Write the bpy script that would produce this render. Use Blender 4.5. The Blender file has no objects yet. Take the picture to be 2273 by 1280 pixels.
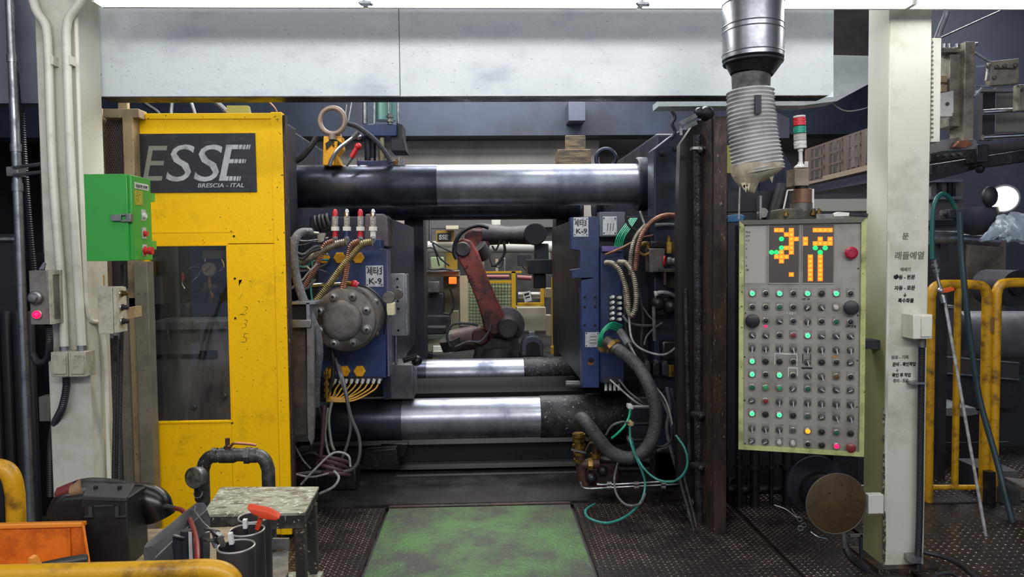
import bpy, bmesh, math, random
from mathutils import Vector as V, Matrix as MX
random.seed(7)
C = bpy.context.scene.collection
R = math.radians
PI = math.pi
# ------------------------------------------------------------------ camera
F = 1640.0
CAMZ = 1.6
CR = MX.Rotation(R(-2.2), 3, 'Z') @ MX.Rotation(R(90 - 2.6), 3, 'X') @ MX.Rotation(R(-0.6), 3, 'Z')
cd = bpy.data.cameras.new('camera')
cam = bpy.data.objects.new('camera', cd)
C.objects.link(cam)
cam.matrix_world = MX.Translation((0, 0, CAMZ)) @ CR.to_4x4()
cd.sensor_width = 36
cd.lens = F / 2273 * 36
cd.clip_start = 0.05
bpy.context.scene.camera = cam
# ------------------------------------------------------------------ world, lights, exposure
W = bpy.data.worlds.new('world')
bpy.context.scene.world = W
W.use_nodes = True
W.node_tree.nodes['Background'].inputs[0].default_value = (0.30, 0.34, 0.45, 1)
W.node_tree.nodes['Background'].inputs[1].default_value = 1.1
vs = bpy.context.scene.view_settings
vs.view_transform = 'Standard'
vs.look = 'None'
vs.exposure = 0.16
vs.gamma = 1
vs.use_curve_mapping = False

def area(name, loc, rot, size, power, col=(1, 1, 1)):
    d = bpy.data.lights.new(name, 'AREA')
    d.shape = 'RECTANGLE'
    d.size, d.size_y = size
    d.energy = power
    d.color = col
    o = bpy.data.objects.new(name, d)
    C.objects.link(o)
    o.location = loc
    o.rotation_euler = rot
    return o

LED_STRENGTH = 15.0
area('hall_fill_light', (0.6, -1.0, 3.5), (R(66), 0, 0), (5.5, 0.6), 120,  # unseen frontal fill added behind the camera, set low to shade the beam top
     (1, 0.98, 0.94))
area('hall_fill_light', (0.6, 1.6, 4.8), (R(8), 0, 0), (5.0, 0.8), 45, (1, 0.98, 0.94))  # this and the overhead areas below are unseen, added to fill the hall
area('hall_fill_light', (-3.2, 0.2, 4.2), (R(25), R(-20), 0), (1.2, 1.2), 10, (1, 0.97, 0.92))
area('hall_fill_light', (0.4, 9.2, 5.2), (0, 0, 0), (4.5, 1.2), 260, (1, 0.96, 0.88))
area('hall_fill_light', (5.2, 7.4, 5.0), (0, 0, 0), (2.5, 1.5), 190, (0.95, 0.97, 1))
area('hall_fill_light', (0.2, 6.4, 5.0), (0, 0, 0), (3.0, 1.0), 160, (0.88, 0.93, 1))

area('hall_fill_light', (0.2, 11.3, 5.4), (R(35), 0, 0), (5.0, 0.8), 170, (1, 0.97, 0.92))  # unseen fill added to brighten the far wall and background
area('machine_fill_light', (-1.55, 4.5, 3.3), (R(-8), 0, 0), (1.2, 0.25), 26, (1, 0.98, 0.94))  # unseen fill added to brighten the unit behind the guard window
area('machine_fill_light', (1.0, 4.75, 3.5), (R(-8), 0, 0), (1.2, 0.25), 16, (0.95, 0.97, 1))  # second added fill, out of view above the platen front

# ------------------------------------------------------------------ helpers
def at(px, py, Y):
    d = CR @ V(((px - 1136.5) / F, -(py - 640) / F, -1))
    t = Y / d.y
    return V((d.x * t, Y, CAMZ + d.z * t))

def fl(px, py, z=0.0):
    d = CR @ V(((px - 1136.5) / F, -(py - 640) / F, -1))
    t = (z - CAMZ) / d.z
    return V((d.x * t, d.y * t, z))

def mpp(Y):          # metres per pixel at depth Y
    return Y / F

def lin(h):
    h = h.lstrip('#')
    out = []
    for i in (0, 2, 4):
        c = int(h[i:i + 2], 16) / 255
        out.append(c / 12.92 if c <= 0.04045 else ((c + 0.055) / 1.055) ** 2.4)
    return (*out, 1)

MATS = {}
def mat(key, col, rough=0.5, metal=0.0, grime=None, bump=0.0, bscale=40, emit=0, rv=0.0, stretch=None, spec=None, speck=None):
    """grime = (colour, noise scale, low, high) ; speck = (colour, scale, threshold)"""
    if key in MATS:
        return MATS[key]
    m = bpy.data.materials.new(key)
    m.use_nodes = True
    nt = m.node_tree
    N, L = nt.nodes, nt.links
    b = N['Principled BSDF']
    b.inputs['Base Color'].default_value = lin(col)
    b.inputs['Roughness'].default_value = rough
    b.inputs['Metallic'].default_value = metal
    if spec is not None:
        b.inputs['Specular IOR Level'].default_value = spec
    if emit:
        b.inputs['Emission Color'].default_value = lin(col)
        b.inputs['Emission Strength'].default_value = emit
    src = None
    if grime or bump or rv or speck:
        tc = N.new('ShaderNodeTexCoord')
        src = tc.outputs['Object']
        if stretch:
            mp = N.new('ShaderNodeMapping')
            mp.inputs['Scale'].default_value = stretch
            L.new(src, mp.inputs[0])
            src = mp.outputs[0]
    cur = None
    if grime:
        n = N.new('ShaderNodeTexNoise')
        n.inputs['Scale'].default_value = grime[1]
        n.inputs['Detail'].default_value = 8
        n.inputs['Roughness'].default_value = 0.65
        L.new(src, n.inputs['Vector'])
        r = N.new('ShaderNodeMapRange')
        r.inputs[1].default_value = grime[2] - 0.03
        r.inputs[2].default_value = grime[2] + (grime[3] - grime[2]) * 0.62
        L.new(n.outputs[0], r.inputs[0])
        mx = N.new('ShaderNodeMix')
        mx.data_type = 'RGBA'
        mx.inputs[6].default_value = lin(col)
        mx.inputs[7].default_value = lin(grime[0])
        L.new(r.outputs[0], mx.inputs[0])
        cur = mx.outputs[2]
        L.new(cur, b.inputs['Base Color'])
        if rv:
            rr = N.new('ShaderNodeMapRange')
            rr.inputs[1].default_value = 0.3
            rr.inputs[2].default_value = 0.7
            rr.inputs[3].default_value = max(0.05, rough - rv)
            rr.inputs[4].default_value = min(1, rough + rv)
            L.new(n.outputs[0], rr.inputs[0])
            L.new(rr.outputs[0], b.inputs['Roughness'])
    if speck:
        n2 = N.new('ShaderNodeTexNoise')
        n2.inputs['Scale'].default_value = speck[1] * 1.5
        n2.inputs['Detail'].default_value = 3
        L.new(src, n2.inputs['Vector'])
        r2 = N.new('ShaderNodeMapRange')
        r2.inputs[1].default_value = speck[2] - 0.045
        r2.inputs[2].default_value = speck[2] - 0.01
        L.new(n2.outputs[0], r2.inputs[0])
        m2 = N.new('ShaderNodeMix')
        m2.data_type = 'RGBA'
        if cur:
            L.new(cur, m2.inputs[6])
        else:
            m2.inputs[6].default_value = lin(col)
        m2.inputs[7].default_value = lin(speck[0])
        L.new(r2.outputs[0], m2.inputs[0])
        L.new(m2.outputs[2], b.inputs['Base Color'])
    if bump:
        n3 = N.new('ShaderNodeTexNoise')
        n3.inputs['Scale'].default_value = bscale
        n3.inputs['Detail'].default_value = 5
        L.new(src, n3.inputs['Vector'])
        bp = N.new('ShaderNodeBump')
        bp.inputs['Strength'].default_value = bump
        bp.inputs['Distance'].default_value = 0.01
        L.new(n3.outputs[0], bp.inputs['Height'])
        L.new(bp.outputs[0], b.inputs['Normal'])
    MATS[key] = m
    return m

def glassy(key, tint, gloss, rough, body=None, bodyfac=0.0):
    m = bpy.data.materials.new(key)
    m.use_nodes = True
    nt = m.node_tree
    N, L = nt.nodes, nt.links
    N.remove(N['Principled BSDF'])
    out = N['Material Output']
    t = N.new('ShaderNodeBsdfTransparent')
    t.inputs[0].default_value = lin(tint)
    g = N.new('ShaderNodeBsdfGlossy')
    g.inputs['Roughness'].default_value = rough
    mx = N.new('ShaderNodeMixShader')
    mx.inputs[0].default_value = gloss
    L.new(t.outputs[0], mx.inputs[1])
    L.new(g.outputs[0], mx.inputs[2])
    last = mx.outputs[0]
    if body:
        d = N.new('ShaderNodeBsdfDiffuse')
        d.inputs[0].default_value = lin(body)
        m2 = N.new('ShaderNodeMixShader')
        tc = N.new('ShaderNodeTexCoord')
        n = N.new('ShaderNodeTexNoise')
        n.inputs['Scale'].default_value = 25
        n.inputs['Distortion'].default_value = 1.5
        L.new(tc.outputs['Object'], n.inputs['Vector'])
        r = N.new('ShaderNodeMapRange')
        r.inputs[3].default_value = bodyfac * 0.4
        r.inputs[4].default_value = min(1, bodyfac * 1.6)
        L.new(n.outputs[0], r.inputs[0])
        L.new(r.outputs[0], m2.inputs[0])
        L.new(last, m2.inputs[1])
        L.new(d.outputs[0], m2.inputs[2])
        last = m2.outputs[0]
    L.new(last, out.inputs[0])
    return m

def spline(pts, n=10):
    if len(pts) < 3:
        return [V(p) for p in pts]
    P = [V(p) for p in pts]
    P = [P[0] * 2 - P[1]] + P + [P[-1] * 2 - P[-2]]
    out = []
    for i in range(1, len(P) - 2):
        a, b, c, d = P[i - 1], P[i], P[i + 1], P[i + 2]
        for k in range(n):
            t = k / n
            out.append(0.5 * ((2 * b) + (c - a) * t + (2 * a - 5 * b + 4 * c - d) * t * t + (3 * b - a - 3 * c + d) * t ** 3))
    out.append(P[-2].copy())
    return out

def resample(pts, step):
    out = [pts[0].copy()]
    acc = 0
    for i in range(1, len(pts)):
        a, b = pts[i - 1], pts[i]
        L = (b - a).length
        if L < 1e-9:
            continue
        t = step - acc
        while t <= L:
            out.append(a.lerp(b, t / L))
            t += step
        acc = L - (t - step)
    out.append(pts[-1].copy())
    return out

def frame(ax):
    ax = V(ax).normalized()
    h = V((0, 0, 1)) if abs(ax.z) < 0.9 else V((1, 0, 0))
    u = ax.cross(h).normalized()
    return u, ax.cross(u).normalized(), ax

class MB:
    def __init__(s, M=None):
        s.v, s.f, s.M, s.k = [], [], M, []
    def add(s, vs_, fs):
        o = len(s.v)
        s.k.append((o, len(s.f)))
        for p in vs_:
            s.v.append(s.M @ V(p) if s.M else V(p))
        for f in fs:
            s.f.append([i + o for i in f])
        return s
    def box(s, a, b):
        x0, y0, z0 = (min(a[i], b[i]) for i in range(3))
        x1, y1, z1 = (max(a[i], b[i]) for i in range(3))
        return s.add([(x0, y0, z0), (x1, y0, z0), (x1, y1, z0), (x0, y1, z0), (x0, y0, z1), (x1, y0, z1), (x1, y1, z1), (x0, y1, z1)],
                     [(0, 3, 2, 1), (4, 5, 6, 7), (0, 1, 5, 4), (1, 2, 6, 5), (2, 3, 7, 6), (3, 0, 4, 7)])
    def pb(s, x0, y0, x1, y1, Y0, Y1):
        xm, ym = (x0 + x1) / 2, (y0 + y1) / 2
        return s.box((at(x0, ym, Y0).x, Y0, at(xm, y1, Y0).z), (at(x1, ym, Y0).x, Y1, at(xm, y0, Y0).z))
    def bar(s, p0, p1, w, h=None):
        h = h or w
        p0, p1 = V(p0), V(p1)
        u, v, a = frame(p1 - p0)
        vs_ = [p + u * (i * w / 2) + v * (j * h / 2) for p in (p0, p1) for i, j in ((-1, -1), (1, -1), (1, 1), (-1, 1))]
        return s.add(vs_, [(0, 3, 2, 1), (4, 5, 6, 7), (0, 1, 5, 4), (1, 2, 6, 5), (2, 3, 7, 6), (3, 0, 4, 7)])
    def lathe(s, o, ax, prof, n=20, cap=True):
        u, v, a = frame(ax)
        o = V(o)
        vs_, fs = [], []
        for t, r in prof:
            for k in range(n):
                th = 2 * PI * k / n
                vs_.append(o + a * t + (u * math.cos(th) + v * math.sin(th)) * r)
        for i in range(len(prof) - 1):
            for k in range(n):
                k2 = (k + 1) % n
                fs.append((i * n + k, i * n + k2, (i + 1) * n + k2, (i + 1) * n + k))
        if cap:
            fs.append(tuple(range(n - 1, -1, -1)))
            m = (len(prof) - 1) * n
            fs.append(tuple(range(m, m + n)))
        return s.add(vs_, fs)
    def cyl(s, p0, p1, r0, r1=None, n=16):
        p0, p1 = V(p0), V(p1)
        return s.lathe(p0, p1 - p0, [(0, r0), ((p1 - p0).length, r0 if r1 is None else r1)], n)
    def pc(s, px, py, Y0, Y1, rpx, n=24):
        c = at(px, py, Y0)
        return s.cyl(c, (c.x, Y1, c.z), rpx * mpp(Y0), None, n)
    def tube(s, pts, r, n=8):
        pts = [V(p) for p in pts]
        m = len(pts)
        t0 = (pts[1] - pts[0]).normalized()
        u, v, _ = frame(t0)
        vs_, fs = [], []
        for i, p in enumerate(pts):
            t = (pts[min(i + 1, m - 1)] - pts[max(i - 1, 0)])
            t = t.normalized() if t.length > 1e-9 else t0
            u = (u - t * u.dot(t))
            u = u.normalized() if u.length > 1e-6 else frame(t)[0]
            v = t.cross(u)
            rr = r(i / (m - 1), i) if callable(r) else r
            for k in range(n):
                th = 2 * PI * k / n
                vs_.append(p + (u * math.cos(th) + v * math.sin(th)) * rr)
        for i in range(m - 1):
            for k in range(n):
                k2 = (k + 1) % n
                fs.append((i * n + k, i * n + k2, (i + 1) * n + k2, (i + 1) * n + k))
        fs.append(tuple(range(n - 1, -1, -1)))
        q = (m - 1) * n
        fs.append(tuple(range(q, q + n)))
        return s.add(vs_, fs)
    def pt(s, pts, rpx, Y=None, n=8, seg=8):
        P = [at(p[0], p[1], p[2] if len(p) > 2 else Y) for p in pts]
        rr = rpx * mpp(P[0].y)
        return s.tube(spline(P, seg), rr, n)
    def corr(s, pts, rpx, Y=None, pitch=4.0, n=10, depth=0.2):     # corrugated hose
        P = [at(p[0], p[1], p[2] if len(p) > 2 else Y) for p in pts]
        mp_ = mpp(P[0].y)
        r = rpx * mp_
        Q = resample(spline(P, 14), pitch * mp_ / 2)
        return s.tube(Q, lambda t, i: r * (1 - depth) if i % 2 else r, n)
    def prism(s, poly, ext):
        n = len(poly)
        ext = V(ext)
        vs_ = [V(p) for p in poly] + [V(p) + ext for p in poly]
        fs = [tuple(range(n)), tuple(range(2 * n - 1, n - 1, -1))]
        for i in range(n):
            j = (i + 1) % n
            fs.append((i, i + n, j + n, j))
        return s.add(vs_, fs)
    def pp(s, poly, Y, d):
        return s.prism([at(x, y, Y) for x, y in poly], (0, d, 0))
    def ball(s, c, r, n=12, sc=(1, 1, 1)):
        c = V(c)
        vs_, fs = [], []
        for i in range(n // 2 + 1):
            ph = PI * i / (n // 2)
            for k in range(n):
                th = 2 * PI * k / n
                vs_.append(c + V((math.sin(ph) * math.cos(th) * sc[0], math.sin(ph) * math.sin(th) * sc[1], math.cos(ph) * sc[2])) * r)
        for i in range(n // 2):
            for k in range(n):
                k2 = (k + 1) % n
                fs.append((i * n + k, (i + 1) * n + k, (i + 1) * n + k2, i * n + k2))
        return s.add(vs_, fs)
    def torus(s, c, ax, R_, r, n=28, m=10, a0=0, a1=2 * PI):
        u, v, a = frame(ax)
        c = V(c)
        full = abs(a1 - a0 - 2 * PI) < 1e-6
        vs_, fs = [], []
        for i in range(n):
            th = a0 + (a1 - a0) * i / (n if full else n - 1)
            d = u * math.cos(th) + v * math.sin(th)
            for k in range(m):
                ph = 2 * PI * k / m
                vs_.append(c + d * (R_ + r * math.cos(ph)) + a * (r * math.sin(ph)))
        for i in range(n if full else n - 1):
            i2 = (i + 1) % n
            for k in range(m):
                k2 = (k + 1) % m
                fs.append((i * m + k, i * m + k2, i2 * m + k2, i2 * m + k))
        return s.add(vs_, fs)

ORG = {}
def mesh_of(name, mb, m, org, smooth=True, bev=0):
    me = bpy.data.meshes.new(name)
    me.from_pydata([p - org for p in mb.v], [], mb.f)
    bm = bmesh.new()
    bm.from_mesh(me)
    bmesh.ops.remove_doubles(bm, verts=bm.verts, dist=1e-6)
    bmesh.ops.recalc_face_normals(bm, faces=bm.faces)
    if bev:
        es = [e for e in bm.edges if len(e.link_faces) == 2 and e.calc_face_angle(0) > 0.6]
        try:
            bmesh.ops.bevel(bm, geom=es, offset=bev, segments=2, profile=0.5, affect='EDGES', clamp_overlap=True)
        except Exception:
            pass
    bm.to_mesh(me)
    bm.free()
    if smooth:
        me.polygons.foreach_set('use_smooth', [True] * len(me.polygons))
        me.set_sharp_from_angle(angle=R(20 if bev else 38))
    me.materials.append(m)
    return me

def thing(name, label, cat, loc, group=None, kind=None):
    o = bpy.data.objects.new(name, None)
    C.objects.link(o)
    o.location = loc
    o.empty_display_size = 0.05
    o['label'] = label
    o['category'] = cat
    if group:
        o['group'] = group
    if kind:
        o['kind'] = kind
    ORG[o.name] = V(loc)
    return o

JOINED = {'lettering', 'notice_text', 'mesh', 'plate_studs'}
def clusters(mb):          # shapes in one builder that do not touch become pieces of their own
    n = len(mb.k)
    if n < 2:
        return [mb]
    ends = mb.k[1:] + [(len(mb.v), len(mb.f))]
    bb = []
    for (a, _), (b, _) in zip(mb.k, ends):
        q = mb.v[a:b]
        bb.append([(min(p[i] for p in q) - .001, max(p[i] for p in q) + .001) for i in range(3)])
    g = list(range(n))
    for i in range(n):
        for j in range(i):
            if all(bb[i][d][0] <= bb[j][d][1] and bb[j][d][0] <= bb[i][d][1] for d in range(3)):
                gi, gj = g[i], g[j]
                g = [gj if x == gi else x for x in g]
    out = []
    for gi in dict.fromkeys(g):
        m = MB()
        for i in range(n):
            if g[i] == gi:
                (a, fa), (b, fb) = mb.k[i], ends[i]
                m.add(mb.v[a:b], [[x - a for x in f] for f in mb.f[fa:fb]])
        out.append(m)
    return out

def part(name, mb, m, parent, bev=0, label=None, kind=None, smooth=True):
    org = ORG[parent.name]
    if name not in JOINED and not kind:
        cl = clusters(mb)
        for extra in cl[1:]:
            o = bpy.data.objects.new(name, mesh_of(name, extra, m, org, smooth, bev))
            C.objects.link(o)
            o.parent = parent
            ORG[o.name] = org
        mb = cl[0]
    o = bpy.data.objects.new(name, mesh_of(name, mb, m, org, smooth, bev))
    C.objects.link(o)
    o.parent = parent
    ORG[o.name] = org
    if label:
        o['label'] = label
    if kind:
        o['kind'] = kind
    return o

def solo(name, mb, m, label, cat, group=None, kind=None, bev=0, smooth=True):
    xs = [p.x for p in mb.v]; ys = [p.y for p in mb.v]; zs = [p.z for p in mb.v]
    org = V(((min(xs) + max(xs)) / 2, (min(ys) + max(ys)) / 2, min(zs)))
    o = bpy.data.objects.new(name, mesh_of(name, mb, m, org, smooth, bev))
    C.objects.link(o)
    o.location = org
    ORG[o.name] = org
    o['label'] = label
    o['category'] = cat
    if group:
        o['group'] = group
    if kind:
        o['kind'] = kind
    return o

FACE = MX(((1, 0, 0, 0), (0, 0, -1, 0), (0, 1, 0, 0), (0, 0, 0, 1)))      # text plane facing the camera (-Y)
def text_mb(s, size, M4, shear=0, bold=0, ext=0.0006, align='LEFT', sp=1.0, sx=1.0):
    cu = bpy.data.curves.new('lettering', 'FONT')
    cu.body = s
    cu.size = size
    cu.shear = shear
    cu.offset = bold
    cu.extrude = ext
    cu.align_x = align
    cu.space_character = sp
    cu.resolution_u = 3
    o = bpy.data.objects.new('lettering', cu)
    C.objects.link(o)
    dg = bpy.context.evaluated_depsgraph_get()
    me = bpy.data.meshes.new_from_object(o.evaluated_get(dg))
    mb = MB()
    S = MX.Diagonal((sx, 1, 1, 1))
    mb.v = [M4 @ (S @ v.co) for v in me.vertices]
    mb.f = [list(p.vertices) for p in me.polygons]
    bpy.data.objects.remove(o)
    bpy.data.curves.remove(cu)
    bpy.data.meshes.remove(me)
    return mb

def ptext(s, px, py, Y, hpx, shear=0, bold=0, align='LEFT', sx=1.0, rot=0):
    """text whose baseline starts at the pixel, on a plane facing -Y at depth Y"""
    p = at(px, py, Y)
    return text_mb(s, hpx * mpp(Y) / 0.72, MX.Translation(p) @ MX.Rotation(rot, 4, 'Y') @ FACE, shear, bold, 0.0006, align, 1.0, sx)
# ------------------------------------------------------------------ materials
cream = mat('cream paint', '#cfcebf', 0.45, 0, ('#8f8c72', 3.0, 0.52, 0.95), 0.08, 90, speck=('#5a564a', 60, 0.745))
creamw = mat('cream conduit paint', '#dcdacb', 0.4, 0, ('#a8a48f', 6, 0.55, 0.9))
beamp = mat('pale grey beam paint', '#c9d0d2', 0.32, 0, ('#9aa0b2', 2.6, 0.56, 1.0), 0.10, 60, stretch=(1, 1, 2.0), speck=('#7d8298', 50, 0.735), rv=0.14)
yellow = mat('yellow guard paint', '#ffc600', 0.5, 0, ('#a87f06', 4, 0.58, 1.05), 0.22, 45, speck=('#5a4210', 42, 0.72), spec=0.25)
yellowp = mat('yellow handrail paint', '#c99512', 0.38, 0, ('#6b4a1c', 12, 0.52, 0.78), 0.15, 60)
cleany = mat('yellow cap paint', '#e6a618', 0.4, 0, ('#a8720a', 18, 0.5, 0.9))
green = mat('green enamel', '#379d3d', 0.33, 0, ('#2f8a3a', 5, 0.55, 0.95))
navy = mat('dark blue mould paint', '#24386a', 0.42, 0, ('#161c34', 6, 0.46, 0.85), 0.06, 50)
girderp = mat('navy girder paint', '#38445a', 0.6, 0, ('#282f40', 1, 0.4, 0.8))
signblack = mat('black sign plate', '#1d2027', 0.35, 0, ('#3a3e48', 9, 0.55, 0.9), stretch=(1, 1, 3))
silverp = mat('silver lettering', '#b9bcbc', 0.4, 0.2, ('#7c7f82', 14, 0.5, 0.85))
white = mat('white plastic', '#d9d9d2', 0.45, 0, ('#a8a69c', 20, 0.55, 0.9))
platew = mat('engraved silver plate', '#c3c6c8', 0.4, 0.35, ('#8b8f93', 25, 0.5, 0.85))
inkb = mat('black ink', '#121212', 0.6)
inkp = mat('faded marker ink', '#6d6a5e', 0.7)
steel = mat('worn steel', '#8d8c8a', 0.42, 0.75, ('#4c4844', 9, 0.45, 0.8), 0.08, 50, rv=0.12)
galv = mat('galvanised steel', '#a6a9ac', 0.36, 0.8, ('#70757a', 14, 0.45, 0.8), rv=0.12)
chrome = mat('polished chrome', '#d8dadd', 0.16, 1.0, ('#a9abb0', 5, 0.5, 0.8), rv=0.08)
flange = mat('dull brown steel', '#75706c', 0.5, 0.55, ('#453c36', 7, 0.42, 0.8), 0.06, 40)
oily = mat('oily black metal', '#2b2a2d', 0.36, 0.3, ('#15141a', 6, 0.4, 0.75), 0.22, 35, rv=0.18, speck=('#8c8888', 75, 0.735))
oilyb = mat('oily blue-black metal', '#33384a', 0.4, 0.3, ('#1b1e2a', 4, 0.4, 0.75), 0.12, 35, rv=0.15)
darkm = mat('dark machine paint', '#22242c', 0.5, 0.1, ('#33323a', 5, 0.5, 0.85), 0.08, 30)
rusty = mat('rusty oily steel', '#4b3730', 0.5, 0.3, ('#231c1d', 9, 0.42, 0.72), 0.4, 45, stretch=(1, 1, 0.35), speck=('#7d6a5e', 60, 0.70), rv=0.18)
rusto = mat('brown rust plate', '#4f3b20', 0.62, 0.2, ('#3b2a16', 9, 0.45, 0.8), 0.25, 30, speck=('#1c1610', 35, 0.70))
grit = mat('gritty steel bar', '#3c3b40', 0.55, 0.4, ('#1d1c20', 14, 0.42, 0.7), 0.5, 60, speck=('#8f8f96', 80, 0.70))
rubber = mat('black rubber', '#1c1c1f', 0.5, 0, ('#34343a', 20, 0.5, 0.9), 0.1, 80)
rubberg = mat('dusty grey rubber', '#5c5d60', 0.6, 0, ('#3c3c40', 16, 0.45, 0.8), 0.25, 90, speck=('#9a9a9c', 80, 0.69))
corrb = mat('black corrugated plastic', '#24262c', 0.45)
braid = mat('braided steel hose', '#9c9484', 0.42, 0.65, ('#5e564b', 22, 0.45, 0.8))
braidc = mat('coppery braided hose', '#9a6a55', 0.42, 0.6, ('#5b463d', 20, 0.45, 0.8))
brass = mat('tarnished brass', '#9c7b3a', 0.4, 0.75, ('#4c3a22', 18, 0.45, 0.8))
copper = mat('copper handle', '#9a6249', 0.4, 0.6, ('#5a3a2e', 15, 0.45, 0.8))
redpl = mat('red plastic', '#c3222b', 0.35, 0, ('#8f1a20', 20, 0.5, 0.9))
orangep = mat('orange bin plastic', '#d9731a', 0.4, 0, ('#a04510', 16, 0.45, 0.85))
blackpl = mat('black plastic', '#1b1c1f', 0.42, 0, ('#2c2e31', 9, 0.5, 0.9))
beigeb = mat('beige box paint', '#b9b4a0', 0.45, 0, ('#6e6957', 14, 0.5, 0.9), speck=('#3a352c', 60, 0.72))
beigef = mat('weathered beige frame', '#a58f6c', 0.55, 0, ('#6a5a48', 7, 0.48, 0.85), 0.12, 50, speck=('#3b3028', 55, 0.70))
greybeige = mat('dirty beige panel', '#88806f', 0.55, 0, ('#5d564b', 3, 0.45, 0.85), 0.1, 40, speck=('#3b342c', 60, 0.72))
greyp = mat('control panel grey', '#98948b', 0.5, 0.1, ('#736d62', 5, 0.48, 0.9))
tagp = mat('button label grey', '#8a857b', 0.5, 0.1, ('#6a645a', 20, 0.45, 0.85))
limef = mat('yellow-green panel frame', '#b7bb78', 0.5, 0, ('#757248', 9, 0.48, 0.85), 0.1, 40, speck=('#433c26', 50, 0.70))
robotr = mat('faded red robot paint', '#8f443b', 0.5, 0, ('#402526', 4, 0.44, 0.72), 0.1, 30)
robotd = mat('sooty robot grey', '#4a4648', 0.55, 0.1, ('#2c2a2e', 7, 0.45, 0.8), 0.2, 40)
concrete = mat('dark concrete', '#3b3736', 0.6, 0, ('#24201f', 3, 0.42, 0.75), 0.2, 30)
platef = mat('oily checker plate', '#40332e', 0.3, 0.25, ('#1c1716', 5, 0.4, 0.75), 0.15, 60, rv=0.2, speck=('#8d807a', 55, 0.715))
stud = mat('worn plate studs', '#857b75', 0.28, 0.5, ('#2c2624', 5, 0.42, 0.66))
grassg = mat('worn green deck paint', '#406b2c', 0.6, 0, ('#3f4338', 3.0, 0.42, 0.68), 0.6, 55, speck=('#7f8a6c', 60, 0.70), rv=0.2)
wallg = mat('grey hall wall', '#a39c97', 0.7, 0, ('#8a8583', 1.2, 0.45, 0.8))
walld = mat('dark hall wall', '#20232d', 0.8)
silverd = mat('silver duct', '#9a9ca2', 0.33, 0.8, ('#70737c', 6, 0.45, 0.8), rv=0.1)
bellowsm = mat('grey fabric bellows', '#bcbcba', 0.5, 0.1, ('#8a8a8a', 7, 0.45, 0.85))
ragm = mat('yellowed cloth', '#bdb49c', 0.85, 0, ('#8d8066', 14, 0.45, 0.85), 0.3, 40)
greent = mat('green tube', '#1fa878', 0.35, 0, ('#127a58', 15, 0.5, 0.9))
tealt = mat('teal tube', '#2f7d74', 0.4, 0, ('#1d5550', 15, 0.5, 0.9))
yelt = mat('yellow tube', '#d19a22', 0.4, 0, ('#8a6718', 15, 0.5, 0.9))
whitew = mat('pale wire', '#a9a8a6', 0.5, 0, ('#6b6a68', 20, 0.45, 0.8))
purple = mat('purple hose', '#4c343c', 0.5)
wood = mat('pale bench top', '#b3a083', 0.65, 0, ('#8a775c', 6, 0.45, 0.8), stretch=(1, 6, 1))
paint_t = mat('paint-splashed steel', '#9a9a86', 0.5, 0.15, ('#5c5140', 16, 0.46, 0.72), 0.1, 30, stretch=(1, 2.2, 1), speck=('#c6cabc', 34, 0.64))
darkleg = mat('dark stand legs', '#33302d', 0.5, 0.2, ('#6b6252', 9, 0.55, 0.8), speck=('#a59c86', 45, 0.69))
glowo = mat('orange light', '#ff7a10', 0.5, emit=1.1)
glowa = mat('amber light', '#ff9a1c', 0.5, emit=1.25)
glowg = mat('green light', '#19ff6c', 0.5, emit=0.95)
glowg2 = mat('pale green light', '#64f0b0', 0.3, emit=0.75)
glowp = mat('pink red light', '#ff1450', 0.5, emit=1.6)
ledw = mat('led diffuser', '#ffffff', 0.5, emit=LED_STRENGTH)
lampw = mat('lamp glow', '#fff6e6', 0.5, emit=9.0)
orl = mat('orange signal lamp', '#ff6a1e', 0.5, emit=0.9)
dgreen = mat('unlit green lens', '#1f5a44', 0.25)
dred = mat('unlit red lens', '#7a2a2a', 0.35)
dblack = mat('unlit black cap', '#1d1716', 0.4)
knobm = mat('grey selector knob', '#4a4647', 0.4, 0.2, ('#6d686a', 30, 0.5, 0.8))
bezel = mat('chrome bezel', '#b4b0aa', 0.3, 0.8)
lever = mat('silver lever', '#bdb9b4', 0.35, 0.5)
dispb = mat('display window', '#4c4640', 0.35)
teal = mat('teal cylinder', '#6f9f98', 0.3, 0.2)
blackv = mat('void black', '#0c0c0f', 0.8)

# ------------------------------------------------------------------ setting
st = lambda n, mb, m, label, cat='structure', bev=0: solo(n, mb, m, label, cat, kind='structure', bev=bev)
floor = st('floor', MB().box((-9, -3, -0.3), (10, 17, -0.03)), concrete, 'dark oily concrete hall floor under the machine and plates', 'floor')
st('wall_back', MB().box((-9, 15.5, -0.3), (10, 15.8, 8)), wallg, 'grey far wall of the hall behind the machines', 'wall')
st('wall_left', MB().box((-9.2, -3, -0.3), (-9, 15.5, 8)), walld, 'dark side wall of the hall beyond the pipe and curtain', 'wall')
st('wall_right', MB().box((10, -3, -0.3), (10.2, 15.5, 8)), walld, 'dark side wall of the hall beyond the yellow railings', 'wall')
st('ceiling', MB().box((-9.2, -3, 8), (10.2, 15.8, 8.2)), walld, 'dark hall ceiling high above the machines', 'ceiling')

def studs(x0, y0, x1, y1, pitch=0.034, z=0.0):
    mb = MB()
    i = 0
    y = y0 + pitch / 2
    while y < y1 - pitch / 2:
        x = x0 + pitch / 2 + (pitch / 2 if i % 2 else 0)
        while x < x1 - pitch / 2:
            a = PI / 4 if (i % 2) else -PI / 4
            cx, sx = math.cos(a) * 0.010, math.sin(a) * 0.010
            mb.add([(x - cx, y - sx, z), (x + sx * .4, y - cx * .4, z), (x + cx, y + sx, z), (x - sx * .4, y + cx * .4, z), (x, y, z + 0.003)],
                   [(0, 1, 4), (1, 2, 4), (2, 3, 4), (3, 0, 4)])
            x += pitch
        y += pitch * 0.5
        i += 1
    return mb

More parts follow.
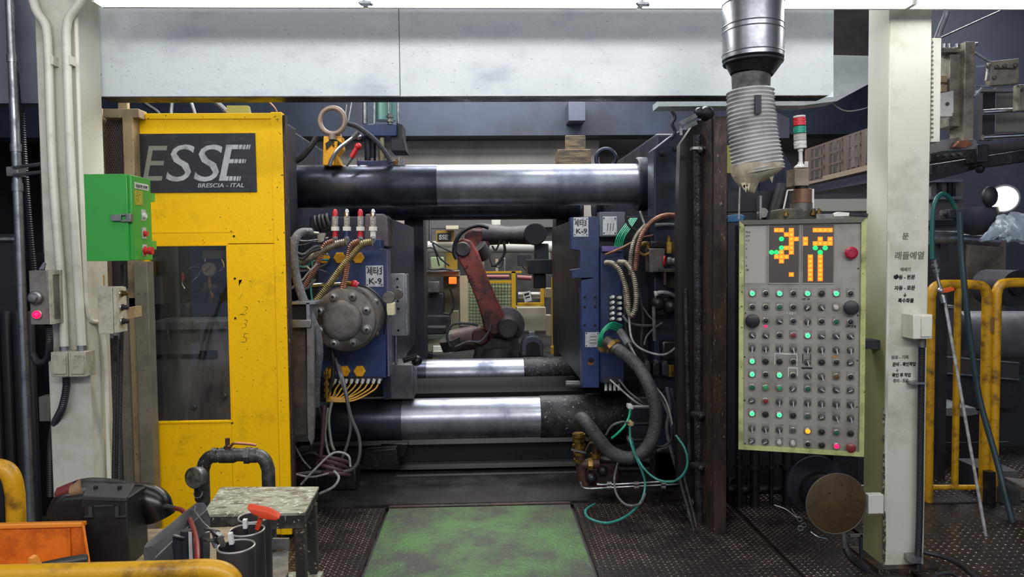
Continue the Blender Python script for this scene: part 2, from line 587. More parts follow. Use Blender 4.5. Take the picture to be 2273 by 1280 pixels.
gx0, gx1 = fl(872, 1126).x - 0.02, fl(1264, 1116).x
gy1 = fl(1070, 1121).y
gxa, gxb = gx0, gx1
def floor_plate(x0, y0, x1, y1, m=platef, st_=True, z=0.0, pitch=0.034):
    p = part('floor_plate', MB().box((x0, y0, z - 0.03), (x1, y1, z)), m, floor)
    if st_:
        part('plate_studs', studs(x0, y0, x1, y1, pitch, z), stud, p, kind='stuff', smooth=False)
    return p
floor_plate(-2.4, 2.6, gxa - 0.022, gy1)
floor_plate(gxb + 0.022, 2.6, 1.55, gy1)
floor_plate(-2.4, gy1 + 0.02, gxb + 0.2, gy1 + 0.62, mat('smooth grey plate', '#4c4a4b', 0.34, 0.35, ('#2e2829', 2.5, 0.44, 0.6), 0.06, 40, rv=0.15), False, 0.012)
floor_plate(gxb + 0.205, gy1 + 0.02, 1.55, gy1 + 0.62, platef, False)
floor_plate(1.57, 2.6, 2.1, 6.2, platef, True, -0.004)
floor_plate(2.12, 2.6, 4.2, 6.2, platef, True, 0.0, 0.045)
deck = thing('deck_plate', 'worn green painted deck plate set into the floor before the machine', 'floor plate', ((gxa + gxb) / 2, 3.6, -0.03))
part('deck', MB().box((gxa, 2.6, -0.03), (gxb, gy1 - 0.03, 0.004)), grassg, deck, bev=0.002)
part('rim', MB().box((gxa - 0.004, gy1 - 0.026, -0.03), (gxb + 0.004, gy1 + 0.012, 0.01)), rusty, deck)

# columns
YC = 3.6
def column(label, xf0, xf1, ymid, marks):
    x0, x1 = at(xf0, ymid, YC).x, at(xf1, ymid, YC).x
    mb = MB().box((x0, YC, 0), (x1, YC + 0.2, 3.6))
    o = solo('column', mb, cream, label, 'column', kind='structure', bev=0.006)
    part('base_plate', MB().box((x0 - 0.05, YC - 0.05, -0.03), (x1 + 0.05, YC + 0.25, 0.012)), rusty, o)
    return o, x0, x1
colL, lx0, lx1 = column('cream box column carrying conduits and the green cabinet', 100, 194, 640, 0)
colR, rx0, rx1 = column('cream box column with handwriting beside the control panel', 1968, 2060, 640, 0)
def hand(s, px, py, h, m=inkp, sx=1.0, bold=0.0008):
    part('handwriting', ptext(s, px, py, YC - 0.0008, h * 0.8, 0.1, bold, sx=sx), m, colR)
def stain_mat():
    m = mat('olive stained paint', '#cfcebf', 0.5)
    nt = m.node_tree
    N, Lk = nt.nodes, nt.links
    tc = N.new('ShaderNodeTexCoord')
    sp = N.new('ShaderNodeSeparateXYZ')
    Lk.new(tc.outputs['Object'], sp.inputs[0])
    n = N.new('ShaderNodeTexNoise')
    n.inputs['Scale'].default_value = 2.5
    n.inputs['Detail'].default_value = 8
    Lk.new(tc.outputs['Object'], n.inputs['Vector'])
    a = N.new('ShaderNodeMath')
    a.operation = 'MULTIPLY_ADD'
    Lk.new(n.outputs[0], a.inputs[0])
    a.inputs[1].default_value = 1.6
    Lk.new(sp.outputs['Z'], a.inputs[2])
    r = N.new('ShaderNodeMapRange')
    r.inputs[1].default_value = 2.6
    r.inputs[2].default_value = 1.9
    Lk.new(a.outputs[0], r.inputs[0])
    x = N.new('ShaderNodeMix')
    x.data_type = 'RGBA'
    x.inputs[6].default_value = lin('#cfcebf')
    x.inputs[7].default_value = lin('#97966c')
    Lk.new(r.outputs[0], x.inputs[0])
    Lk.new(x.outputs[2], nt.nodes['Principled BSDF'].inputs['Base Color'])
    return m
part('stained_side', MB().box((rx0 - .0015, YC + .004, .015), (rx0 - .0001, YC + .197, 3.5)), stain_mat(), colR)
part('worn_edge', MB().box((rx0 + .001, YC - .0012, .05), (rx0 + .013, YC - .0001, 1.7)), mat('bare white edge', '#d8d7cc', .5, 0, ('#8d8c78', 7, .5, .8), stretch=(1, 1, .3)), colR)
for y0, y1, w in ((905, 945, 5), (1000, 1120, 4), (1130, 1275, 6), (960, 985, 3)):
    part('paint_chip', MB().pp([(1960, y0), (1960 + w, y0 + 6), (1961 + w, (y0 + y1) / 2), (1960 + w * .6, y1), (1958, y1 - 8), (1959, (y0 + y1) / 2)], YC - .0018, .0006), mat('bare oily steel', '#3a362e', .5, 0, ('#8f8c7c', 60, .5, .62)), colR)
hand('문', 2002, 530, 15)
hand('래들예열', 1985, 574, 17, inkp, 1.0)
hand('에레기', 1998, 601, 8)
hand('수동 - 원문', 1985, 619, 10, inkb, 0.95)
hand('자동 - 로문', 1985, 643, 10, inkb, 0.95)
hand('↓', 2004, 658, 10, inkb)
hand('특수화물', 1993, 671, 10, inkb, 0.9)
hand('원료 - 기록', 1978, 796, 8, inkp)
hand('준비 - 확인작업', 1981, 812, 9, inkb, 0.85)
hand('↓', 1988, 824, 8)
hand('확인 후 작업', 1980, 836, 9, inkb, 0.85)
hand('정리 - 정돈', 1982, 848, 8, inkp, 0.9)
part('paint_scar', MB().pp([(1984, 612), (1992, 608), (1996, 614), (1990, 620), (1984, 618)], YC - 0.001, 0.001), inkb, colR)

# overhead beam, in two welded lengths
YB = 3.82
bz1 = 3.5
bzb = at(1000, 213, YB).z
seam = at(887, 120, YB).x
bxl, bxr = at(-260, 120, YB).x, at(1850, 120, YB).x
beam = solo('beam', MB().box((lx1 - 0.02, YB, bzb), (seam - 0.0015, YB + 0.12, bz1)), beamp, 'pale grey overhead beam spanning between the two cream columns', 'beam', kind='structure', bev=0.004)
part('beam_length', MB().prism([(seam + 0.0015, YB, bzb), (bxr - 0.02, YB, bzb), (bxr, YB, bzb + 0.025), (bxr, YB, bz1), (seam + 0.0015, YB, bz1)], (0, 0.12, 0)), beamp, beam)
part('beam_length', MB().box((bxl, YB + 0.15, bzb), (lx0 + 0.02, YB + 0.25, bz1)), mat('shade-darkened grey beam', '#7b808d', .5, 0, ('#5d616e', 2, .45, .8)), beam)  # darker grey paints in the shade on the length behind the column
part('bottom_flange', MB().box((lx1 - 0.02, YB + 0.001, bzb - 0.004), (bxr - 0.03, YB + 0.13, bzb + 0.0005)), oily, beam)  # dark material paints in the shade of the beam's underside
st('beam', MB().pp([(1850, 122), (1936, 124), (1936, 182), (1858, 224), (1780, 234), (1462, 236), (1462, 222), (1850, 215)], 4.35, 0.15), beamp, 'tapered grey bracket beam behind the end of the overhead beam', 'beam')

# led light bar
YL = 3.42
zl = at(1100, 6, YL).z
xs = [at(205, 5, YL).x, at(808, 5, YL).x, at(1425, 5, YL).x, at(2030, 5, YL).x, at(2420, 5, YL).x]
names = ['long white led batten at the green cabinet end of the overhead row', 'white led batten between the two clip brackets of the overhead row', 'white led batten above the hanging silver duct', 'white led batten beyond the handwriting column']
for i in range(4):
    x0, x1 = xs[i] + 0.012, xs[i + 1] - 0.012
    lt = thing('led_batten', names[i], 'light', ((x0 + x1) / 2, YL, zl + 0.12), 'overhead led battens')
    part('diffuser', MB().box((x0, YL, zl), (x1, YL + 0.06, zl + 0.055)), ledw, lt, bev=0.01)
    part('housing', MB().box((x0, YL - 0.01, zl + 0.056), (x1, YL + 0.078, zl + 0.11)).box((x0, YL + 0.061, zl - 0.003), (x1, YL + 0.078, zl + 0.0565)), white, lt)
    for xe in (x0, x1):
        s_ = 1 if xe == x0 else -1
        part('end_cap', MB().box((xe - s_ * 0.011, YL - 0.004, zl - 0.004), (xe, YL + 0.064, zl + 0.06)), white, lt)
    if i in (1, 2):
        cl = part('clip', MB().box((x0 - 0.03, YL - 0.006, zl - 0.006), (x0 + 0.02, YL + 0.03, zl + 0.004)).cyl((x0 - 0.035, YL + 0.01, zl + 0.006), (x0 - 0.02, YL + 0.01, zl - 0.008), 0.008).cyl((x0 + 0.01, YL + 0.01, zl + 0.006), (x0 + 0.025, YL + 0.01, zl - 0.008), 0.008), galv, lt)
st('trim_1', MB().box((xs[0] + 0.0, YL + 0.005, zl + 0.112), (xs[4], YL + 0.055, zl + 0.15)), white, 'white steel rail carrying the led battens', 'rail')
for x in (lx0 + 0.1, rx0 + 0.1):
    st('trim_2', MB().box((x - 0.02, YL + 0.05, zl + 0.115), (x + 0.02, YC, zl + 0.147)), white, 'white bracket joining the led rail to a cream column', 'bracket')

# ------------------------------------------------------------------ left column fittings
def rigid_conduit(pts, label, rpx=8):
    o = thing('conduit', label, 'pipe', at(*pts[-1][:2], 3.585), 'cream conduits on the column')
    part('pipe', MB().pt([(x, y, 3.565) for x, y in pts], rpx, n=12, seg=10), creamw, o)
    return o
c1 = rigid_conduit([(66, -30), (80, 22), (98, 50), (104, 72), (107, 120), (117, 380), (137, 640), (143, 778)], 'cream conduit on the outer side, bent away at the top', 9)
c2 = rigid_conduit([(190, -25), (176, 8), (158, 32), (149, 55), (148, 120), (158, 380), (174, 640), (182, 776)], 'cream conduit nearest the green cabinet, bent at the top', 9)
for o, x in ((c1, 113), (c2, 153)):
    part('saddle', MB().pc(x, 137, 3.56, 3.561, 2).box(at(x - 11, 143, 3.552), at(x + 17, 129, 3.6)), creamw, o, bev=0.003)
c3 = solo('conduit', MB().pt([(169, 38, 3.6), (171, 120, 3.6), (186, 560, 3.6), (196, 700, 3.6), (230, 752, 3.7), (243, 1080, 3.7)], 5, n=10), creamw, 'thin cream conduit running down the column edge', 'pipe')

gc = thing('control_cabinet', 'bright green control cabinet mounted on the cream column', 'cabinet', at(240, 578, 3.2))
gx0_, gx1_ = at(190, 480, 3.22).x, at(290, 480, 3.22).x
gz0, gz1 = at(240, 578, 3.22).z, at(240, 387, 3.22).z
GD = 0.185
part('body', MB().box((gx0_, 3.235, gz0), (gx1_, 3.235 + GD, gz1)), green, gc, bev=0.003)
gd = part('door', MB().box((gx0_ - 0.002, 3.22, gz0 - 0.002), (gx1_ - 0.012, 3.234, gz1 + 0.002)), green, gc, bev=0.002)
lt_ = part('latch', MB().pb(246, 476, 268, 490, 3.205, 3.22).pb(268, 474, 282, 478, 3.21, 3.22).pb(268, 488, 282, 492, 3.21, 3.22).pb(279, 474, 290, 492, 3.212, 3.235), steel, gc, bev=0.001)
part('mounting_arm', MB().box((gx0_ + 0.03, 3.235 + GD, gz0 + 0.05), (gx1_ - 0.06, YC, gz0 + 0.09)).box((gx0_ + 0.03, 3.235 + GD, gz1 - 0.09), (gx1_ - 0.06, YC, gz1 - 0.05)), green, gc)
def on_side(dy, z, r, h, m, name, extra=None, parent=gc):
    b_ = part(name, MB().cyl((gx1_, 3.235 + dy, z), (gx1_ + h, 3.235 + dy, z), r), m, parent)
    return b_
hz = gz1 - gz0
sidef = MX(((0, 0, 1, 0), (1, 0, 0, 0), (0, 1, 0, 0), (0, 0, 0, 1)))
def side_plate(name, y0, y1, z0, z1, m, parent=gc, t=0.0015):
    return part(name, MB().box((gx1_, 3.235 + y0, z0), (gx1_ + t, 3.235 + y1, z1)), m, parent)
lab = side_plate('label_strip', 0.03, 0.16, gz1 - 0.055, gz1 - 0.028, white)
part('lettering', text_mb('수동운전 조작반', 0.017, MX.Translation((gx1_ + 0.0018, 3.27, gz1 - 0.049)) @ sidef, 0, 0.0003), inkb, lab)
side_plate('sticker', 0.025, 0.1, gz1 - 0.125, gz1 - 0.062, mat('yellow sticker', '#b5ad2e', 0.5, 0, ('#6f7a2a', 90, 0.5, 0.6), stretch=(1, 1, 3)))
for dz, col, nm, r, h in ((0.195, white, 'push_button', 0.012, 0.012), (0.285, redpl, 'push_button', 0.012, 0.015), (0.372, redpl, 'emergency_button', 0.018, 0.035)):
    zz = gz1 - dz * hz / 0.47 * 1.12
    pl = side_plate('legend_plate', 0.085, 0.125, zz - 0.022, zz + 0.028, platew)
    part(nm, MB().lathe((gx1_, 3.34, zz), (1, 0, 0), [(0, r * 1.15), (0.004, r * 1.15), (0.0045, r * 0.8), (h * .6, r * 0.8), (h * .62, r), (h, r * .95)]), col, gc)

# beige push-button station under the green cabinet
bs = thing('button_station', 'beige push-button box with three knobs below the green cabinet', 'control box', at(245, 742, 3.3))
X0, X1 = at(217, 690, 3.3).x, at(250, 690, 3.3).x
Z0, Z1 = at(235, 741, 3.3).z, at(235, 637, 3.3).z
part('box', MB().box((X0, 3.3, Z0), (X1, 3.41, Z1)), beigeb, bs, bev=0.003)
part('cover', MB().box((X1 + 0.001, 3.305, Z0 + 0.003), (X1 + 0.012, 3.405, Z1 - 0.003)), beigeb, bs, bev=0.002)
for k in range(3):
    zz = Z1 - 0.035 - k * 0.062 + 0.004
    kb = part('knob', MB().lathe((X1 + 0.012, 3.355, zz), (1, 0, 0), [(0, .015), (.008, .015), (.009, .011), (.028, .011), (.03, .008)]), blackpl if k else brass, bs)
    part('ring', MB().torus((X1 + 0.014, 3.355, zz), (1, 0, 0), 0.015, 0.003, 18, 6), bezel, kb)
part('bracket', MB().box((X0 + 0.01, 3.41, Z0 + 0.05), (X0 + 0.03, YC + 0.05, Z0 + 0.1)), beigef, bs)
for i, (xa, xb) in enumerate(((257, 258), (272, 270))):
    solo('flexible_conduit', MB().corr([(xa, 585 if i else 742, 3.42), (xa, 660 if i else 800, 3.5), (xb, 760, 3.6), (xb - 4, 960, 3.72), (xb - 6, 1090, 3.74)], 5, 3.6, 4.2), corrb,
         ['black corrugated conduit rising to the beige button box', 'black corrugated conduit hanging below the green cabinet'][i], 'conduit')
solo('conduit_plate', MB().pp([(205, 612), (230, 610), (230, 634), (214, 634)], 3.75, 0.01), mat('ochre scrap', '#b38a45', 0.6), 'small ochre wooden block behind the button box', 'block')

# lamp box with selector on the outer side of the column
lb = thing('lamp_box', 'steel switch box with round selector and glowing red lamp', 'control box', at(95, 722, 3.45))
X0, X1 = at(66, 660, 3.45).x, at(107, 660, 3.45).x
Z0, Z1 = at(95, 720, 3.45).z, at(95, 600, 3.45).z
part('box', MB().box((X0, 3.45, Z0), (X1, 3.57, Z1)), mat('worn grey box', '#8f8880', 0.4, 0.4, ('#6a5d55', 9, 0.45, 0.85)), lb, bev=0.002)
part('cover_rim', MB().box((X1 + .001, 3.452, Z0), (X1 + 0.01, 3.475, Z1)).box((X1 + .001, 3.54, Z0), (X1 + 0.01, 3.568, Z1)).box((X1 + .001, 3.475, Z1 - .02), (X1 + 0.006, 3.54, Z1)).box((X1 + .001, 3.475, Z0), (X1 + 0.006, 3.54, Z0 + 0.02)), beigeb, lb)
c = at(82, 660, 3.45)
sel = part('selector', MB().lathe(c, (0, -1, 0), [(0, .031), (.02, .031), (.024, .026), (.025, .02), (.04, .018), (.042, .01)]), steel, lb)
c = at(83, 698, 3.45)
rl = part('lamp', MB().lathe(c, (0, -1, 0), [(0, .017), (.012, .017), (.022, .012), (.026, .004)]), glowp, lb)
part('lamp_ring', MB().torus(c + V((0, -0.003, 0)), (0, 1, 0), .02, .004), bezel, rl)
part('top_bracket', MB().pp([(86, 598), (96, 582), (100, 584), (97, 598)], 3.5, .01), galv, lb)
part('mount', MB().box((X0 + 0.02, 3.57, Z0 + .05), (X1, 3.63, Z0 + .1)), galv, lb)
solo('flexible_conduit', MB().corr([(108, 720, 3.5), (110, 760, 3.52), (105, 795, 3.6), (85, 805, 3.66), (75, 790, 3.72)], 8, 3.5, 4.5), corrb, 'short black corrugated hose under the red lamp box', 'conduit')
jb = thing('junction_box', 'pair of joined beige junction boxes under the two conduits', 'junction box', at(155, 836, 3.5))
for xa, xb in ((113, 150), (152, 190)):
    b_ = part('box', MB().pb(xa, 781, xb, 836, 3.51, 3.6), beigeb, jb, bev=0.003)
    part('lid', MB().pb(xa + 4, 787, xb - 4, 830, 3.502, 3.51), beigeb, b_, bev=0.002)
part('gland', MB().cyl(at(143, 782, 3.56), at(143, 768, 3.56), 0.021).cyl(at(182, 782, 3.56), at(182, 766, 3.56), 0.021), galv, jb)
solo('flexible_conduit', MB().corr([(147, 838, 3.55), (147, 862, 3.55), (138, 905, 3.56), (120, 945, 3.62), (113, 1000, 3.7), (113, 1100, 3.75)], 8.5, 3.55, 4.5), corrb, 'black corrugated conduit hanging from the paired junction boxes', 'conduit')
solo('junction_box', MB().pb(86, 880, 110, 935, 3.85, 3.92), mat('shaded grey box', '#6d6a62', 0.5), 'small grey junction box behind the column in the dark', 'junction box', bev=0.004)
# steel pipe and corrugated conduit at the frame edge
sp = thing('steel_pipe', 'tall galvanised steel pipe standing beside the cream column', 'pipe', at(55, 1100, 3.9))
px_ = at(38, 400, 3.9).x
part('pipe', MB().cyl((px_, 3.9, 0), (px_, 3.9, 3.4), 0.022, n=14), galv, sp)
for yy in (130, 328, 415):
    z = at(38, yy, 3.9).z
    part('coupling', MB().cyl((px_, 3.9, z - .02), (px_, 3.9, z + .02), .026), galv, sp)
zz = at(38, 382, 3.9).z
part('clamp', MB().box((px_ - .03, 3.86, zz - .025), (px_ + .03, 3.93, zz + .025)), steel, sp, bev=.004)
part('clamp_arm', MB().cyl((px_, 3.87, zz + .018), (lx0 + .02, 3.72, zz + .03), .009).cyl((px_, 3.87, zz - .018), (lx0 + .02, 3.72, zz - .012), .009), galv, sp)
solo('flexible_conduit', MB().corr([(38, 160, 3.98), (45, 240, 3.98), (56, 400, 3.98), (66, 520, 3.98), (75, 610, 3.98), (84, 700, 3.98)], 8, 3.98, 5), corrb, 'long black corrugated conduit beside the galvanised pipe', 'conduit')
ds = thing('machine_enclosure', 'dark enclosure with a steel rail in the gloom beyond the column', 'enclosure', at(0, 1050, 4.35))
part('panel', MB().pb(-160, 520, 42, 1200, 4.4, 4.5), darkm, ds)
part('rail', MB().cyl(at(-160, 531, 4.38), at(40, 531, 4.38), 0.012), galv, ds)
for k in range(5):
    x = -40 + k * 26
    part('fold', MB().pb(x, 690, x + 15, 1180, 4.36, 4.4), mat('dark curtain', '#28262a', 0.6), ds, bev=.015)
part('side_panel', MB().pb(44, 560, 130, 1200, 4.75, 4.8), darkm, ds)
# ------------------------------------------------------------------ beige guard frame
YF = 4.12
bf = thing('mesh_guard', 'weathered beige guard frame with mesh insert between column and yellow panel', 'frame', at(285, 1130, YF))
part('post', MB().pb(286, 258, 309, 1150, YF, YF + 0.12), beigef, bf, bev=.004)
part('top_rail', MB().pb(228, 241, 308, 261, YF, YF + 0.1), beigef, bf, bev=.004)
part('hanger', MB().pb(262, 215, 282, 242, YF + .03, YF + 0.06), beigef, bf)
part('post', MB().pb(222, 240, 232, 640, YF + .03, YF + 0.1), beigef, bf)
mb = MB()
a0, a1 = at(230, 262, YF + .05), at(288, 420, YF + .05)
w, h = a1.x - a0.x, a0.z - a1.z
pit, ph = 0.0125, 0.0135
nx, nz = int(w / pit) + 1, int(h / ph) + 1
for j in range(nz):
    for i in range(nx):
        x = a0.x + i * pit + (pit / 2 if j % 2 else 0)
        z = a0.z - j * ph
        for s_ in (-1, 1):
            mb.bar((x, YF + .05, z), (x + s_ * pit / 2, YF + .05, z - ph), .0032, .002)
part('mesh', mb, mat('rusty mesh', '#6f5a52', 0.5, 0.4), bf, kind='stuff', smooth=False)
part('backing', MB().pb(228, 262, 288, 640, YF + .085, YF + .09), mat('plum backing', '#3d343c', 0.6), bf)
part('lower_panel', MB().pb(270, 668, 318, 1150, YF + .02, YF + .03), greybeige, bf)
part('lower_post', MB().pb(306, 580, 336, 1180, YF - .02, YF + .06), greybeige, bf, bev=.003)
part('mid_rail', MB().pb(262, 660, 312, 690, YF, YF + .05), greybeige, bf, bev=.003)

# ------------------------------------------------------------------ yellow guard panel with name sign
YG = 4.2
yg = thing('safety_guard', 'tall yellow safety guard with window and black name sign', 'guard', at(480, 1180, YG))
part('top_panel', MB().pb(309, 262, 612, 541, YG, YG + .03), yellow, yg, bev=.003)
part('top_rail', MB().pb(309, 251, 612, 264, YG - .006, YG + .05), yellow, yg, bev=.003)
xw0, xw1 = at(335, 740, YG).x, at(507, 740, YG).x
xr0, xr1 = at(612, 700, YG).x, at(637, 700, YG).x
zt, zb = at(560, 251, YG).z, 0.02
zw1, zw0 = at(420, 546, YG).z, at(420, 934, YG).z
part('side_panel', MB().box((xw1 + .001, YG + 0.0005, zb), (xr0, YG + .03, at(560, 541, YG).z - .001)), yellow, yg, bev=.002)
part('edge_post', MB().box((xr0 + .001, YG - .008, zb), (xr1, YG + .05, zt + .004)), yellow, yg, bev=.004)
part('edge_strip', MB().box((xr1 + .001, YG + .005, zb), (xr1 + .014, YG + .06, zt - .01)), rusty, yg)
part('bottom_panel', MB().box((xw0 - .03, YG + .001, zb), (xw1, YG + .03, zw0 - .012)), yellow, yg, bev=.002)
part('side_panel', MB().box((xw0 - .045, YG + .001, zb), (xw0, YG + .03, at(560, 541, YG).z - .001)), yellow, yg)
def wframe(o, m):
    wd = .012
    part('window_trim', MB().box((xw0, YG - .006, zw1), (xw1 + wd, YG + .02, zw1 + wd)), m, o, bev=.002)
    part('window_trim', MB().box((xw1 + .0015, YG - .005, zw0), (xw1 + wd, YG + .02, zw1 - .001)), m, o, bev=.002)
    part('window_trim', MB().box((xw0, YG - .006, zw0 - wd), (xw1 + wd, YG + .02, zw0 - .0005)), m, o, bev=.002)
wframe(yg, yellow)
part('raised_band', MB().pb(337, 512, 520, 516, YG - .003, YG + .002), yellow, yg)
part('window_pane', MB().box((xw0, YG + .008, zw0), (xw1, YG + .012, zw1)), glassy('guard glass', '#f6f8f9', 0.04, 0.06), yg)
part('window_pane', MB().box((xw0, YG + .016, zw0), (at(398, 740, YG).x, YG + .02, zw1)), glassy('smoky guard glass', '#d9dbde', 0.08, 0.15), yg, label='smoky overlapping pane')
for k, (bx_, by_) in enumerate(((519, 524), (521, 618), (522, 706), (515, 938))):
    part('screw', MB().pc(bx_, by_, YG - .003, YG + .002, 2.5, 8), rusty, yg)
sg = part('name_sign', MB().pp([(309, 297), (566, 295), (570, 426), (309, 428)], YG - .007, .006), signblack, yg, label='black nameplate with silver lettering')
YT = YG - .0085
part('lettering', ptext('E', 309, 401, YT, 79, 0.22, 0.0, sx=0.93), mat('grimy lettering', '#87857a', 0.5), sg)
part('lettering', ptext('S', 361, 402, YT, 82, 0.2, 0.0, sx=1.17), silverp, sg)
part('lettering', ptext('S', 423, 402, YT, 82, 0.2, 0.0, sx=1.17), silverp, sg)
# last E with broken speed stripes
mb = MB()
def sl(x, y):
    return (x - 3 + (401 - y) * 0.205, y)
def strip(x0, x1, y0, y1):
    mb.pp([sl(x0, y0), sl(x1, y0), sl(x1, y1), sl(x0, y1)], YT, .0012)
strip(489, 503, 321, 401)
for y0, y1, xe in ((321, 331, 530), (353, 362, 527), (391, 401, 523)):
    strip(503.2, xe - 14, y0, y1)
    x, wd = xe - 12.5, 7.5
    while wd > 1:
        strip(x, x + wd, y0, y1)
        x += wd + 1.8
        wd -= 1.7
part('lettering', mb, silverp, sg)
part('lettering', ptext('BRESCIA - ITAL', 438, 416, YT, 9.2, 0.2, 0.0003, sx=1.18), silverp, sg)
for s, x, y, h_, r_ in (('7', 527, 636, 16, -.1), ('/', 530, 664, 14, .1), ('2', 531, 697, 22, .25), ('3', 533, 728, 22, .1), ('5', 532, 760, 24, .1)):
    part('scrawl', ptext(s, x, y, YG - .0002, h_, 0.2, -0.0025, rot=r_), mat('pencil scrawl', '#7a5c14', 0.7), yg)

# machine unit behind the guard window
iu = thing('injection_unit', 'grey injection unit with valves behind the yellow guard window', 'machine', at(430, 1100, 4.6))
part('panel', MB().pb(325, 728, 640, 1000, 4.62, 4.9), mat('stained grey casing', '#7d756f', 0.5, 0.2, ('#413a38', 4, 0.45, 0.75), 0.1, 20, stretch=(1.4, 1, .5), speck=('#2a2422', 30, 0.72)), iu, bev=.006)
part('ledge', MB().pb(325, 712, 640, 731, 4.55, 4.9), steel, iu, bev=.004)
sl_ = part('slot', MB().pb(340, 786, 470, 796, 4.612, 4.62), blackv, iu)
part('slot_end', MB().pb(443, 778, 482, 797, 4.608, 4.62), blackv, iu, bev=.004)
for x, y in ((432, 902), (500, 878)):
    part('bolt', MB().lathe(at(x, y, 4.62), (0, -1, 0), [(0, .018), (.02, .018), (.022, .012), (.03, .012)], 6), steel, iu)
part('hinge_rod', MB().cyl(at(371, 722, 4.54), at(377, 768, 4.54), .006), steel, iu)
part('back_wall', MB().pb(300, 520, 640, 800, 5.19, 5.23), darkm, iu)
part('shelf', MB().pb(395, 672, 640, 700, 5.0, 5.18), oily, iu)
part('top_housing', MB().pb(300, 262, 625, 530, 4.78, 5.18), darkm, iu, bev=.01)
g = part('gauge', MB().lathe(at(463, 597, 4.95), (0, 1, 0), [(0, .045), (.004, .05), (.03, .05)], 24), steel, iu)
part('gauge_face', MB().pc(463, 597, 4.946, 4.951, 14), mat('gauge dial', '#8f8d88', 0.4), g)
part('gauge_needle', MB().bar(at(455, 603, 4.944), at(470, 590, 4.944), .004, .002), inkb, g)
part('gauge_stem', MB().cyl(at(464, 612, 4.97), at(466, 640, 4.97), .012).cyl(at(466, 630, 4.97), at(472, 660, 4.97), .022, .012), brass, iu)
part('valve_block', MB().pb(448, 555, 492, 574, 4.97, 5.1), mat('dull green block', '#6d6f55', 0.5), iu, bev=.005)
part('valve_body', MB().cyl(at(418, 640, 5.1), at(458, 640, 5.05), .075, .06).cyl(at(458, 640, 5.05), at(470, 645, 5.05), .09), oily, iu)
part('valve_body', MB().ball(at(475, 640, 5.0), .05).cyl(at(470, 655, 5.0), at(470, 672, 5.0), .035), oily, iu)
part('red_tap', MB().bar(at(406, 605, 4.98), at(407, 622, 4.98), .012), redpl, iu)
part('tube', MB().pt([(450, 560), (455, 580), (440, 610), (425, 625)], 2, 5.0), chrome, iu)
part('tube', MB().pt([(492, 575), (497, 590), (488, 600), (478, 597)], 2, 5.0), chrome, iu)
part('tube', MB().pt([(410, 640), (405, 625), (420, 595), (445, 592)], 2, 5.0), chrome, iu)
part('tall_box', MB().pb(335, 612, 362, 675, 4.95, 5.18), mat('dim grey block', '#6a6866', 0.5), iu, bev=.005)
part('yellow_piece', MB().pb(333, 572, 346, 625, 5.1, 5.15), mat('dull yellow block', '#a8812f', .5), iu)

# grey side guard with dirty edge between yellow guard and the mould
sgd = thing('splash_guard', 'dirty grey splash guard with pointed edge strip beside the yellow guard', 'guard', at(675, 985, 4.4))
part('top_box', MB().pb(645, 672, 683, 708, 4.42, 4.6), blackv, sgd)
part('top_rim', MB().pb(645, 670, 700, 675, 4.38, 4.6).pb(680, 672, 687, 712, 4.38, 4.6), galv, sgd)
part('cross_bar', MB().pb(645, 710, 690, 727, 4.36, 4.42), steel, sgd, bev=.003)
part('panel', MB().pb(645, 727, 680, 965, 4.42, 4.44), mat('brown stained panel', '#5a4f4a', 0.5, 0.2, ('#2b2325', 5, .42, .75), .1, 30), sgd)
part('edge_strip', MB().pp([(681, 712), (695, 712), (697, 930), (695, 975), (691, 988), (684, 972), (682, 900)], 4.38, .04), mat('grey edge', '#7d7c7a', 0.5, .3, ('#504d4b', 8, .45, .8), .2, 60), sgd)
part('bottom_rail', MB().pb(648, 965, 690, 980, 4.4, 4.5), darkleg, sgd)

# ------------------------------------------------------------------ die casting machine
YM = 5.5
mc = thing('casting_machine', 'huge dark die casting machine with four chrome tie bars', 'machine', V((0, 6.4, 0)))
zU = at(1100, 411, YM).z
zD = at(1100, 926, YM).z
xL, xR = at(560, 600, YM).x, at(1470, 600, YM).x
YK = 7.6
def tiebar(y, z, r, xa, xb, collars):
    t = part('tie_bar', MB().cyl((xa, y, z), (xb, y, z), r, n=40), chrome_bar, mc)
    for a, b, m, dr in collars:
        part('bar_sleeve', MB().lathe((a, y, z), (1, 0, 0), [(0, r + dr * .3), (.01, r + dr), (b - a - .01, r + dr), (b - a, r + dr * .3)], 40), m, t)
    return t
chrome_bar = mat('oil-filmed chrome bar', '#a3a6b0', 0.36, 0.9, ('#636675', 3, 0.45, 0.8), 0.03, 20, rv=0.1)
film = mat('dark oil film', '#464a58', 0.34, 0.7, ('#20222c', 4, 0.45, 0.8), 0.05, 30, rv=0.12)
crust = mat('crusted bar end', '#3d3d40', 0.5, 0.4, ('#1c1c20', 9, 0.45, 0.75), 0.5, 40, speck=('#8e9094', 34, 0.69))
X = lambda px, Y=YM: at(px, 640, Y).x
tiebar(YM, zU, .152, xL, xR, [(X(560), X(975), film, .003)])
tiebar(YM, zD, .152, X(690), xR, [(X(690), X(890), film, .003), (X(1195), X(1400), crust, .006)])
tiebar(YK, zU, .152, X(600, YK), X(1290, YK), [(X(600, YK), X(1285, YK), film, .002)])
tiebar(YK, zD, .152, X(860, YK), X(1290, YK), [(X(860, YK), X(945, YK), film, .003), (X(1160, YK), X(1290, YK), crust, .006)])
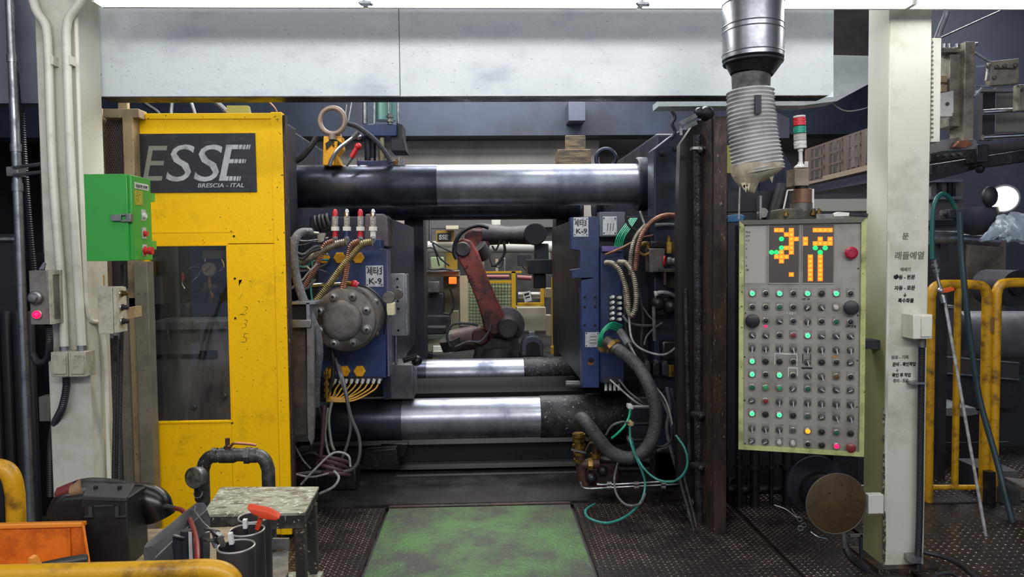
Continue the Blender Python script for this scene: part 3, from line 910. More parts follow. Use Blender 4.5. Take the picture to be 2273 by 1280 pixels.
# platens
xp = at(1452, 500, 5.2).x
zt_, zp = at(1500, 300, 5.0).z, at(1500, 1150, 5.0).z
part('fixed_platen', MB().box((xp, 5.16, .05), (xp + .75, 8.0, zU + .32)), oilyb, mc, bev=.02)
part('platen_face', MB().pp([(1452, 330), (1490, 300), (1560, 262), (1580, 262), (1580, 1150), (1500, 1150), (1452, 1050)], 4.95, .2), oilyb, mc, bev=.01)
for y, z in ((YM, zU), (YM, zD), (YK, zU), (YK, zD)):
    part('bar_boss', MB().lathe((xp - .07, y, z), (1, 0, 0), [(0, .19), (.01, .2), (.08, .2)], 36), oilyb, mc)
xm = at(640, 500, 5.3).x
part('moving_platen', MB().box((xm - .5, 5.25, .35), (xm + .02, 8.0, zU + .4)), oilyb, mc, bev=.02)
part('base_frame', MB().box((at(640, 1000, 5.75).x, 5.72, 0), (xp + .7, 7.72, at(1000, 985, 5.72).z)), mat('black green base', '#171b1d', .5, .1, ('#0e1012', 4, .45, .8), .15, 40, speck=('#4d5454', 60, .74)), mc)
part('bed_front', MB().box((at(790, 1010, 5.55).x, 5.5, 0.0), (xp + .4, 5.72, at(1000, 1040, 5.5).z)), mat('black green base', '#171b1d'), mc)
part('bed_rail', MB().pp([(810, 1000), (880, 995), (885, 1042), (800, 1042)], 5.48, .1), oily, mc, bev=.006)
part('bed_block', MB().pp([(845, 985), (905, 985), (898, 1015), (850, 1018)], 5.6, .15), oily, mc, bev=.006)
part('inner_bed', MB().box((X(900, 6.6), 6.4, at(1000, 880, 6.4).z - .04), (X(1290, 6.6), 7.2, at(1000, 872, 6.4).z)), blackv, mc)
for x in (940, 1190):
    part('bed_key', MB().pb(x, 862, x + 45, 880, 6.9, 7.0), rusty, mc)
# top of machine: clamp rods, lifting eyes, core puller
part('rear_shaft', MB().box((X(905, 7.9), 7.7, at(920, 800, 7.7).z), (X(945, 7.9), 8.1, at(920, 455, 7.7).z)), darkm, mc)
part('rear_shaft', MB().box((X(1236, 7.7), 7.72, at(1270, 900, 7.7).z), (X(1292, 7.9), 8.1, at(1270, 455, 7.7).z)), mat('dark brown shaft', '#2b2827', .5, .2, ('#1a191b', 5, .45, .8), stretch=(1, 1, .2)), mc)
def eye(px, py, Y, R_, r_, label, m):
    solo('lifting_eye', MB().torus(at(px, py, Y), (0.12, 1, 0), R_ * mpp(Y), r_ * mpp(Y), 36, 12).cyl(at(px, py + R_ + 1, Y), at(px, py + R_ + 14, Y), r_ * 1.5 * mpp(Y)), m, label, 'lifting eye')
eye(738, 268, 5.35, 28, 5.5, 'large tan lifting eye above the yellow bracket', mat('tan eye', '#8a7a6e', .5, .3))
eye(1345, 352, 6.0, 21, 5, 'dark lifting eye on top of the chrome bar by the platen', oilyb)

yb = thing('yellow_bracket', 'yellow bracket block standing on the upper tie bar', 'bracket', at(735, 367, 5.35))
part('block', MB().pp([(718, 302), (758, 302), (760, 330), (748, 345), (758, 367), (716, 367)], 5.36, .12), cleany, yb, bev=.006)
part('chevron', MB().pp([(722, 318), (740, 305), (760, 318), (760, 328), (740, 316), (724, 332)], 5.352, .008), oily, yb)
part('pin', MB().cyl(at(745, 366, 5.335), at(746, 314, 5.335), .012), cleany, yb)
part('cap', MB().pp([(738, 291), (752, 291), (757, 303), (734, 302)], 5.38, .06), mat('tan cap', '#9a8570', .5, .3), yb)
part('hole', MB().pc(740, 323, 5.349, 5.353, 2.5, 10), blackv, yb)
solo('hose_coil', MB().torus(at(632, 330, 5.1), (1, .3, 0), .08, .012, 24, 8).torus(at(638, 332, 5.12), (1, .3, 0), .085, .012, 24, 8).torus(at(628, 334, 5.08), (1, .3, 0), .075, .012, 24, 8), rubber, 'coil of black hose behind the top edge of the yellow guard', 'hose')
solo('casing_block', MB().pb(641, 313, 674, 366, 6.2, 6.4), mat('beige pink casing', '#b49a86', .5), 'beige casing block behind the black hose coil', 'casing', bev=.01)
solo('hydraulic_hose', MB().pt([(703, 303), (690, 325), (668, 350), (640, 365), (625, 380)], 6.5, 5.2), rubber, 'thick black hose sloping down beside the yellow bracket', 'hose')

cp = thing('core_cylinder', 'teal and steel core pulling cylinder with blue flange blocks', 'hydraulic cylinder', at(835, 367, 5.6))
part('barrel', MB().cyl(at(850, 190, 5.7), at(850, 268, 5.7), .065, n=28), teal, cp)
part('barrel', MB().cyl(at(871, 190, 5.75), at(871, 268, 5.75), .028), teal, cp)
for x in (810, 831, 863, 884):
    part('tie_rod', MB().cyl(at(x, 190, 5.62), at(x, 275, 5.62), .010 if x != 810 else .018), galv, cp)
part('upper_flange', MB().pb(806, 275, 880, 302, 5.55, 5.85), navy, cp, bev=.006)
part('side_block', MB().pp([(880, 272), (893, 275), (893, 300), (901, 335), (868, 335), (868, 302), (880, 302)], 5.58, .25), darkm, cp, bev=.005)
part('fitting_stack', MB().cyl(at(866, 252, 5.55), at(866, 276, 5.55), .016).cyl(at(866, 257, 5.55), at(866, 261, 5.55), .028).cyl(at(866, 266, 5.55), at(866, 271, 5.55), .028), steel, cp)
part('pillar', MB().cyl(at(818, 302, 5.7), at(818, 358, 5.7), .03).cyl(at(828, 302, 5.68), at(828, 358, 5.68), .022), oilyb, cp)
part('sleeve', MB().cyl(at(848, 306, 5.6), at(848, 358, 5.6), .028), mat('bronze sleeve', '#8f8a72', .35, .7), cp)
part('lower_flange', MB().pb(792, 356, 868, 369, 5.5, 5.85), navy, cp, bev=.006)
for x in (796, 826, 856):
    part('bolt', MB().cyl(at(x, 357, 5.52), at(x, 351, 5.52), .012, n=6), galv, cp)
solo('hydraulic_hose', MB().corr([(768, 273), (790, 280), (815, 296), (838, 316), (858, 342), (868, 362)], 6, 5.42, 3.4), mat('grey ribbed hose', '#4b4c52', .45, .3), 'ribbed dark hose arching over the blue flange blocks', 'hose')
hs = thing('hydraulic_hose', 'silver hose with swivel fitting bending down to the tie bar', 'hose', at(735, 367, 5.3))
part('hose', MB().pt([(792, 299), (775, 312), (752, 330), (738, 350), (731, 368)], 4.5, 5.3), galv, hs)
part('fitting', MB().cyl(at(784, 306, 5.3), at(797, 293, 5.3), .02, n=6).ball(at(796, 303, 5.32), .022), chrome, hs)
hr = thing('hydraulic_hose', 'hose with bright red end fitting below the swivel fitting', 'hose', at(775, 367, 5.28))
part('hose', MB().pt([(786, 341), (778, 354), (768, 368)], 4, 5.28), rubberg, hr)
part('fitting', MB().cyl(at(780, 349, 5.28), at(793, 327, 5.28), .018).ball(at(795, 325, 5.28), .026), redpl, hr)
for (xa, ya, xb, yb_) in ((783, 215, 774, 268), (770, 232, 762, 290)):
    solo('steel_rod', MB().cyl(at(xa, ya, 5.5), at(xb, yb_, 5.5), .008), galv, ['thin bright rod slanting down behind the lifting eye', 'short bright rod stub behind the lifting eye'][xa == 770], 'rod')
gb = thing('fitting_row', 'row of small pale fittings on the tie bar beside the blue flange', 'fittings', at(885, 367, 5.45))
for k, (x, h_) in enumerate(((876, 10), (881, 14), (886, 20), (890, 12), (897, 16))):
    part('fitting', MB().cyl(at(x, 367, 5.45), at(x, 367 - h_, 5.45), .007, n=8).cyl(at(x, 367 - h_ * .5, 5.45), at(x, 367 - h_ * .7, 5.45), .011, n=8), [copper, brass, galv, galv, galv][k], gb)

# cables glimpsed above the yellow guard
for k, (pts, r_, lb_) in enumerate((
    ([(300, 215), (330, 235), (352, 252)], 4, 'dark hose looping above the yellow guard near the frame hanger'),
    ([(383, 215), (380, 252)], 4, 'grey upright pipe above the yellow guard'),
    ([(420, 215), (432, 252)], 4, 'slanting grey pipe above the yellow guard'),
    ([(455, 215), (480, 228), (505, 252)], 6, 'thick dark hose bending above the yellow guard'),
    ([(585, 215), (610, 240), (618, 262)], 2, 'thin reddish cable dropping behind the yellow guard corner'))):
    solo('hose', MB().pt(pts + [(pts[-1][0] + 4, 280)], r_, 4.85), [rubber, galv, steel, rubberg, braidc][k], lb_, 'hose')
solo('cover_plate', MB().pp([(503, 234), (550, 234), (556, 268), (503, 268)], 4.8, .05), mat('olive cover', '#7f7a35', .5), 'olive cover plate peeking above the yellow guard', 'cover')
# ------------------------------------------------------------------ left mould half
YD = 5.0
ml = thing('die_half', 'blue die half with yellow hexagon caps and round steel flange', 'mould', at(785, 860, YD))
part('mounting_plate', MB().pp([(706, 531), (845, 531), (845, 552), (857, 552), (857, 838), (706, 838)], YD, .2), navy, ml, bev=.004)
xa, xb = at(690, 640, 5.2).x, at(859, 640, 5.2).x
part('die_block', MB().box((xa, YD + .201, at(780, 850, YD).z), (xb, 7.3, at(780, 480, YD + .2).z)), mat('dark blue block', '#1c2440', .45, .2, ('#14161f', 5, .45, .8)), ml, bev=.01)
part('edge_plate', MB().pb(858, 555, 862, 835, YD + .02, YD + .2), mat('violet grey edge', '#6f6a86', .4, .4), ml)
part('upper_block', MB().pp([(810, 474), (852, 474), (860, 484), (866, 548), (806, 548)], YD + .15, .3), mat('brown steel block', '#5f5458', .45, .4, ('#3a3338', 6, .45, .8)), ml, bev=.012)
HX = [(720, 572), (755, 572), (796, 572), (733, 827), (765, 823), (799, 823)]
for x, y in HX:
    part('hex_cap', MB().lathe(at(x, y, YD), (0, -1, 0), [(0, .041), (.018, .041), (.022, .036)], 6), cleany, ml)
npl = part('name_plate', MB().pb(812, 589, 851, 636, YD - .004, YD), platew, ml, label='silver plate with black writing')
part('lettering', ptext('세타3', 814, 609, YD - .0055, 14.5, 0, .0012, sx=.73), inkb, npl)
part('lettering', ptext('K-9', 818, 630, YD - .0055, 13, 0, .0012, sx=1.1), inkb, npl)
for x, y in ((815, 593), (847, 593), (815, 632), (847, 632)):
    part('rivet', MB().pc(x, y, YD - .006, YD - .004, 1.6, 8), inkb, npl)
# cylinder flange
hc = thing('hydraulic_cylinder', 'round bolted steel cylinder flange on the blue die half', 'hydraulic cylinder', at(763, 776, 4.7))
fc = at(763, 710, 4.66)
part('barrel', MB().lathe(fc, (0, 1, 0), [(.075, .205), (.08, .21), (.34, .21)], 48), flange, hc)
part('flange', MB().lathe(fc, (0, 1, 0), [(0, .185), (.006, .195), (.07, .195), (.074, .18)], 48), flange, hc)
part('boss', MB().lathe(fc + V((-.01, 0, 0)), (0, -1, 0), [(0, .125), (.02, .125), (.03, .115), (.034, .095)], 40), flange, hc)
for k in range(8):
    a = R(22.5 + 45 * k)
    p = fc + V((math.cos(a) * .158, 0, math.sin(a) * .158))
    b_ = part('bolt', MB().lathe(p, (0, -1, 0), [(0, .03), (.004, .03), (.0045, .023), (.03, .023), (.033, .019)], 18), steel, hc)
    part('socket', MB().cyl(p + V((0, -.0335, 0)), p + V((0, -.032, 0)), .011, n=6), oily, b_)
for k in range(4):
    a = R(30 + 60 * k - 60)
    p = fc + V((math.cos(a) * .205, .15, math.sin(a) * .205))
    part('lug', MB().ball(p, .022), flange, hc)
gl = thing('cable_gland', 'bright red elbow gland with rod on top of the round flange', 'gland', at(790, 635, 4.78))
part('gland', MB().ball(at(787, 630, 4.78), .026).cyl(at(787, 630, 4.78), at(794, 634, 4.78), .022), redpl, gl)
part('ferrule', MB().cyl(at(766, 629, 4.79), at(781, 629, 4.78), .02, .014), brass, gl)
part('rod', MB().cyl(at(684, 634, 4.82), at(766, 630, 4.8), .017), chrome, gl)
part('cable', MB().pt([(796, 633, 4.76), (820, 640, 4.72), (845, 662, 4.72), (856, 690, 4.75), (856, 712, 4.8), (852, 740, 4.85)], 2.4), rubber, gl)
ls = thing('limit_switch', 'cream limit switch at the edge of the round flange', 'switch', at(866, 700, 4.85))
part('body', MB().pb(858, 672, 875, 700, 4.86, 4.95), mat('cream switch', '#cfcaa6', .45), ls, bev=.006)
part('roller', MB().pc(862, 660, 4.86, 4.9, 13), flange, ls)
part('roller', MB().pc(881, 653, 5.0, 5.06, 12), flange, ls)
part('arm', MB().bar(at(868, 672, 4.88), at(876, 660, 4.9), .014).cyl(at(868, 700, 4.9), at(862, 718, 4.9), .006), steel, ls)
gp = thing('drilled_plate', 'grey drilled steel plate on the side of the blue die half', 'plate', at(884, 745, 5.6))
part('plate', MB().pb(861, 607, 899, 745, 5.35, 5.4), mat('grey drilled steel', '#9b9da0', .42, .5, ('#73757a', 4, .45, .8), .03), gp, bev=.003)
part('edge', MB().pb(899.5, 608, 904, 744, 5.355, 5.5), galv, gp)
for x, y in ((882, 619), (882, 637), (883, 668), (884, 685), (884, 733)):
    part('hole', MB().pc(x, y, 5.346, 5.351, 2.6, 12), blackv, gp)
for nm, (x0, y0, x1, y1), Y, lb_ in (('guide_block', (850, 800, 918, 886), 5.3, 'grey guide block between the blue die half and the rear tie bar'),):
    o = thing(nm, lb_, 'block', at((x0 + x1) / 2, y1, Y))
    part('block', MB().pb(x0 + 12, y0 + 8, x1, y1, Y + .1, Y + .4), mat('grey guide steel', '#6b6b6c', .45, .5, ('#45444a', 6, .45, .8)), o, bev=.01)
    part('side', MB().pb(x0, y0 + 22, x0 + 14, y1, Y, Y + .3), oilyb, o)
    part('pin', MB().cyl(at(879, 745, 5.42), at(879, 806, 5.42), .012), galv, o)
    part('clip', MB().cyl(at(895, 800, 5.4), at(925, 790, 5.4), .02).ball(at(925, 800, 5.45), .04), oily, o)

# quick couplers on top
for k, (x, c_, lb_) in enumerate(((744, redpl, 'sight glass coupler with red cap nearest the yellow guard'), (770, chrome, 'sight glass coupler with silver cap between two red ones'), (800, redpl, 'sight glass coupler with red cap second from the brown block'), (828, chrome, 'sight glass coupler with silver cap closest to the brown block'))):
    Y = 4.92
    q = thing('flow_coupler', lb_, 'coupler', at(x, 531, Y), 'couplers on the blue die half')
    low = [redpl, navy, redpl, white][k]
    part('base', MB().cyl(at(x, 531, Y), at(x, 512, Y), 6 * mpp(Y)), low, q)
    part('ring', MB().cyl(at(x, 512, Y), at(x, 503, Y), 9 * mpp(Y)), white, q)
    part('tube', MB().cyl(at(x, 503, Y), at(x, 480, Y), 6.5 * mpp(Y)), mat('frosted tube', '#b3afa9', .2, .1, ('#76706c', 60, .5, .6), stretch=(1, 1, 3)), q)
    part('cap', MB().lathe(at(x, 480, Y), (0, 0, 1), [(0, .017), (.03, .017), (.04, .012), (.048, .006)]), c_, q)
    part('spigot', MB().cyl(at(x, 528, Y), at(x, 534, Y - .08), .017), galv, q)
# braided hoses from the couplers
for pts, r_, m_, lb_ in (
    ([(826, 537), (806, 541), (790, 556), (760, 592), (718, 648), (684, 690)], 8.5, mat('brassy braid', '#a39468', .4, .65, ('#6a5d40', 20, .45, .8)), 'yellowish braided hose crossing in front of the others'),
    ([(798, 535), (780, 545), (773, 570), (765, 620), (750, 680), (730, 730), (712, 765)], 7.5, braidc, 'coppery braided hose running down over the round flange'),
    ([(768, 537), (745, 543), (720, 555), (690, 572), (655, 585)], 9, braid, 'silver braided hose bending away behind the yellow guard'),
    ([(742, 535), (722, 545), (708, 575), (692, 610), (672, 640)], 7.5, braidc, 'brown braided hose dropping behind the silver braided hose')):
    solo('braided_hose', MB().corr([(x, y, 4.72) for x, y in pts], r_, None, 4.2, 12, .2), m_, lb_, 'hose')
solo('hydraulic_hose', MB().pt([(690, 515, 4.62), (665, 518, 4.55), (652, 545, 4.5), (655, 600, 4.48), (668, 650, 4.47), (684, 690, 4.46), (702, 735, 4.46), (708, 780, 4.46), (702, 835, 4.5), (700, 900, 4.55)], 9.5, n=12), rubberg, 'thick dusty grey hose curving past the splash guard', 'hose')
solo('hose_bundle', MB().torus(at(722, 494, 5.0), (1, 0, .3), .05, .012, 24, 8).torus(at(713, 495, 5.0), (1, 0, .2), .05, .012, 24, 8).torus(at(704, 497, 5.0), (1, 0, .25), .05, .012, 24, 8).torus(at(731, 492, 5.0), (1, 0, .3), .05, .012, 24, 8), rubber, 'coiled black spiral hose behind the red capped coupler', 'hose')
random.seed(3)
for k in range(7):
    y0 = 520 + k * 12
    solo('cable', MB().pt([(642 + random.random() * 6, y0 + random.random() * 14, 4.7), (672, y0 + 6 + random.random() * 22, 4.72), (700, y0 + random.random() * 20, 4.78), (728, y0 - 4 + random.random() * 18, 4.95)], 1.6 + random.random() * 1.6, n=6), [whitew, rubber, rubberg, whitew, tealt, rubber, rubberg][k],
         ['topmost pale', 'upper black', 'upper grey', 'middle pale', 'teal', 'lower black', 'lowest grey'][k] + ' thin cable tangled behind the braided hoses and the thick dusty hose', 'cable', 'tangled cables behind the yellow guard')
solo('bracket', MB().pp([(704, 517), (722, 517), (718, 535), (706, 538)], 4.75, .03).cyl(at(688, 516, 4.75), at(708, 518, 4.75), .01), galv, 'pale clamp bracket holding cables near the red capped coupler', 'bracket')
# lower fittings and yellow lubrication tubes
random.seed(5)
for k in range(9):
    x = 742 + k * 12.3
    Y = 4.94
    q = thing('lubrication_tube', ['first', 'second', 'third', 'fourth', 'fifth', 'sixth', 'seventh', 'eighth', 'last'][k] + ' yellow lubrication tube under the die half, counted from the brass manifold', 'tube', at(x, 845, Y), 'yellow lubrication tubes')
    part('fitting', MB().cyl(at(x, 850, Y), at(x + 3, 841, Y), .011, n=10), white, q)
    part('tube', MB().pt([(x, 851, Y), (x - 8 - k * .6, 862 + k * .6, Y - .03), (x * .5 + 738 * .5 - 8, 876 + k * 1.3 + random.random() * 3, Y - .1), (724, 879 + k * 1.4, Y - .12)], 1.9, n=6), yelt, q)
solo('fitting_strip', MB().pb(735, 838, 848, 846, 4.96, 5.05), darkm, 'dark strip of ports under the blue die half', 'manifold')
bm_ = thing('brass_manifold', 'upright pale brass manifold at the corner of the die half', 'manifold', at(725, 900, 4.7))
part('body', MB().cyl(at(725, 822, 4.72), at(725, 880, 4.72), .012), brass, bm_)
for y in (832, 848, 862, 876):
    part('nut', MB().cyl(at(725, y, 4.72), at(725, y + 7, 4.72), .018, n=6), brass, bm_)
part('elbow', MB().pt([(725, 826, 4.72), (727, 818, 4.75), (732, 815, 4.85)], 4), brass, bm_)
for pts, r_, m_, lb_ in (
    ([(745, 796, 4.75), (757, 840, 4.62), (770, 890, 4.6), (778, 950, 4.6), (762, 1010, 4.6), (738, 1040, 4.6), (700, 1050, 4.6), (652, 1055, 4.6)], 3.2, mat('grey cable', '#58555a', .4), 'grey cable hanging in a long loop from the round flange'),
    ([(752, 810, 4.7), (766, 860, 4.58), (778, 920, 4.56), (797, 970, 4.56), (798, 1010, 4.56), (785, 1038, 4.56), (755, 1047, 4.56), (700, 1047, 4.56), (660, 1052, 4.56)], 3.6, mat('grey cable', '#58555a', .4), 'second grey cable hanging in a wider loop beside the first'),
    ([(720, 900, 4.62), (717, 950, 4.62), (712, 1010, 4.62), (704, 1030, 4.62)], 4, purple, 'purple brown hose dropping straight from the brass manifold'),
    ([(737, 890, 4.7), (730, 930, 4.66), (735, 980, 4.62), (742, 1000, 4.6)], 3.4, mat('olive hose', '#5c6156', .4), 'dull olive hose below the yellow tubes'),
    ([(698, 880, 4.66), (712, 920, 4.66), (716, 980, 4.66), (706, 1030, 4.66)], 4, rubber, 'black hose behind the purple brown hose'),
    ([(648, 1050, 4.55), (690, 1058, 4.5), (730, 1050, 4.5)], 2.2, whitew, 'pale wire lying behind the yellow guard foot'),
    ([(668, 1075, 4.5), (700, 1040, 4.5), (740, 1005, 4.5), (772, 1010, 4.5), (778, 1035, 4.5)], 2.6, whitew, 'pale wire crossing the coiled hoses at the guard foot'),
    ([(655, 990, 4.6), (672, 1020, 4.55), (690, 1040, 4.5)], 2, rubberg, 'thin grey wire slanting beside the yellow guard'),
    ([(710, 1095, 4.5), (740, 1080, 4.45), (752, 1060, 4.45), (742, 1045, 4.5)], 3, whitew, 'looped pale cable above the floor by the painted stand')):
    solo('cable', MB().pt(pts, r_, n=8), m_, lb_, 'cable')
solo('hose_coil', MB().torus(at(740, 1030, 4.62), (.3, .5, 1), .085, .013, 28, 8).torus(at(742, 1022, 4.63), (.2, .5, 1), .09, .012, 28, 8).torus(at(738, 1040, 4.6), (.3, .4, 1), .08, .013, 28, 8).torus(at(744, 1052, 4.6), (.1, .4, 1), .085, .012, 28, 8), purple, 'coil of brown hoses on the floor beside the yellow guard', 'hose')
solo('machine_pedestal', MB().pb(655, 1000, 705, 1090, 4.85, 5.01).pb(700, 1040, 790, 1088, 5.0, 5.2), oily, 'dark oily machine foot behind the coiled brown hoses', 'machine foot', bev=.01)

# ------------------------------------------------------------------ right mould half
mr = thing('die_half', 'blue stepped die half bolted to the dark platen', 'mould', at(1330, 860, YD))
part('mounting_plate', MB().pp([(1267, 482), (1330, 482), (1330, 600), (1330, 860), (1293, 860), (1290, 622), (1317, 617), (1316, 616), (1270, 617), (1268, 599), (1288, 596), (1288, 556), (1268, 552)], YD, .12), navy, mr, bev=.003)
part('front_block', MB().pp([(1334, 549), (1385, 549), (1385, 850), (1334, 850)], YD - .06, .2), mat('deep blue block', '#1f2f58', .42, 0, ('#14193a', 5, .45, .85)), mr, bev=.004)
xa, xb = at(1290, 640, YD + .13).x, at(1438, 640, 5.2).x
part('die_block', MB().box((xa, YD + .125, at(1330, 855, YD).z), (xb, 7.3, at(1330, 478, YD).z)), mat('dark die steel', '#24242a', .45, .3, ('#161619', 5, .45, .8), .1, 20), mr, bev=.01)
part('upper_block', MB().pb(1330, 470, 1388, 525, YD + .01, YD + .12), mat('grey top block', '#5b5e66', .4, .5), mr, bev=.004)
n1 = part('name_plate', MB().pb(1273, 482, 1306, 525, YD - .004, YD), platew, mr, label='silver plate with black writing')
part('lettering', ptext('세타3', 1275, 501, YD - .0055, 12.5, 0, .001, sx=.68), inkb, n1)
part('lettering', ptext('K-9', 1278, 518, YD - .0055, 11, 0, .001, sx=1.15), inkb, n1)
n2 = part('name_plate', MB().pb(1338, 480, 1369, 521, YD + .005, YD + .01), platew, mr, label='scratched silver plate')
part('scratch', ptext('III', 1345, 512, YD + .004, 18, .1, 0), mat('grey scratch', '#6d6f70', .5), n2)
n3 = part('name_plate', MB().pb(1299, 737, 1330, 770, YD - .004, YD), platew, mr, label='grey data plate')
for k in range(3):
    part('text_line', MB().pb(1309, 746 + k * 7, 1324, 748 + k * 7, YD - .005, YD - .004), inkp, n3)
for p_, xs_, ys_ in ((n1, (1276, 1303), (486, 521)), (n2, (1341, 1366), (484, 517)), (n3, (1302, 1327), (740, 767))):
    for x in xs_:
        for y in ys_:
            part('rivet', MB().pc(x, y, YD - .0065, YD + .006, 1.5, 8), inkb, p_)
for x, y, r_ in ((1298, 660, 3), (1321, 660, 3), (1298, 681, 3), (1321, 681, 3), (1298, 722, 3), (1321, 722, 3), (1312, 801, 7.5)):
    part('hole', MB().pc(x, y, YD - .002, YD + .001, r_, 16), blackv, mr)
part('hook', MB().pp([(1304, 802), (1314, 806), (1320, 802), (1316, 810), (1306, 810)], YD - .004, .002), copper, mr)
part('pin', MB().cyl(at(1256, 852, 5.3), at(1300, 852, 5.3), 8 * mpp(5.3)), mat('dull pin', '#76736f', .4, .6), mr)
for k in range(5):
    for j, x in enumerate((1356, 1372)):
        y = 661 + k * 12
        f_ = part('fitting', MB().cyl(at(x, y, YD - .06), at(x + 5, y - 3 + 2 * j, YD - .13), .011, n=10), white, mr)
        part('collar', MB().torus(at(x, y, YD - .065), (0, 1, 0), .012, .004, 14, 6), blackpl, f_)
for k in range(4):
    x = 1345 + k * 9.5
    part('lower_fitting', MB().cyl(at(x, 850, YD - .02), at(x, 866, YD - .02), .01, n=10), white, mr)
part('lower_strip', MB().pb(1338, 838, 1382, 849, YD - .09, YD - .061), darkm, mr)
part('top_bracket', MB().pb(1336, 546, 1380, 558, YD - .1, YD - .061), mat('violet steel', '#6a5a8c', .35, .6), mr, bev=.003)
for k in range(5):
    solo('air_tube', MB().pt([(1364 + k * 4, 548, 4.9), (1370 + k * 4.2, 525, 4.9 + .012 * (k % 2)), (1383 + k * 4.4, 505, 4.95), (1400 + k * 3.6, 484, 5.05)], 1.35, n=6), greent, ['first', 'second', 'third', 'fourth', 'fifth'][k] + ' green air tube of the bundle above the blue block, counted from its name plates', 'tube', 'green air tubes above the die block')
for k in range(4):
    solo('air_tube', MB().pt([(1380 - k * 3, 722 + k * 4, 4.85), (1358 - k * 2, 716 + k * 4, 4.78), (1338, 732 + k * 3, 4.76), (1329 + k * 3, 755, 4.78), (1328 + k * 4, 775, 4.85)], 2.0, n=6), greent, ['outermost', 'second', 'third', 'innermost'][k] + ' of the looping green air tubes around the grey data plate', 'tube', 'looping green air tubes')
solo('tube_fitting', MB().pp([(1325, 768), (1350, 774), (1346, 783), (1332, 781)], 4.82, .03), brass, 'small brass block at the end of the looping green tubes', 'fitting')
for pts, r_, m_, lb_ in (
    ([(1506, 479, 4.9), (1478, 478, 4.85), (1450, 490, 4.8), (1428, 515, 4.75), (1416, 550, 4.72), (1410, 600, 4.72)], 6, braidc, 'reddish ribbed hose arching in from the dark platen'),
    ([(1432, 500, 4.85), (1412, 525, 4.78), (1401, 560, 4.74), (1400, 610, 4.74)], 5.5, braid, 'ribbed brown hose behind the reddish arching hose'),
    ([(1346, 583, 4.88), (1362, 586, 4.78), (1378, 606, 4.74), (1392, 650, 4.72), (1396, 690, 4.72)], 6.5, braid, 'ribbed grey hose leaving the blue block first of the pair'),
    ([(1374, 582, 4.86), (1392, 586, 4.74), (1407, 615, 4.68), (1413, 660, 4.67), (1408, 692, 4.68), (1400, 700, 4.7), (1392, 680, 4.72), (1388, 640, 4.74)], 6.5, braid, 'ribbed grey hose making the lower U bend beside the blue block')):
    solo('braided_hose', MB().corr(pts, r_, None, 4.2, 12, .2), m_, lb_, 'hose')
for pts, r_, m_, lb_ in (
    ([(1345, 565, 4.86), (1380, 550, 4.8), (1420, 530, 4.9), (1452, 522, 5.0)], 3, braidc, 'straight thin hose slanting up from the blue block'),
    ([(1383, 700, 4.8), (1395, 715, 4.76), (1420, 722, 4.8), (1450, 722, 4.88)], 3, rubberg, 'grey cable running sideways below the U bend'),
    ([(1396, 700, 4.76), (1402, 750, 4.7), (1425, 775, 4.7), (1470, 787, 4.7), (1500, 770, 4.75), (1514, 740, 4.8), (1514, 724, 4.85)], 2.4, whitew, 'pale cable sagging in a wide curve across the dark platen'),
    ([(1430, 765, 4.8), (1436, 745, 4.8), (1456, 725, 4.85), (1470, 716, 4.85)], 2.2, rubberg, 'short grey cable looping above the sagging pale cable'),
    ([(1425, 678, 4.85), (1440, 700, 4.85), (1455, 715, 4.85)], 2, rubberg, 'thin cable slanting across the dark platen'),
    ([(1395, 760, 4.66), (1430, 830, 4.62), (1470, 890, 4.6), (1490, 940, 4.6), (1488, 985, 4.62), (1460, 1000, 4.66)], 3.4, rubberg, 'dark cable outside the thick drooping hose'),
    ([(1400, 770, 4.64), (1440, 838, 4.6), (1478, 890, 4.58), (1497, 960, 4.58)], 2.2, whitew, 'pale thin cable running along the thick drooping hose'),
    ([(1354, 842, 4.86), (1385, 870, 4.8), (1412, 892, 4.76), (1432, 903, 4.76)], 2.2, whitew, 'pale thin tube from the lower fittings of the blue block'),
    ([(1374, 842, 4.86), (1395, 868, 4.8), (1420, 888, 4.76), (1434, 900, 4.76)], 2.2, rubberg, 'grey thin tube beside the pale one under the blue block')):
    solo('cable', MB().pt(pts, r_, n=8), m_, lb_, 'cable')
th = thing('coolant_hose', 'thick gritty grey hose drooping in a big U by the platen', 'hose', at(1400, 1020, 4.5))
part('hose', MB().pt([(1366, 772, 4.72), (1385, 785, 4.66), (1415, 812, 4.6), (1443, 860, 4.52), (1456, 915, 4.5), (1450, 965, 4.5), (1428, 1002, 4.5), (1395, 1016, 4.5), (1355, 1002, 4.5), (1325, 968, 4.5), (1302, 938, 4.52), (1290, 928, 4.6), (1282, 940, 4.68)], 14, n=14), mat('gritty grey rubber', '#454548', .6, .1, ('#2b2b2e', 9, .45, .8), .5, 70, speck=('#8a8a8c', 110, .70)), th)
part('ferrule', MB().cyl(at(1345, 757, 4.76), at(1370, 776, 4.7), .042), flange, th)
part('ferrule', MB().cyl(at(1358, 765, 4.73), at(1364, 771, 4.715), .055, n=6), brass, th)
part('elbow', MB().pt([(1376, 735, 4.78), (1385, 748, 4.74), (1395, 765, 4.68)], 9), rubberg, th)
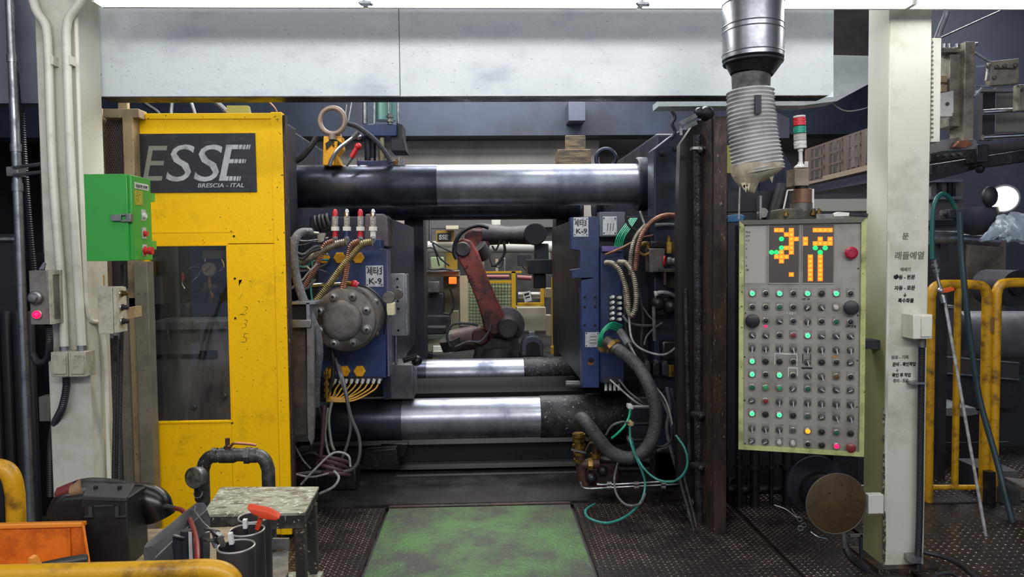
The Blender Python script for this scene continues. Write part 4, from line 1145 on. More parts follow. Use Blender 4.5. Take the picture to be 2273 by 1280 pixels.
# platen front equipment
eq = thing('valve_block', 'brown hydraulic valve block with round knob on the dark platen', 'valve', at(1460, 605, 4.85))
part('block', MB().pb(1441, 551, 1476, 604, 4.82, 4.95), flange, eq, bev=.006)
part('knob', MB().lathe(at(1482, 580, 4.8), (1, -.4, -.1), [(0, .03), (.02, .03), (.03, .024), (.06, .03), (.09, .02)]), flange, eq)
part('knob_ring', MB().torus(at(1475, 579, 4.8), (1, -.4, -.1), .03, .006), redpl, eq)
part('top_valve', MB().pb(1444, 535, 1480, 550, 4.85, 4.95), oily, eq, bev=.01)
part('pipe', MB().pt([(1420, 545, 4.86), (1435, 540, 4.86), (1440, 552, 4.86)], 5).pt([(1418, 560, 4.86), (1430, 566, 4.84), (1444, 560, 4.84)], 4), brass, eq)
br = thing('relief_valve', 'brass relief valve with stem above the brown valve block', 'valve', at(1488, 562, 4.85))
part('body', MB().cyl(at(1487, 562, 4.86), at(1487, 537, 4.86), .036, n=8), brass, br)
part('stem', MB().cyl(at(1485, 537, 4.86), at(1485, 524, 4.86), .013), brass, br)
b2 = thing('relief_valve', 'brass valve low on the platen near the thick hose', 'valve', at(1487, 832, 4.92))
part('body', MB().cyl(at(1487, 832, 4.92), at(1487, 808, 4.92), .03, n=8), brass, b2)
part('base', MB().cyl(at(1487, 834, 4.92), at(1487, 829, 4.92), .04, n=8), brass, b2)
tb = thing('terminal_box', 'dirty olive metal box on the platen beside the rusty post', 'box', at(1505, 640, 4.75))
part('box', MB().pb(1498, 598, 1540, 640, 4.7, 4.95), mat('dirty olive metal', '#4d463a', .5, .3, ('#2c2824', 8, .45, .8), .2), tb, bev=.004)
part('lid', MB().pb(1474, 597, 1541, 603, 4.66, 4.95), mat('dirty olive metal', '#4d463a'), tb)
part('bracket', MB().pb(1474, 603, 1479, 632, 4.68, 4.7), rusty, tb)
mt = thing('oily_valve_cluster', 'cluster of oil-black valves and elbows on the dark platen', 'valve', at(1470, 720, 4.85))
part('body', MB().pb(1455, 660, 1520, 700, 4.84, 4.95), oily, mt, bev=.015)
part('cap', MB().ball(at(1460, 672, 4.84), .05).ball(at(1490, 680, 4.82), .055).ball(at(1515, 672, 4.84), .045), oily, mt)
part('elbow', MB().pt([(1454, 651, 4.8), (1468, 648, 4.78), (1485, 650, 4.78), (1500, 658, 4.82)], 4), whitew, mt)
part('nozzle', MB().cyl(at(1453, 652, 4.8), at(1464, 650, 4.8), .02, .01), white, mt)
part('pipe', MB().pt([(1451, 680, 4.8), (1452, 720, 4.8), (1453, 755, 4.82)], 4), rubberg, mt)
part('lower_body', MB().pb(1470, 756, 1512, 800, 4.86, 4.95), oily, mt, bev=.015)
# lower valve train
pv = thing('valve_train', 'rust brown valve train with brass unions under the platen', 'valve', at(1310, 1090, 4.7))
part('valve_body', MB().cyl(at(1284, 960, 4.7), at(1286, 1000, 4.7), .032, n=10), brass, pv)
for y in (962, 972, 986, 1003, 1018):
    part('union', MB().cyl(at(1285, y, 4.7), at(1285, y + 7, 4.7), .044 if y < 990 else .036, n=8), brass, pv)
part('elbow', MB().pt([(1287, 1005, 4.7), (1288, 1030, 4.7), (1292, 1055, 4.7), (1300, 1075, 4.7)], 11, n=10), mat('rusty brown pipe', '#5a3a32', .5, .3, ('#33221f', 9, .45, .8), .2), pv)
part('tee', MB().cyl(at(1288, 1030, 4.7), at(1330, 1028, 4.7), .032).cyl(at(1322, 970, 4.72), at(1324, 1035, 4.72), .026), mat('rusty brown pipe', '#5a3a32'), pv)
part('union', MB().cyl(at(1304, 1030, 4.7), at(1314, 1030, 4.7), .042, n=8).cyl(at(1320, 972, 4.72), at(1320, 980, 4.72), .034, n=8).cyl(at(1322, 1005, 4.72), at(1322, 1015, 4.72), .036, n=8), brass, pv)
part('handle', MB().bar(at(1268, 997, 4.66), at(1300, 1004, 4.66), .012), steel, pv)
part('pump_body', MB().pb(1300, 1035, 1375, 1080, 4.7, 4.9), mat('oily red brown', '#3a2526', .45, .3, ('#1c1517', 7, .45, .8), .2), pv, bev=.02)
part('knob', MB().ball(at(1338, 1044, 4.68), .035).ball(at(1312, 1060, 4.68), .04), oily, pv)
part('rear_pipe', MB().cyl(at(1330, 1020, 4.8), at(1440, 1022, 4.8), .03).cyl(at(1340, 1040, 4.8), at(1440, 1040, 4.8), .022), oily, pv)
for k, (y, lb_) in enumerate(((903, 'topmost'), (940, 'middle'), (976, 'lowest'))):
    q = thing('port_pipe', lb_ + ' of three short horizontal pipes with pale elbows', 'pipe', at(1420, y, 4.7))
    part('pipe', MB().cyl(at(1398, y, 4.72), at(1440, y, 4.72), 4.5 * mpp(4.7)), oily if k else galv, q)
    part('elbow', MB().cyl(at(1400, y + 4, 4.7), at(1400, y - 4, 4.7), .02).pb(1394, y - 5, 1404, y + 4, 4.68, 4.74), [white, mat('cream elbow', '#cbb287', .45), galv][k], q, bev=.004)
for pts, m_, lb_ in (
    ([(1399, 908, 4.66), (1396, 925, 4.6), (1386, 945, 4.58), (1370, 962, 4.58), (1358, 972, 4.6)], greent, 'green tube curving from the topmost pale elbow'),
    ([(1398, 946, 4.66), (1400, 980, 4.5), (1410, 1010, 4.45), (1425, 1045, 4.42), (1432, 1075, 4.4), (1424, 1110, 4.3), (1395, 1142, 4.1), (1350, 1160, 4.0), (1308, 1150, 4.05), (1300, 1132, 4.2), (1320, 1118, 4.4)], tealt, 'teal tube looping from the middle elbow down to the floor'),
    ([(1403, 980, 4.66), (1410, 1005, 4.5), (1430, 1040, 4.38), (1460, 1064, 4.34), (1495, 1068, 4.3), (1518, 1050, 4.28), (1526, 1025, 4.28), (1520, 995, 4.3), (1500, 965, 4.34)], tealt, 'teal tube sweeping from the lowest elbow round to the rusty post'),
    ([(1372, 1026, 4.6), (1364, 1060, 4.5), (1368, 1095, 4.35), (1390, 1120, 4.2), (1420, 1118, 4.2), (1432, 1095, 4.3)], rubberg, 'grey hose hanging in a loop above the floor plates'),
    ([(1345, 965, 4.62), (1358, 945, 4.58), (1380, 936, 4.56), (1396, 938, 4.58)], rubberg, 'grey cable arched behind the thick drooping hose')):
    solo('air_hose', MB().pt(pts, 2.6, n=8, seg=10), m_, lb_, 'hose')
for k, y in enumerate((1073, 1081)):
    q = thing('grease_line', ['upper', 'lower'][k] + ' thin steel line with couplings along the machine foot', 'pipe', at(1400, y, 4.6))
    x0 = 1330 if k == 0 else 1300
    part('line', MB().pt([(x0 - (12 if k else 0), y - (12 if k else 0), 4.6), (x0, y + 2, 4.6), (x0 + 60, y, 4.6), (1505, y - 7, 4.6)], 2.2), galv, q)
    for x in (1352, 1412, 1472):
        part('coupling', MB().cyl(at(x - 5, y, 4.6), at(x + 5, y - .5, 4.6), .014, n=8), steel, q)
solo('machine_pedestal', MB().pb(1375, 1000, 1510, 1090, 4.95, 5.15), oily, 'oil black machine foot behind the teal tubes', 'machine foot', bev=.015)
solo('pipe_block', MB().pb(1400, 880, 1500, 1000, 5.0, 5.15), darkm, 'dark block carrying the three short pipes', 'block', bev=.01)

# ------------------------------------------------------------------ rusty guard post
rp = thing('guard_post', 'tall rusty oily guard post with vertical pipes', 'post', at(1590, 1215, 4.15))
part('flange_plate', MB().pb(1585, 257, 1613, 1214, 4.1, 4.13), rusty, rp, bev=.002)
part('web', MB().pb(1578, 262, 1587, 1205, 4.131, 4.3), rusty, rp)
part('side_panel', MB().pp([(1510, 320), (1545, 268), (1580, 262), (1580, 1180), (1535, 1150), (1505, 1060), (1505, 480)], 4.42, .08), mat('brown black panel', '#2c2222', .45, .2, ('#171417', 4, .42, .75), .15, 25, stretch=(1, 1, .3)), rp)
part('pipe', MB().cyl(at(1549, 300, 4.32), at(1552, 1160, 4.32), 10 * mpp(4.32), n=14), grit, rp)
part('pipe', MB().cyl(at(1562, 300, 4.36), at(1564, 1190, 4.36), 5 * mpp(4.32)), grit, rp)
part('pipe', MB().cyl(at(1522, 640, 4.38), at(1530, 1020, 4.38), 5 * mpp(4.32)), grit, rp)
for y in (328, 920, 1034):
    part('clamp', MB().pb(1538, y - 3, 1582, y + 3, 4.24, 4.3).ball(at(1556, y + 3, 4.25), .02), steel if y < 900 else grit, rp)
part('foot', MB().box(at(1560, 1216, 4.05), at(1622, 1200, 4.35)), rusty, rp)
hk = thing('clamp_lever', 'oily steel lever clamp on top of the guard post', 'clamp', at(1545, 300, 4.3))
part('lever', MB().bar(at(1509, 275, 4.3), at(1552, 252, 4.3), .03, .025), steel, hk)
part('body', MB().ball(at(1552, 250, 4.3), .032).ball(at(1568, 252, 4.3), .045).bar(at(1568, 252, 4.3), at(1588, 262, 4.3), .03), oily, hk)
part('link', MB().bar(at(1520, 284, 4.32), at(1546, 272, 4.32), .025).bar(at(1509, 275, 4.3), at(1512, 300, 4.3), .014), steel, hk)
solo('chain', MB().pt([(1488, 240, 4.9), (1498, 260, 4.9), (1492, 275, 4.9), (1498, 292, 4.9), (1492, 306, 4.9)], 4, n=6), oilyb, 'oily chain hanging in front of the platen corner', 'chain')
for k, (xa, ya, xb, yb_) in enumerate(((1508, 1060, 1550, 1214), (1518, 1055, 1552, 1195))):
    q = thing('steel_rod', ['outer', 'inner'][k] + ' of two gritty rods leaning against the guard post foot', 'rod', at(xb, yb_, 4.2))
    part('rod', MB().cyl(at(xa, ya, 4.35), at(xb, yb_, 4.12 + .06 * k), .012), grit, q)
    part('collar', MB().cyl(at(xa * .6 + xb * .4, ya * .6 + yb_ * .4, 4.3), at(xa * .57 + xb * .43, ya * .57 + yb_ * .43, 4.28), .02), steel, q)
# ------------------------------------------------------------------ operator control panel
PL, PR = at(1640, 744, 3.55), at(1921, 750, 3.37)
pu = V((PR.x - PL.x, PR.y - PL.y, 0)); PW = pu.length; pu.normalize()
pn = V((pu.y, -pu.x, 0))
pz0, pz1 = at(1640, 997, 3.55).z, at(1640, 489, 3.55).z
PH = pz1 - pz0
PM = MX(((pu.x, 0, pn.x, PL.x), (pu.y, 0, pn.y, PL.y), (0, 1, 0, pz0), (0, 0, 0, 1)))
PI_ = PM.inverted()
def pl(px, py, off=0.0):
    d = CR @ V(((px - 1136.5) / F, -(py - 640) / F, -1))
    o = V((0, 0, CAMZ))
    p0 = PL + pn * off
    t = (p0 - o).dot(pn) / d.dot(pn)
    q = PI_ @ (o + d * t)
    return q.x, q.y
cpn = thing('operator_console', 'yellow-green framed operator control panel full of buttons and selectors', 'control panel', PM @ V((PW / 2, 0, -.1)))
L = lambda: MB(PM)
fw, REC = .022, -.016
part('enclosure', L().box((0.004, .004, -.24), (PW - .004, PH - .004, REC - .004)), limef, cpn, bev=.004)
part('frame', L().prism([(0, 0, 0), (PW, 0, 0), (PW - fw, fw, 0), (fw, fw, 0)], (0, 0, REC)), limef, cpn, bev=.001)
part('frame', L().prism([(PW, 0, 0), (PW, PH, 0), (PW - fw, PH - fw, 0), (PW - fw, fw, 0)], (0, 0, REC)), limef, cpn, bev=.001)
part('frame', L().prism([(0, PH, 0), (fw, PH - fw, 0), (PW - fw, PH - fw, 0), (PW, PH, 0)], (0, 0, REC)), mat('grimy panel lip', '#5a584c', .5, .1), cpn, bev=.001)
part('frame', L().prism([(0, 0, 0), (fw, fw, 0), (fw, PH - fw, 0), (0, PH, 0)], (0, 0, REC)), limef, cpn, bev=.001)
part('face_plate', L().box((fw, fw, REC - .003), (PW - fw, PH - fw, REC)), greyp, cpn)
part('mounting_arm', MB().box((PM @ V((PW * .7, PH * .42, -.24)))[:], (rx0, YC + .14, pz0 + PH * .46)), darkm, cpn)
def pbox(x0, y0, x1, y1, z0, z1):
    a, b = pl(x0, y1, REC), pl(x1, y0, REC)
    return L().box((a[0], a[1], z0), (b[0], b[1], z1))
sheet = part('writing_sheet', pbox(1653, 502, 1699, 628, REC, REC + .0012), mat('pale sheet', '#a5a098', .5), cpn)
for k, s in enumerate(('PLA', '277', '1-2', '1', '0', '-', '5', '-', '0', '(8)')):
    x, y = pl(1655, 517 + k * 9.3, REC)
    part('handwriting', text_mb(s, .013, PM @ MX.Translation((x, y, REC + .0016)), .1, .0002), inkb, sheet)
for k, (x0, x1) in enumerate(((1707, 1773), (1782, 1850))):
    d = part('display', pbox(x0, 502, x1, 627, REC, REC + .002), dispb, cpn, label='dark dot-matrix display window with lit cells')
    part('display_bezel', pbox(x0 - 3, 498, x0 - .5, 630, REC, REC + .005), greyp, d)
    part('display_bezel', pbox(x1 + .5, 498, x1 + 3, 630, REC, REC + .005), greyp, d)
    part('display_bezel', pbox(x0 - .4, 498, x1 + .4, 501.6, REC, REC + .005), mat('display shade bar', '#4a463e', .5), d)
    part('display_bezel', pbox(x0 - .4, 627.4, x1 + .4, 630.5, REC, REC + .005), greyp, d)
    rows = [
        {0: 'oo', 1: 'o'} for _ in ()]
    lit = ([(0, 1, 'o'), (0, 2, 'o'), (0, 4, 'o'), (1, 3, 'o'), (1, 4, 'o'), (2, 2, 'g'), (2, 4, 'o'), (2, 5, 'o'), (3, 4, 'o'), (4, 2, 'g'), (4, 3, 'o'), (4, 4, 'o'),
            (5, 0, 'g'), (5, 1, 'g'), (5, 2, 'o'), (5, 4, 'o'), (6, 1, 'o'), (6, 2, 'o'), (6, 3, 'o'), (7, 2, 'o'), (10, 4, 'o')] if k == 0 else
           [(0, 2, 'o'), (0, 3, 'o'), (0, 4, 'o'), (0, 5, 'o'), (2, 0, 'o'), (2, 3, 'o'), (2, 5, 'o'), (3, 0, 'o'), (3, 2, 'o'), (3, 3, 'o'), (3, 4, 'o'), (3, 5, 'o'),
            (4, 2, 'g'), (4, 4, 'g'), (5, 3, 'g')] + [(r, c_, 'o') for r in range(6, 12) for c_ in (1, 3)])
    for r, c_, t in lit:
        x = x0 + 5.6 + c_ * 10.95
        y = 510.5 + r * 9.85
        a = pl(x, y, REC)
        if t == 'o':
            part('lit_cell', L().box((a[0] - .0112, a[1] - .0102, REC + .002), (a[0] + .0112, a[1] + .0102, REC + .0045)), glowo, d)
            part('cell_core', L().box((a[0] - .005, a[1] - .005, REC + .0045), (a[0] + .005, a[1] + .005, REC + .005)), glowa, d)
        else:
            part('lit_cell', L().cyl((a[0], a[1], REC + .002), (a[0], a[1], REC + .0045), .0112, None, 14), glowg, d)
grid = ['GdGdGdGd', 'ddgdksw*', '*dsdldgd', 'ssdrGsss', 'llllllll', 'Gdddlddt', 'GdGdslad', 'ghhkgsst', 'trllllll', 'GdGdqtll', 'lllcAdgd', 'ttwwddP*']
colx = [1670, 1700, 1730.5, 1761, 1792.5, 1823.5, 1856, 1887.5]
rowL = [651, 681, 711, 743, 772, 801, 830, 859, 888, 917, 949, 977]
rowR = [651, 682, 714, 745, 776, 804, 836, 865, 897, 927, 961, 991]
def rnd(s, e):
    return random.uniform(s, e)
random.seed(11)
for r in range(12):
    for c_ in range(8):
        t = grid[r][c_]
        px = colx[c_] - (r * .1 if c_ < 4 else -.02 * r)
        py = rowL[r] + (rowR[r] - rowL[r]) * c_ / 7
        x, y = pl(px, py, REC)
        if t == '*':
            if r == 11:
                part('mushroom_button', L().lathe((x, y, REC), (0, 0, 1), [(0, .014), (.014, .014), (.016, .021), (.024, .022), (.029, .014), (.03, .004)], 20), dred, cpn)
            else:
                mb_ = part('mushroom_button', L().lathe((x, y, REC), (0, 0, 1), [(0, .02), (.02, .02), (.022, .034), (.03, .034), (.034, .026)], 26), blackpl, cpn)
                part('collar', L().torus((x, y, REC + .021), (0, 0, 1), .033, .0025, 26, 6), bezel, mb_)
            continue
        tag_ = part('legend_plate', L().box((x - .0185, y - .016, REC), (x + .0185, y + .025, REC + .0015)), tagp, cpn)
        if t in 'GdgwrPAhacq':
            m_ = {'G': glowg2, 'd': dblack, 'g': dgreen, 'w': mat('white lens', '#b9b4ac', .35), 'r': dred, 'P': glowp, 'A': glowa, 'h': mat('green cap', '#2f9457', .35), 'a': mat('amber lens', '#5c4326', .35), 'c': knobm, 'q': mat('grey green lens', '#3f4f47', .3)}[t]
            b_ = part('push_button', L().lathe((x, y, REC), (0, 0, 1), [(0, .0115), (.009, .0115), (.0125, .0085), (.0135, .003)], 16), m_, cpn)
            part('bezel', L().lathe((x, y, REC + .001), (0, 0, 1), [(0, .0155), (.007, .0155), (.009, .0132), (.009, .0118), (.004, .0117)], 20, False), bezel if t != 'd' or rnd(0, 1) < .6 else knobm, b_)
            if t == 'G':
                part('lens_core', L().cyl((x, y, REC + .0135), (x, y, REC + .0142), .005, None, 12), glowg, b_)
        else:
            ang = {'k': rnd(-.9, -.6), 's': rnd(.6, 1.1), 't': rnd(-1.2, -.9), 'l': rnd(-.12, .35)}[t]
            k_ = part('selector', L().lathe((x, y, REC), (0, 0, 1), [(0, .0155), (.006, .0155), (.008, .013), (.018, .012), (.019, .009)], 18), knobm, cpn)
            dx, dy = math.sin(ang), math.cos(ang)
            ln = .019 if t == 'l' else .012
            part('lever', L().bar((x - dx * .006, y + dy * .006, REC + .022), (x + dx * ln, y - dy * ln, REC + .024), .005, .009), lever, k_)
x, y = pl(1888, 561, REC)
es = part('emergency_button', L().lathe((x, y, REC), (0, 0, 1), [(0, .018), (.015, .018), (.017, .028), (.026, .029), (.033, .021), (.034, .02)], 26), mat('maroon button', '#a01a35', .3), cpn)
part('cap_ring', L().torus((x, y, REC + .034), (0, 0, 1), .014, .002, 20, 6), mat('maroon button', '#a01a35'), es)
x, y = pl(1699, 724, REC)
part('small_lamp', L().ball((x, y, REC), .007, 10), glowp, cpn)
for s, px, py in (('HZ  24', 1780, 665), ('소주 입출구', 1738, 697), ('내부 조정', 1876, 726)):
    x, y = pl(px, py, REC)
    part('handwriting', text_mb(s, .012, PM @ MX.Translation((x, y, REC + .002)), .1, .0002), inkb if s[0] != '소' else white, cpn)
mk = mat('white marker', '#c9c6c0', .6)
for x0, y0, x1, y1 in ((1719, 784, 1770, 786), (1719, 786, 1721, 809), (1768, 786, 1770, 812), (1749, 815, 1771, 817), (1749, 817, 1751, 836), (1769, 817, 1771, 834)):
    part('marker_line', pbox(x0, y0, x1, y1, REC + .0015, REC + .0022), mk, cpn)
for x0, y0, x1, y1 in ((1781, 785, 1783, 806), (1798, 785, 1800, 806), (1779, 815, 1803, 818)):
    part('marker_line', pbox(x0, y0, x1, y1, REC + .0015, REC + .0022), inkb, cpn)
part('orange_tag', pbox(1846, 789, 1858, 793, REC + .0015, REC + .0025), mat('orange tag', '#b07a28', .5), cpn)
for x, y in ((1655, 500), (1655, 695), (1653, 792), (1653, 888), (1654, 984), (1905, 596), (1904, 700), (1903, 800), (1902, 903), (1902, 1003)):
    a = pl(x, y, REC)
    part('screw', L().lathe((a[0], a[1], REC), (0, 0, 1), [(0, .004), (.002, .003)], 8), inkb, cpn)

# stack light on its pedestal above the panel
YS = 3.55
sk = thing('stack_light', 'red green and white signal tower standing above the control panel', 'signal light', at(1775, 370, YS))
r1 = 13.5 * mpp(YS)
def seg(y0, y1, r_, m, nm, pr=sk, n=20):
    return part(nm, MB().cyl(at(1774 + (y0 - 257) * .035, y0, YS), at(1774 + (y1 - 257) * .035, y1, YS), r_ * mpp(YS), None, n), m, pr)
seg(257, 261, 13, white, 'cap')
for k, (y0, y1, m_) in enumerate(((262, 279, mat('red lens', '#d0303c', .3)), (281, 296, mat('teal lens', '#1f9a80', .3)), (298, 312, mat('white lens', '#dcd9c8', .3)))):
    p_ = seg(y0, y1, 13.2, m_, 'lens')
    for j in range(4):
        y = y0 + (j + .5) * (y1 - y0) / 4
        part('lens_rib', MB().torus(at(1774 + (y - 257) * .035, y, YS), (0, 0, 1), 13.3 * mpp(YS), .0015, 24, 6), m_, p_)
bd = seg(313, 329, 13.4, white, 'body')
lbp = at(1764, 318, YS)
part('data_label', MB().lathe(at(1776, 318.5, YS), (0, 0, -1), [(0, 13.6 * mpp(YS)), (.010, 13.6 * mpp(YS))], 20), mat('grey label print', '#8c8c86', .5, 0, ('#d0d0c8', 60, .5, .55)), bd)
seg(329, 336, 6, white, 'neck')
seg(336, 366, 4.2, white, 'pole')
part('foot', MB().lathe(at(1776.5, 373, YS), (0, 0, 1), [(0, 14 * mpp(YS)), (.006, 14 * mpp(YS)), (.02, 6 * mpp(YS)), (.03, 5 * mpp(YS))], 20), white, sk)
pd = thing('pedestal', 'rusty pedestal box and round drum under the signal tower', 'pedestal', at(1780, 485, YS))
part('box', MB().pb(1764, 374, 1796, 412, YS - .04, YS + .06), mat('scuffed tan box', '#8f8470', .5, .2, ('#5a4c3e', 9, .45, .8)), pd, bev=.003)
part('neck', MB().cyl(at(1780, 412, YS), at(1780, 420, YS), 15 * mpp(YS)), inkb, pd)
part('drum', MB().cyl(at(1780, 420, YS), at(1780, 450, YS), 20 * mpp(YS), None, 28), mat('rust drum', '#7d5a45', .5, .3, ('#443530', 8, .45, .8)), pd)
part('drum_base', MB().cyl(at(1779, 451, YS), at(1779, 470, YS), 24 * mpp(YS), None, 28), flange, pd)
part('base', MB().pb(1740, 462, 1812, 487, YS - .05, YS + .12), mat('oily olive base', '#5a5546', .5, .2, ('#2c2a24', 9, .42, .75)), pd, bev=.006)
part('side_bracket', MB().pb(1803, 419, 1807, 470, YS - .03, YS - .02).bar(at(1738, 470, YS), at(1748, 422, YS), .006).bar(at(1748, 422, YS), at(1800, 419, YS), .006), white, pd)
part('tag', MB().pb(1786, 358, 1794, 371, YS - .03, YS - .025), white, pd)
for k, (x, y) in enumerate(((1805, 477), (1745, 480), (1818, 474))):
    part('wing_nut', MB().cyl(at(x, y, YS - .06), at(x, y - 7, YS - .06), .012, n=6).cyl(at(x, y - 7, YS - .06), at(x, y - 12, YS - .06), .006), brass, pd)
ts = thing('tray_strip', 'dark strip with papers and a tool lying on top of the control panel', 'tray', at(1880, 486, 3.5))
part('tray', MB().pb(1812, 474, 1926, 486, 3.48, 3.62), steel, ts)
part('paper', MB().pp([(1850, 475), (1862, 470), (1886, 472), (1884, 479), (1852, 480)], 3.475, .03), white, ts)
part('tool', MB().bar(at(1888, 475, 3.47), at(1926, 477, 3.47), .01), darkm, ts)

# hanging duct with bellows
YDU = 3.25
dc = thing('exhaust_duct', 'hanging silver duct with grey ribbed bellows and torn cloth end', 'duct', at(1685, 420, YDU))
def seg2(x0, y0, x1, y1, r_, m, nm, n=36, pr=dc):
    return part(nm, MB().cyl(at(x0, y0, YDU), at(x1, y1, YDU), r_[0] * mpp(YDU), r_[1] * mpp(YDU), n), m, pr)
seg2(1671, -60, 1671, 132, (65, 66), silverd, 'duct')
for y in (10, 60, 72, 122):
    p_ = at(1671, y, YDU)
    part('seam', MB().torus(p_, (0, 0, 1), 65.6 * mpp(YDU), .003, 40, 6), silverd, dc)
seg2(1671, 133, 1668, 166, (66, 46), oily, 'reducer')
part('strap', MB().torus(at(1671, 140, YDU), (0, 0, 1), 62 * mpp(YDU), .006, 40, 8), darkm, dc)
seg2(1667, 166, 1667, 215, (42, 40), mat('sooty sleeve', '#3c3b3e', .6, .1, ('#77736c', 9, .5, .8)), 'sleeve')
pts = spline([at(1665, 200, YDU), at(1667, 250, YDU), at(1673, 310, YDU), at(1684, 382, YDU)], 30)
n_ = len(pts)
Q = resample(pts, .0085)
rb = lambda t, i: (49 + 6 * t + (2.8 if i % 2 else -1.8)) * mpp(YDU)
part('bellows', MB().tube(Q, rb, 40), bellowsm, dc)
part('strap_end', MB().pb(1677, 210, 1690, 252, YDU - .125, YDU - .11), darkm, dc)
mb = MB()
n = 40
p0, p1 = at(1681, 366, YDU), at(1684, 408, YDU)
vs2, fs2 = [], []
rngs = 7
for i in range(rngs):
    t = i / (rngs - 1)
    cc = p0.lerp(p1, t)
    for k in range(n):
        th = 2 * PI * k / n
        rr = (57.5 - 46 * t ** 3) * mpp(YDU) * (1 + .03 * math.sin(5 * th + 3 * t))
        dz = (.012 * math.sin(3 * th + 1) + .034 * math.cos(th)) * min(1, t * 1.3)
        vs2.append(cc + V((math.cos(th) * rr, math.sin(th) * rr, dz)))
for i in range(rngs - 1):
    for k in range(n):
        k2 = (k + 1) % n
        fs2.append((i * n + k, i * n + k2, (i + 1) * n + k2, (i + 1) * n + k))
mb.add(vs2, fs2)
part('torn_cloth', mb, ragm, dc)
for k, (x, y) in enumerate(((1650, 414), (1660, 416), (1712, 398), (1654, 419))):
    part('cloth_tatter', MB().prism([at(x - 5, y - 8, YDU - .06), at(x + 6, y - 10, YDU - .06), at(x + 2, y + 8, YDU - .06)], (0, .008, 0)), ragm, dc)

# rusty disc reel below the panel
rl_ = thing('reel', 'round rusty brown disc with dark drum behind, fixed to the column', 'reel', at(1855, 1185, 3.45))
c = at(1857, 1118, 3.45)
part('disc', MB().lathe(c, (0, 1, 0), [(0, .142), (.003, .147), (.012, .147)], 48), rusto, rl_)
part('disc_rim', MB().torus(c + V((0, .004, 0)), (0, 1, 0), .147, .004, 48, 8), mat('worn rim', '#5d5648', .5, .4), rl_)
part('drum', MB().cyl(c + V((0, .012, 0)), c + V((0, .2, 0)), .1, None, 36), oily, rl_)
part('rear_disc', MB().cyl(c + V((-.01, .2, .03)), c + V((-.01, .212, .03)), .148, None, 48), darkm, rl_)
for x, y in ((1841, 1092), (1889, 1098), (1834, 1136), (1880, 1142)):
    part('bolt', MB().lathe(at(x, y, 3.45), (0, -1, 0), [(0, .006), (.004, .006), (.006, .003)], 8), rusto, rl_)
part('column_bracket', MB().pb(1928, 1098, 1962, 1140, 3.46, 3.5), cream, rl_, bev=.003)
part('outlet', MB().cyl(at(1872, 1184, 3.5), at(1874, 1215, 3.5), .012), steel, rl_)
solo('hose', MB().pt([(1875, 1205, 3.52), (1884, 1230, 3.5), (1902, 1248, 3.5), (1925, 1262, 3.5)], 9), rubber, 'short black hose hanging under the rusty disc', 'hose')
q = thing('spring_latch', 'small greasy chain and spring latch beside the rusty disc', 'latch', at(1780, 1180, 3.5))
part('link', MB().torus(at(1775, 1152, 3.5), (.3, 1, 0), .011, .003, 16, 6).torus(at(1784, 1165, 3.5), (.3, 1, .2), .011, .003, 16, 6).torus(at(1777, 1172, 3.5), (.5, 1, .2), .012, .003, 16, 6), steel, q)
part('wire', MB().pt([(1718, 1120, 3.55), (1745, 1130, 3.52), (1768, 1148, 3.5)], 1.2, n=6).pt([(1757, 1128, 3.55), (1770, 1148, 3.5)], 1.2, n=6), steel, q)
part('wire_loop', MB().pt([(1800, 1180, 3.5), (1815, 1190, 3.48), (1835, 1195, 3.48)], 1.5, n=6), galv, q)
q = thing('trestle', 'thin dark steel trestle under the rusty disc', 'trestle', at(1900, 1260, 3.5))
part('leg', MB().bar(at(1911, 1185, 3.55), at(1911, 1262, 3.55), .012), darkm, q)
part('bar', MB().bar(at(1886, 1188, 3.55), at(1918, 1186, 3.55), .012), steel, q)

# dark service cabinet and pipes behind the panel
sc_ = thing('service_frame', 'black oily service frame with pipes in the gloom under the control panel', 'machine', at(1770, 1180, 4.75))
part('back_panel', MB().pb(1615, 470, 1930, 1150, 4.9, 5.0), darkm, sc_)
part('upper_panel', MB().pb(1615, 424, 1752, 469, 4.9, 5.0), darkm, sc_)
for x, y0, r_ in ((1675, 980, 11), (1748, 980, 12), (1640, 500, 8), (1800, 990, 7), (1830, 985, 7), (1712, 990, 5)):
    p_ = part('pipe', MB().cyl(at(x, y0, 4.55), at(x, 1185, 4.55), r_ * mpp(4.55), None, 16), oily, sc_)
    for y in (1030, 1150):
        part('pipe_flange', MB().cyl(at(x, y, 4.55), at(x, y + 8, 4.55), (r_ + 6) * mpp(4.55), None, 16), oily, p_)
part('cross_pipe', MB().cyl(at(1615, 1085, 4.6), at(1930, 1085, 4.6), .03).cyl(at(1690, 1180, 4.4), at(1760, 1188, 4.4), .035), oily, sc_)
part('oily_rag', MB().pp([(1782, 1000), (1830, 1003), (1845, 1035), (1828, 1040), (1800, 1020)], 4.45, .06), grit, sc_)
part('block', MB().pb(1618, 1060, 1660, 1120, 4.6, 4.8).pb(1850, 1005, 1905, 1080, 4.6, 4.8), oily, sc_, bev=.01)
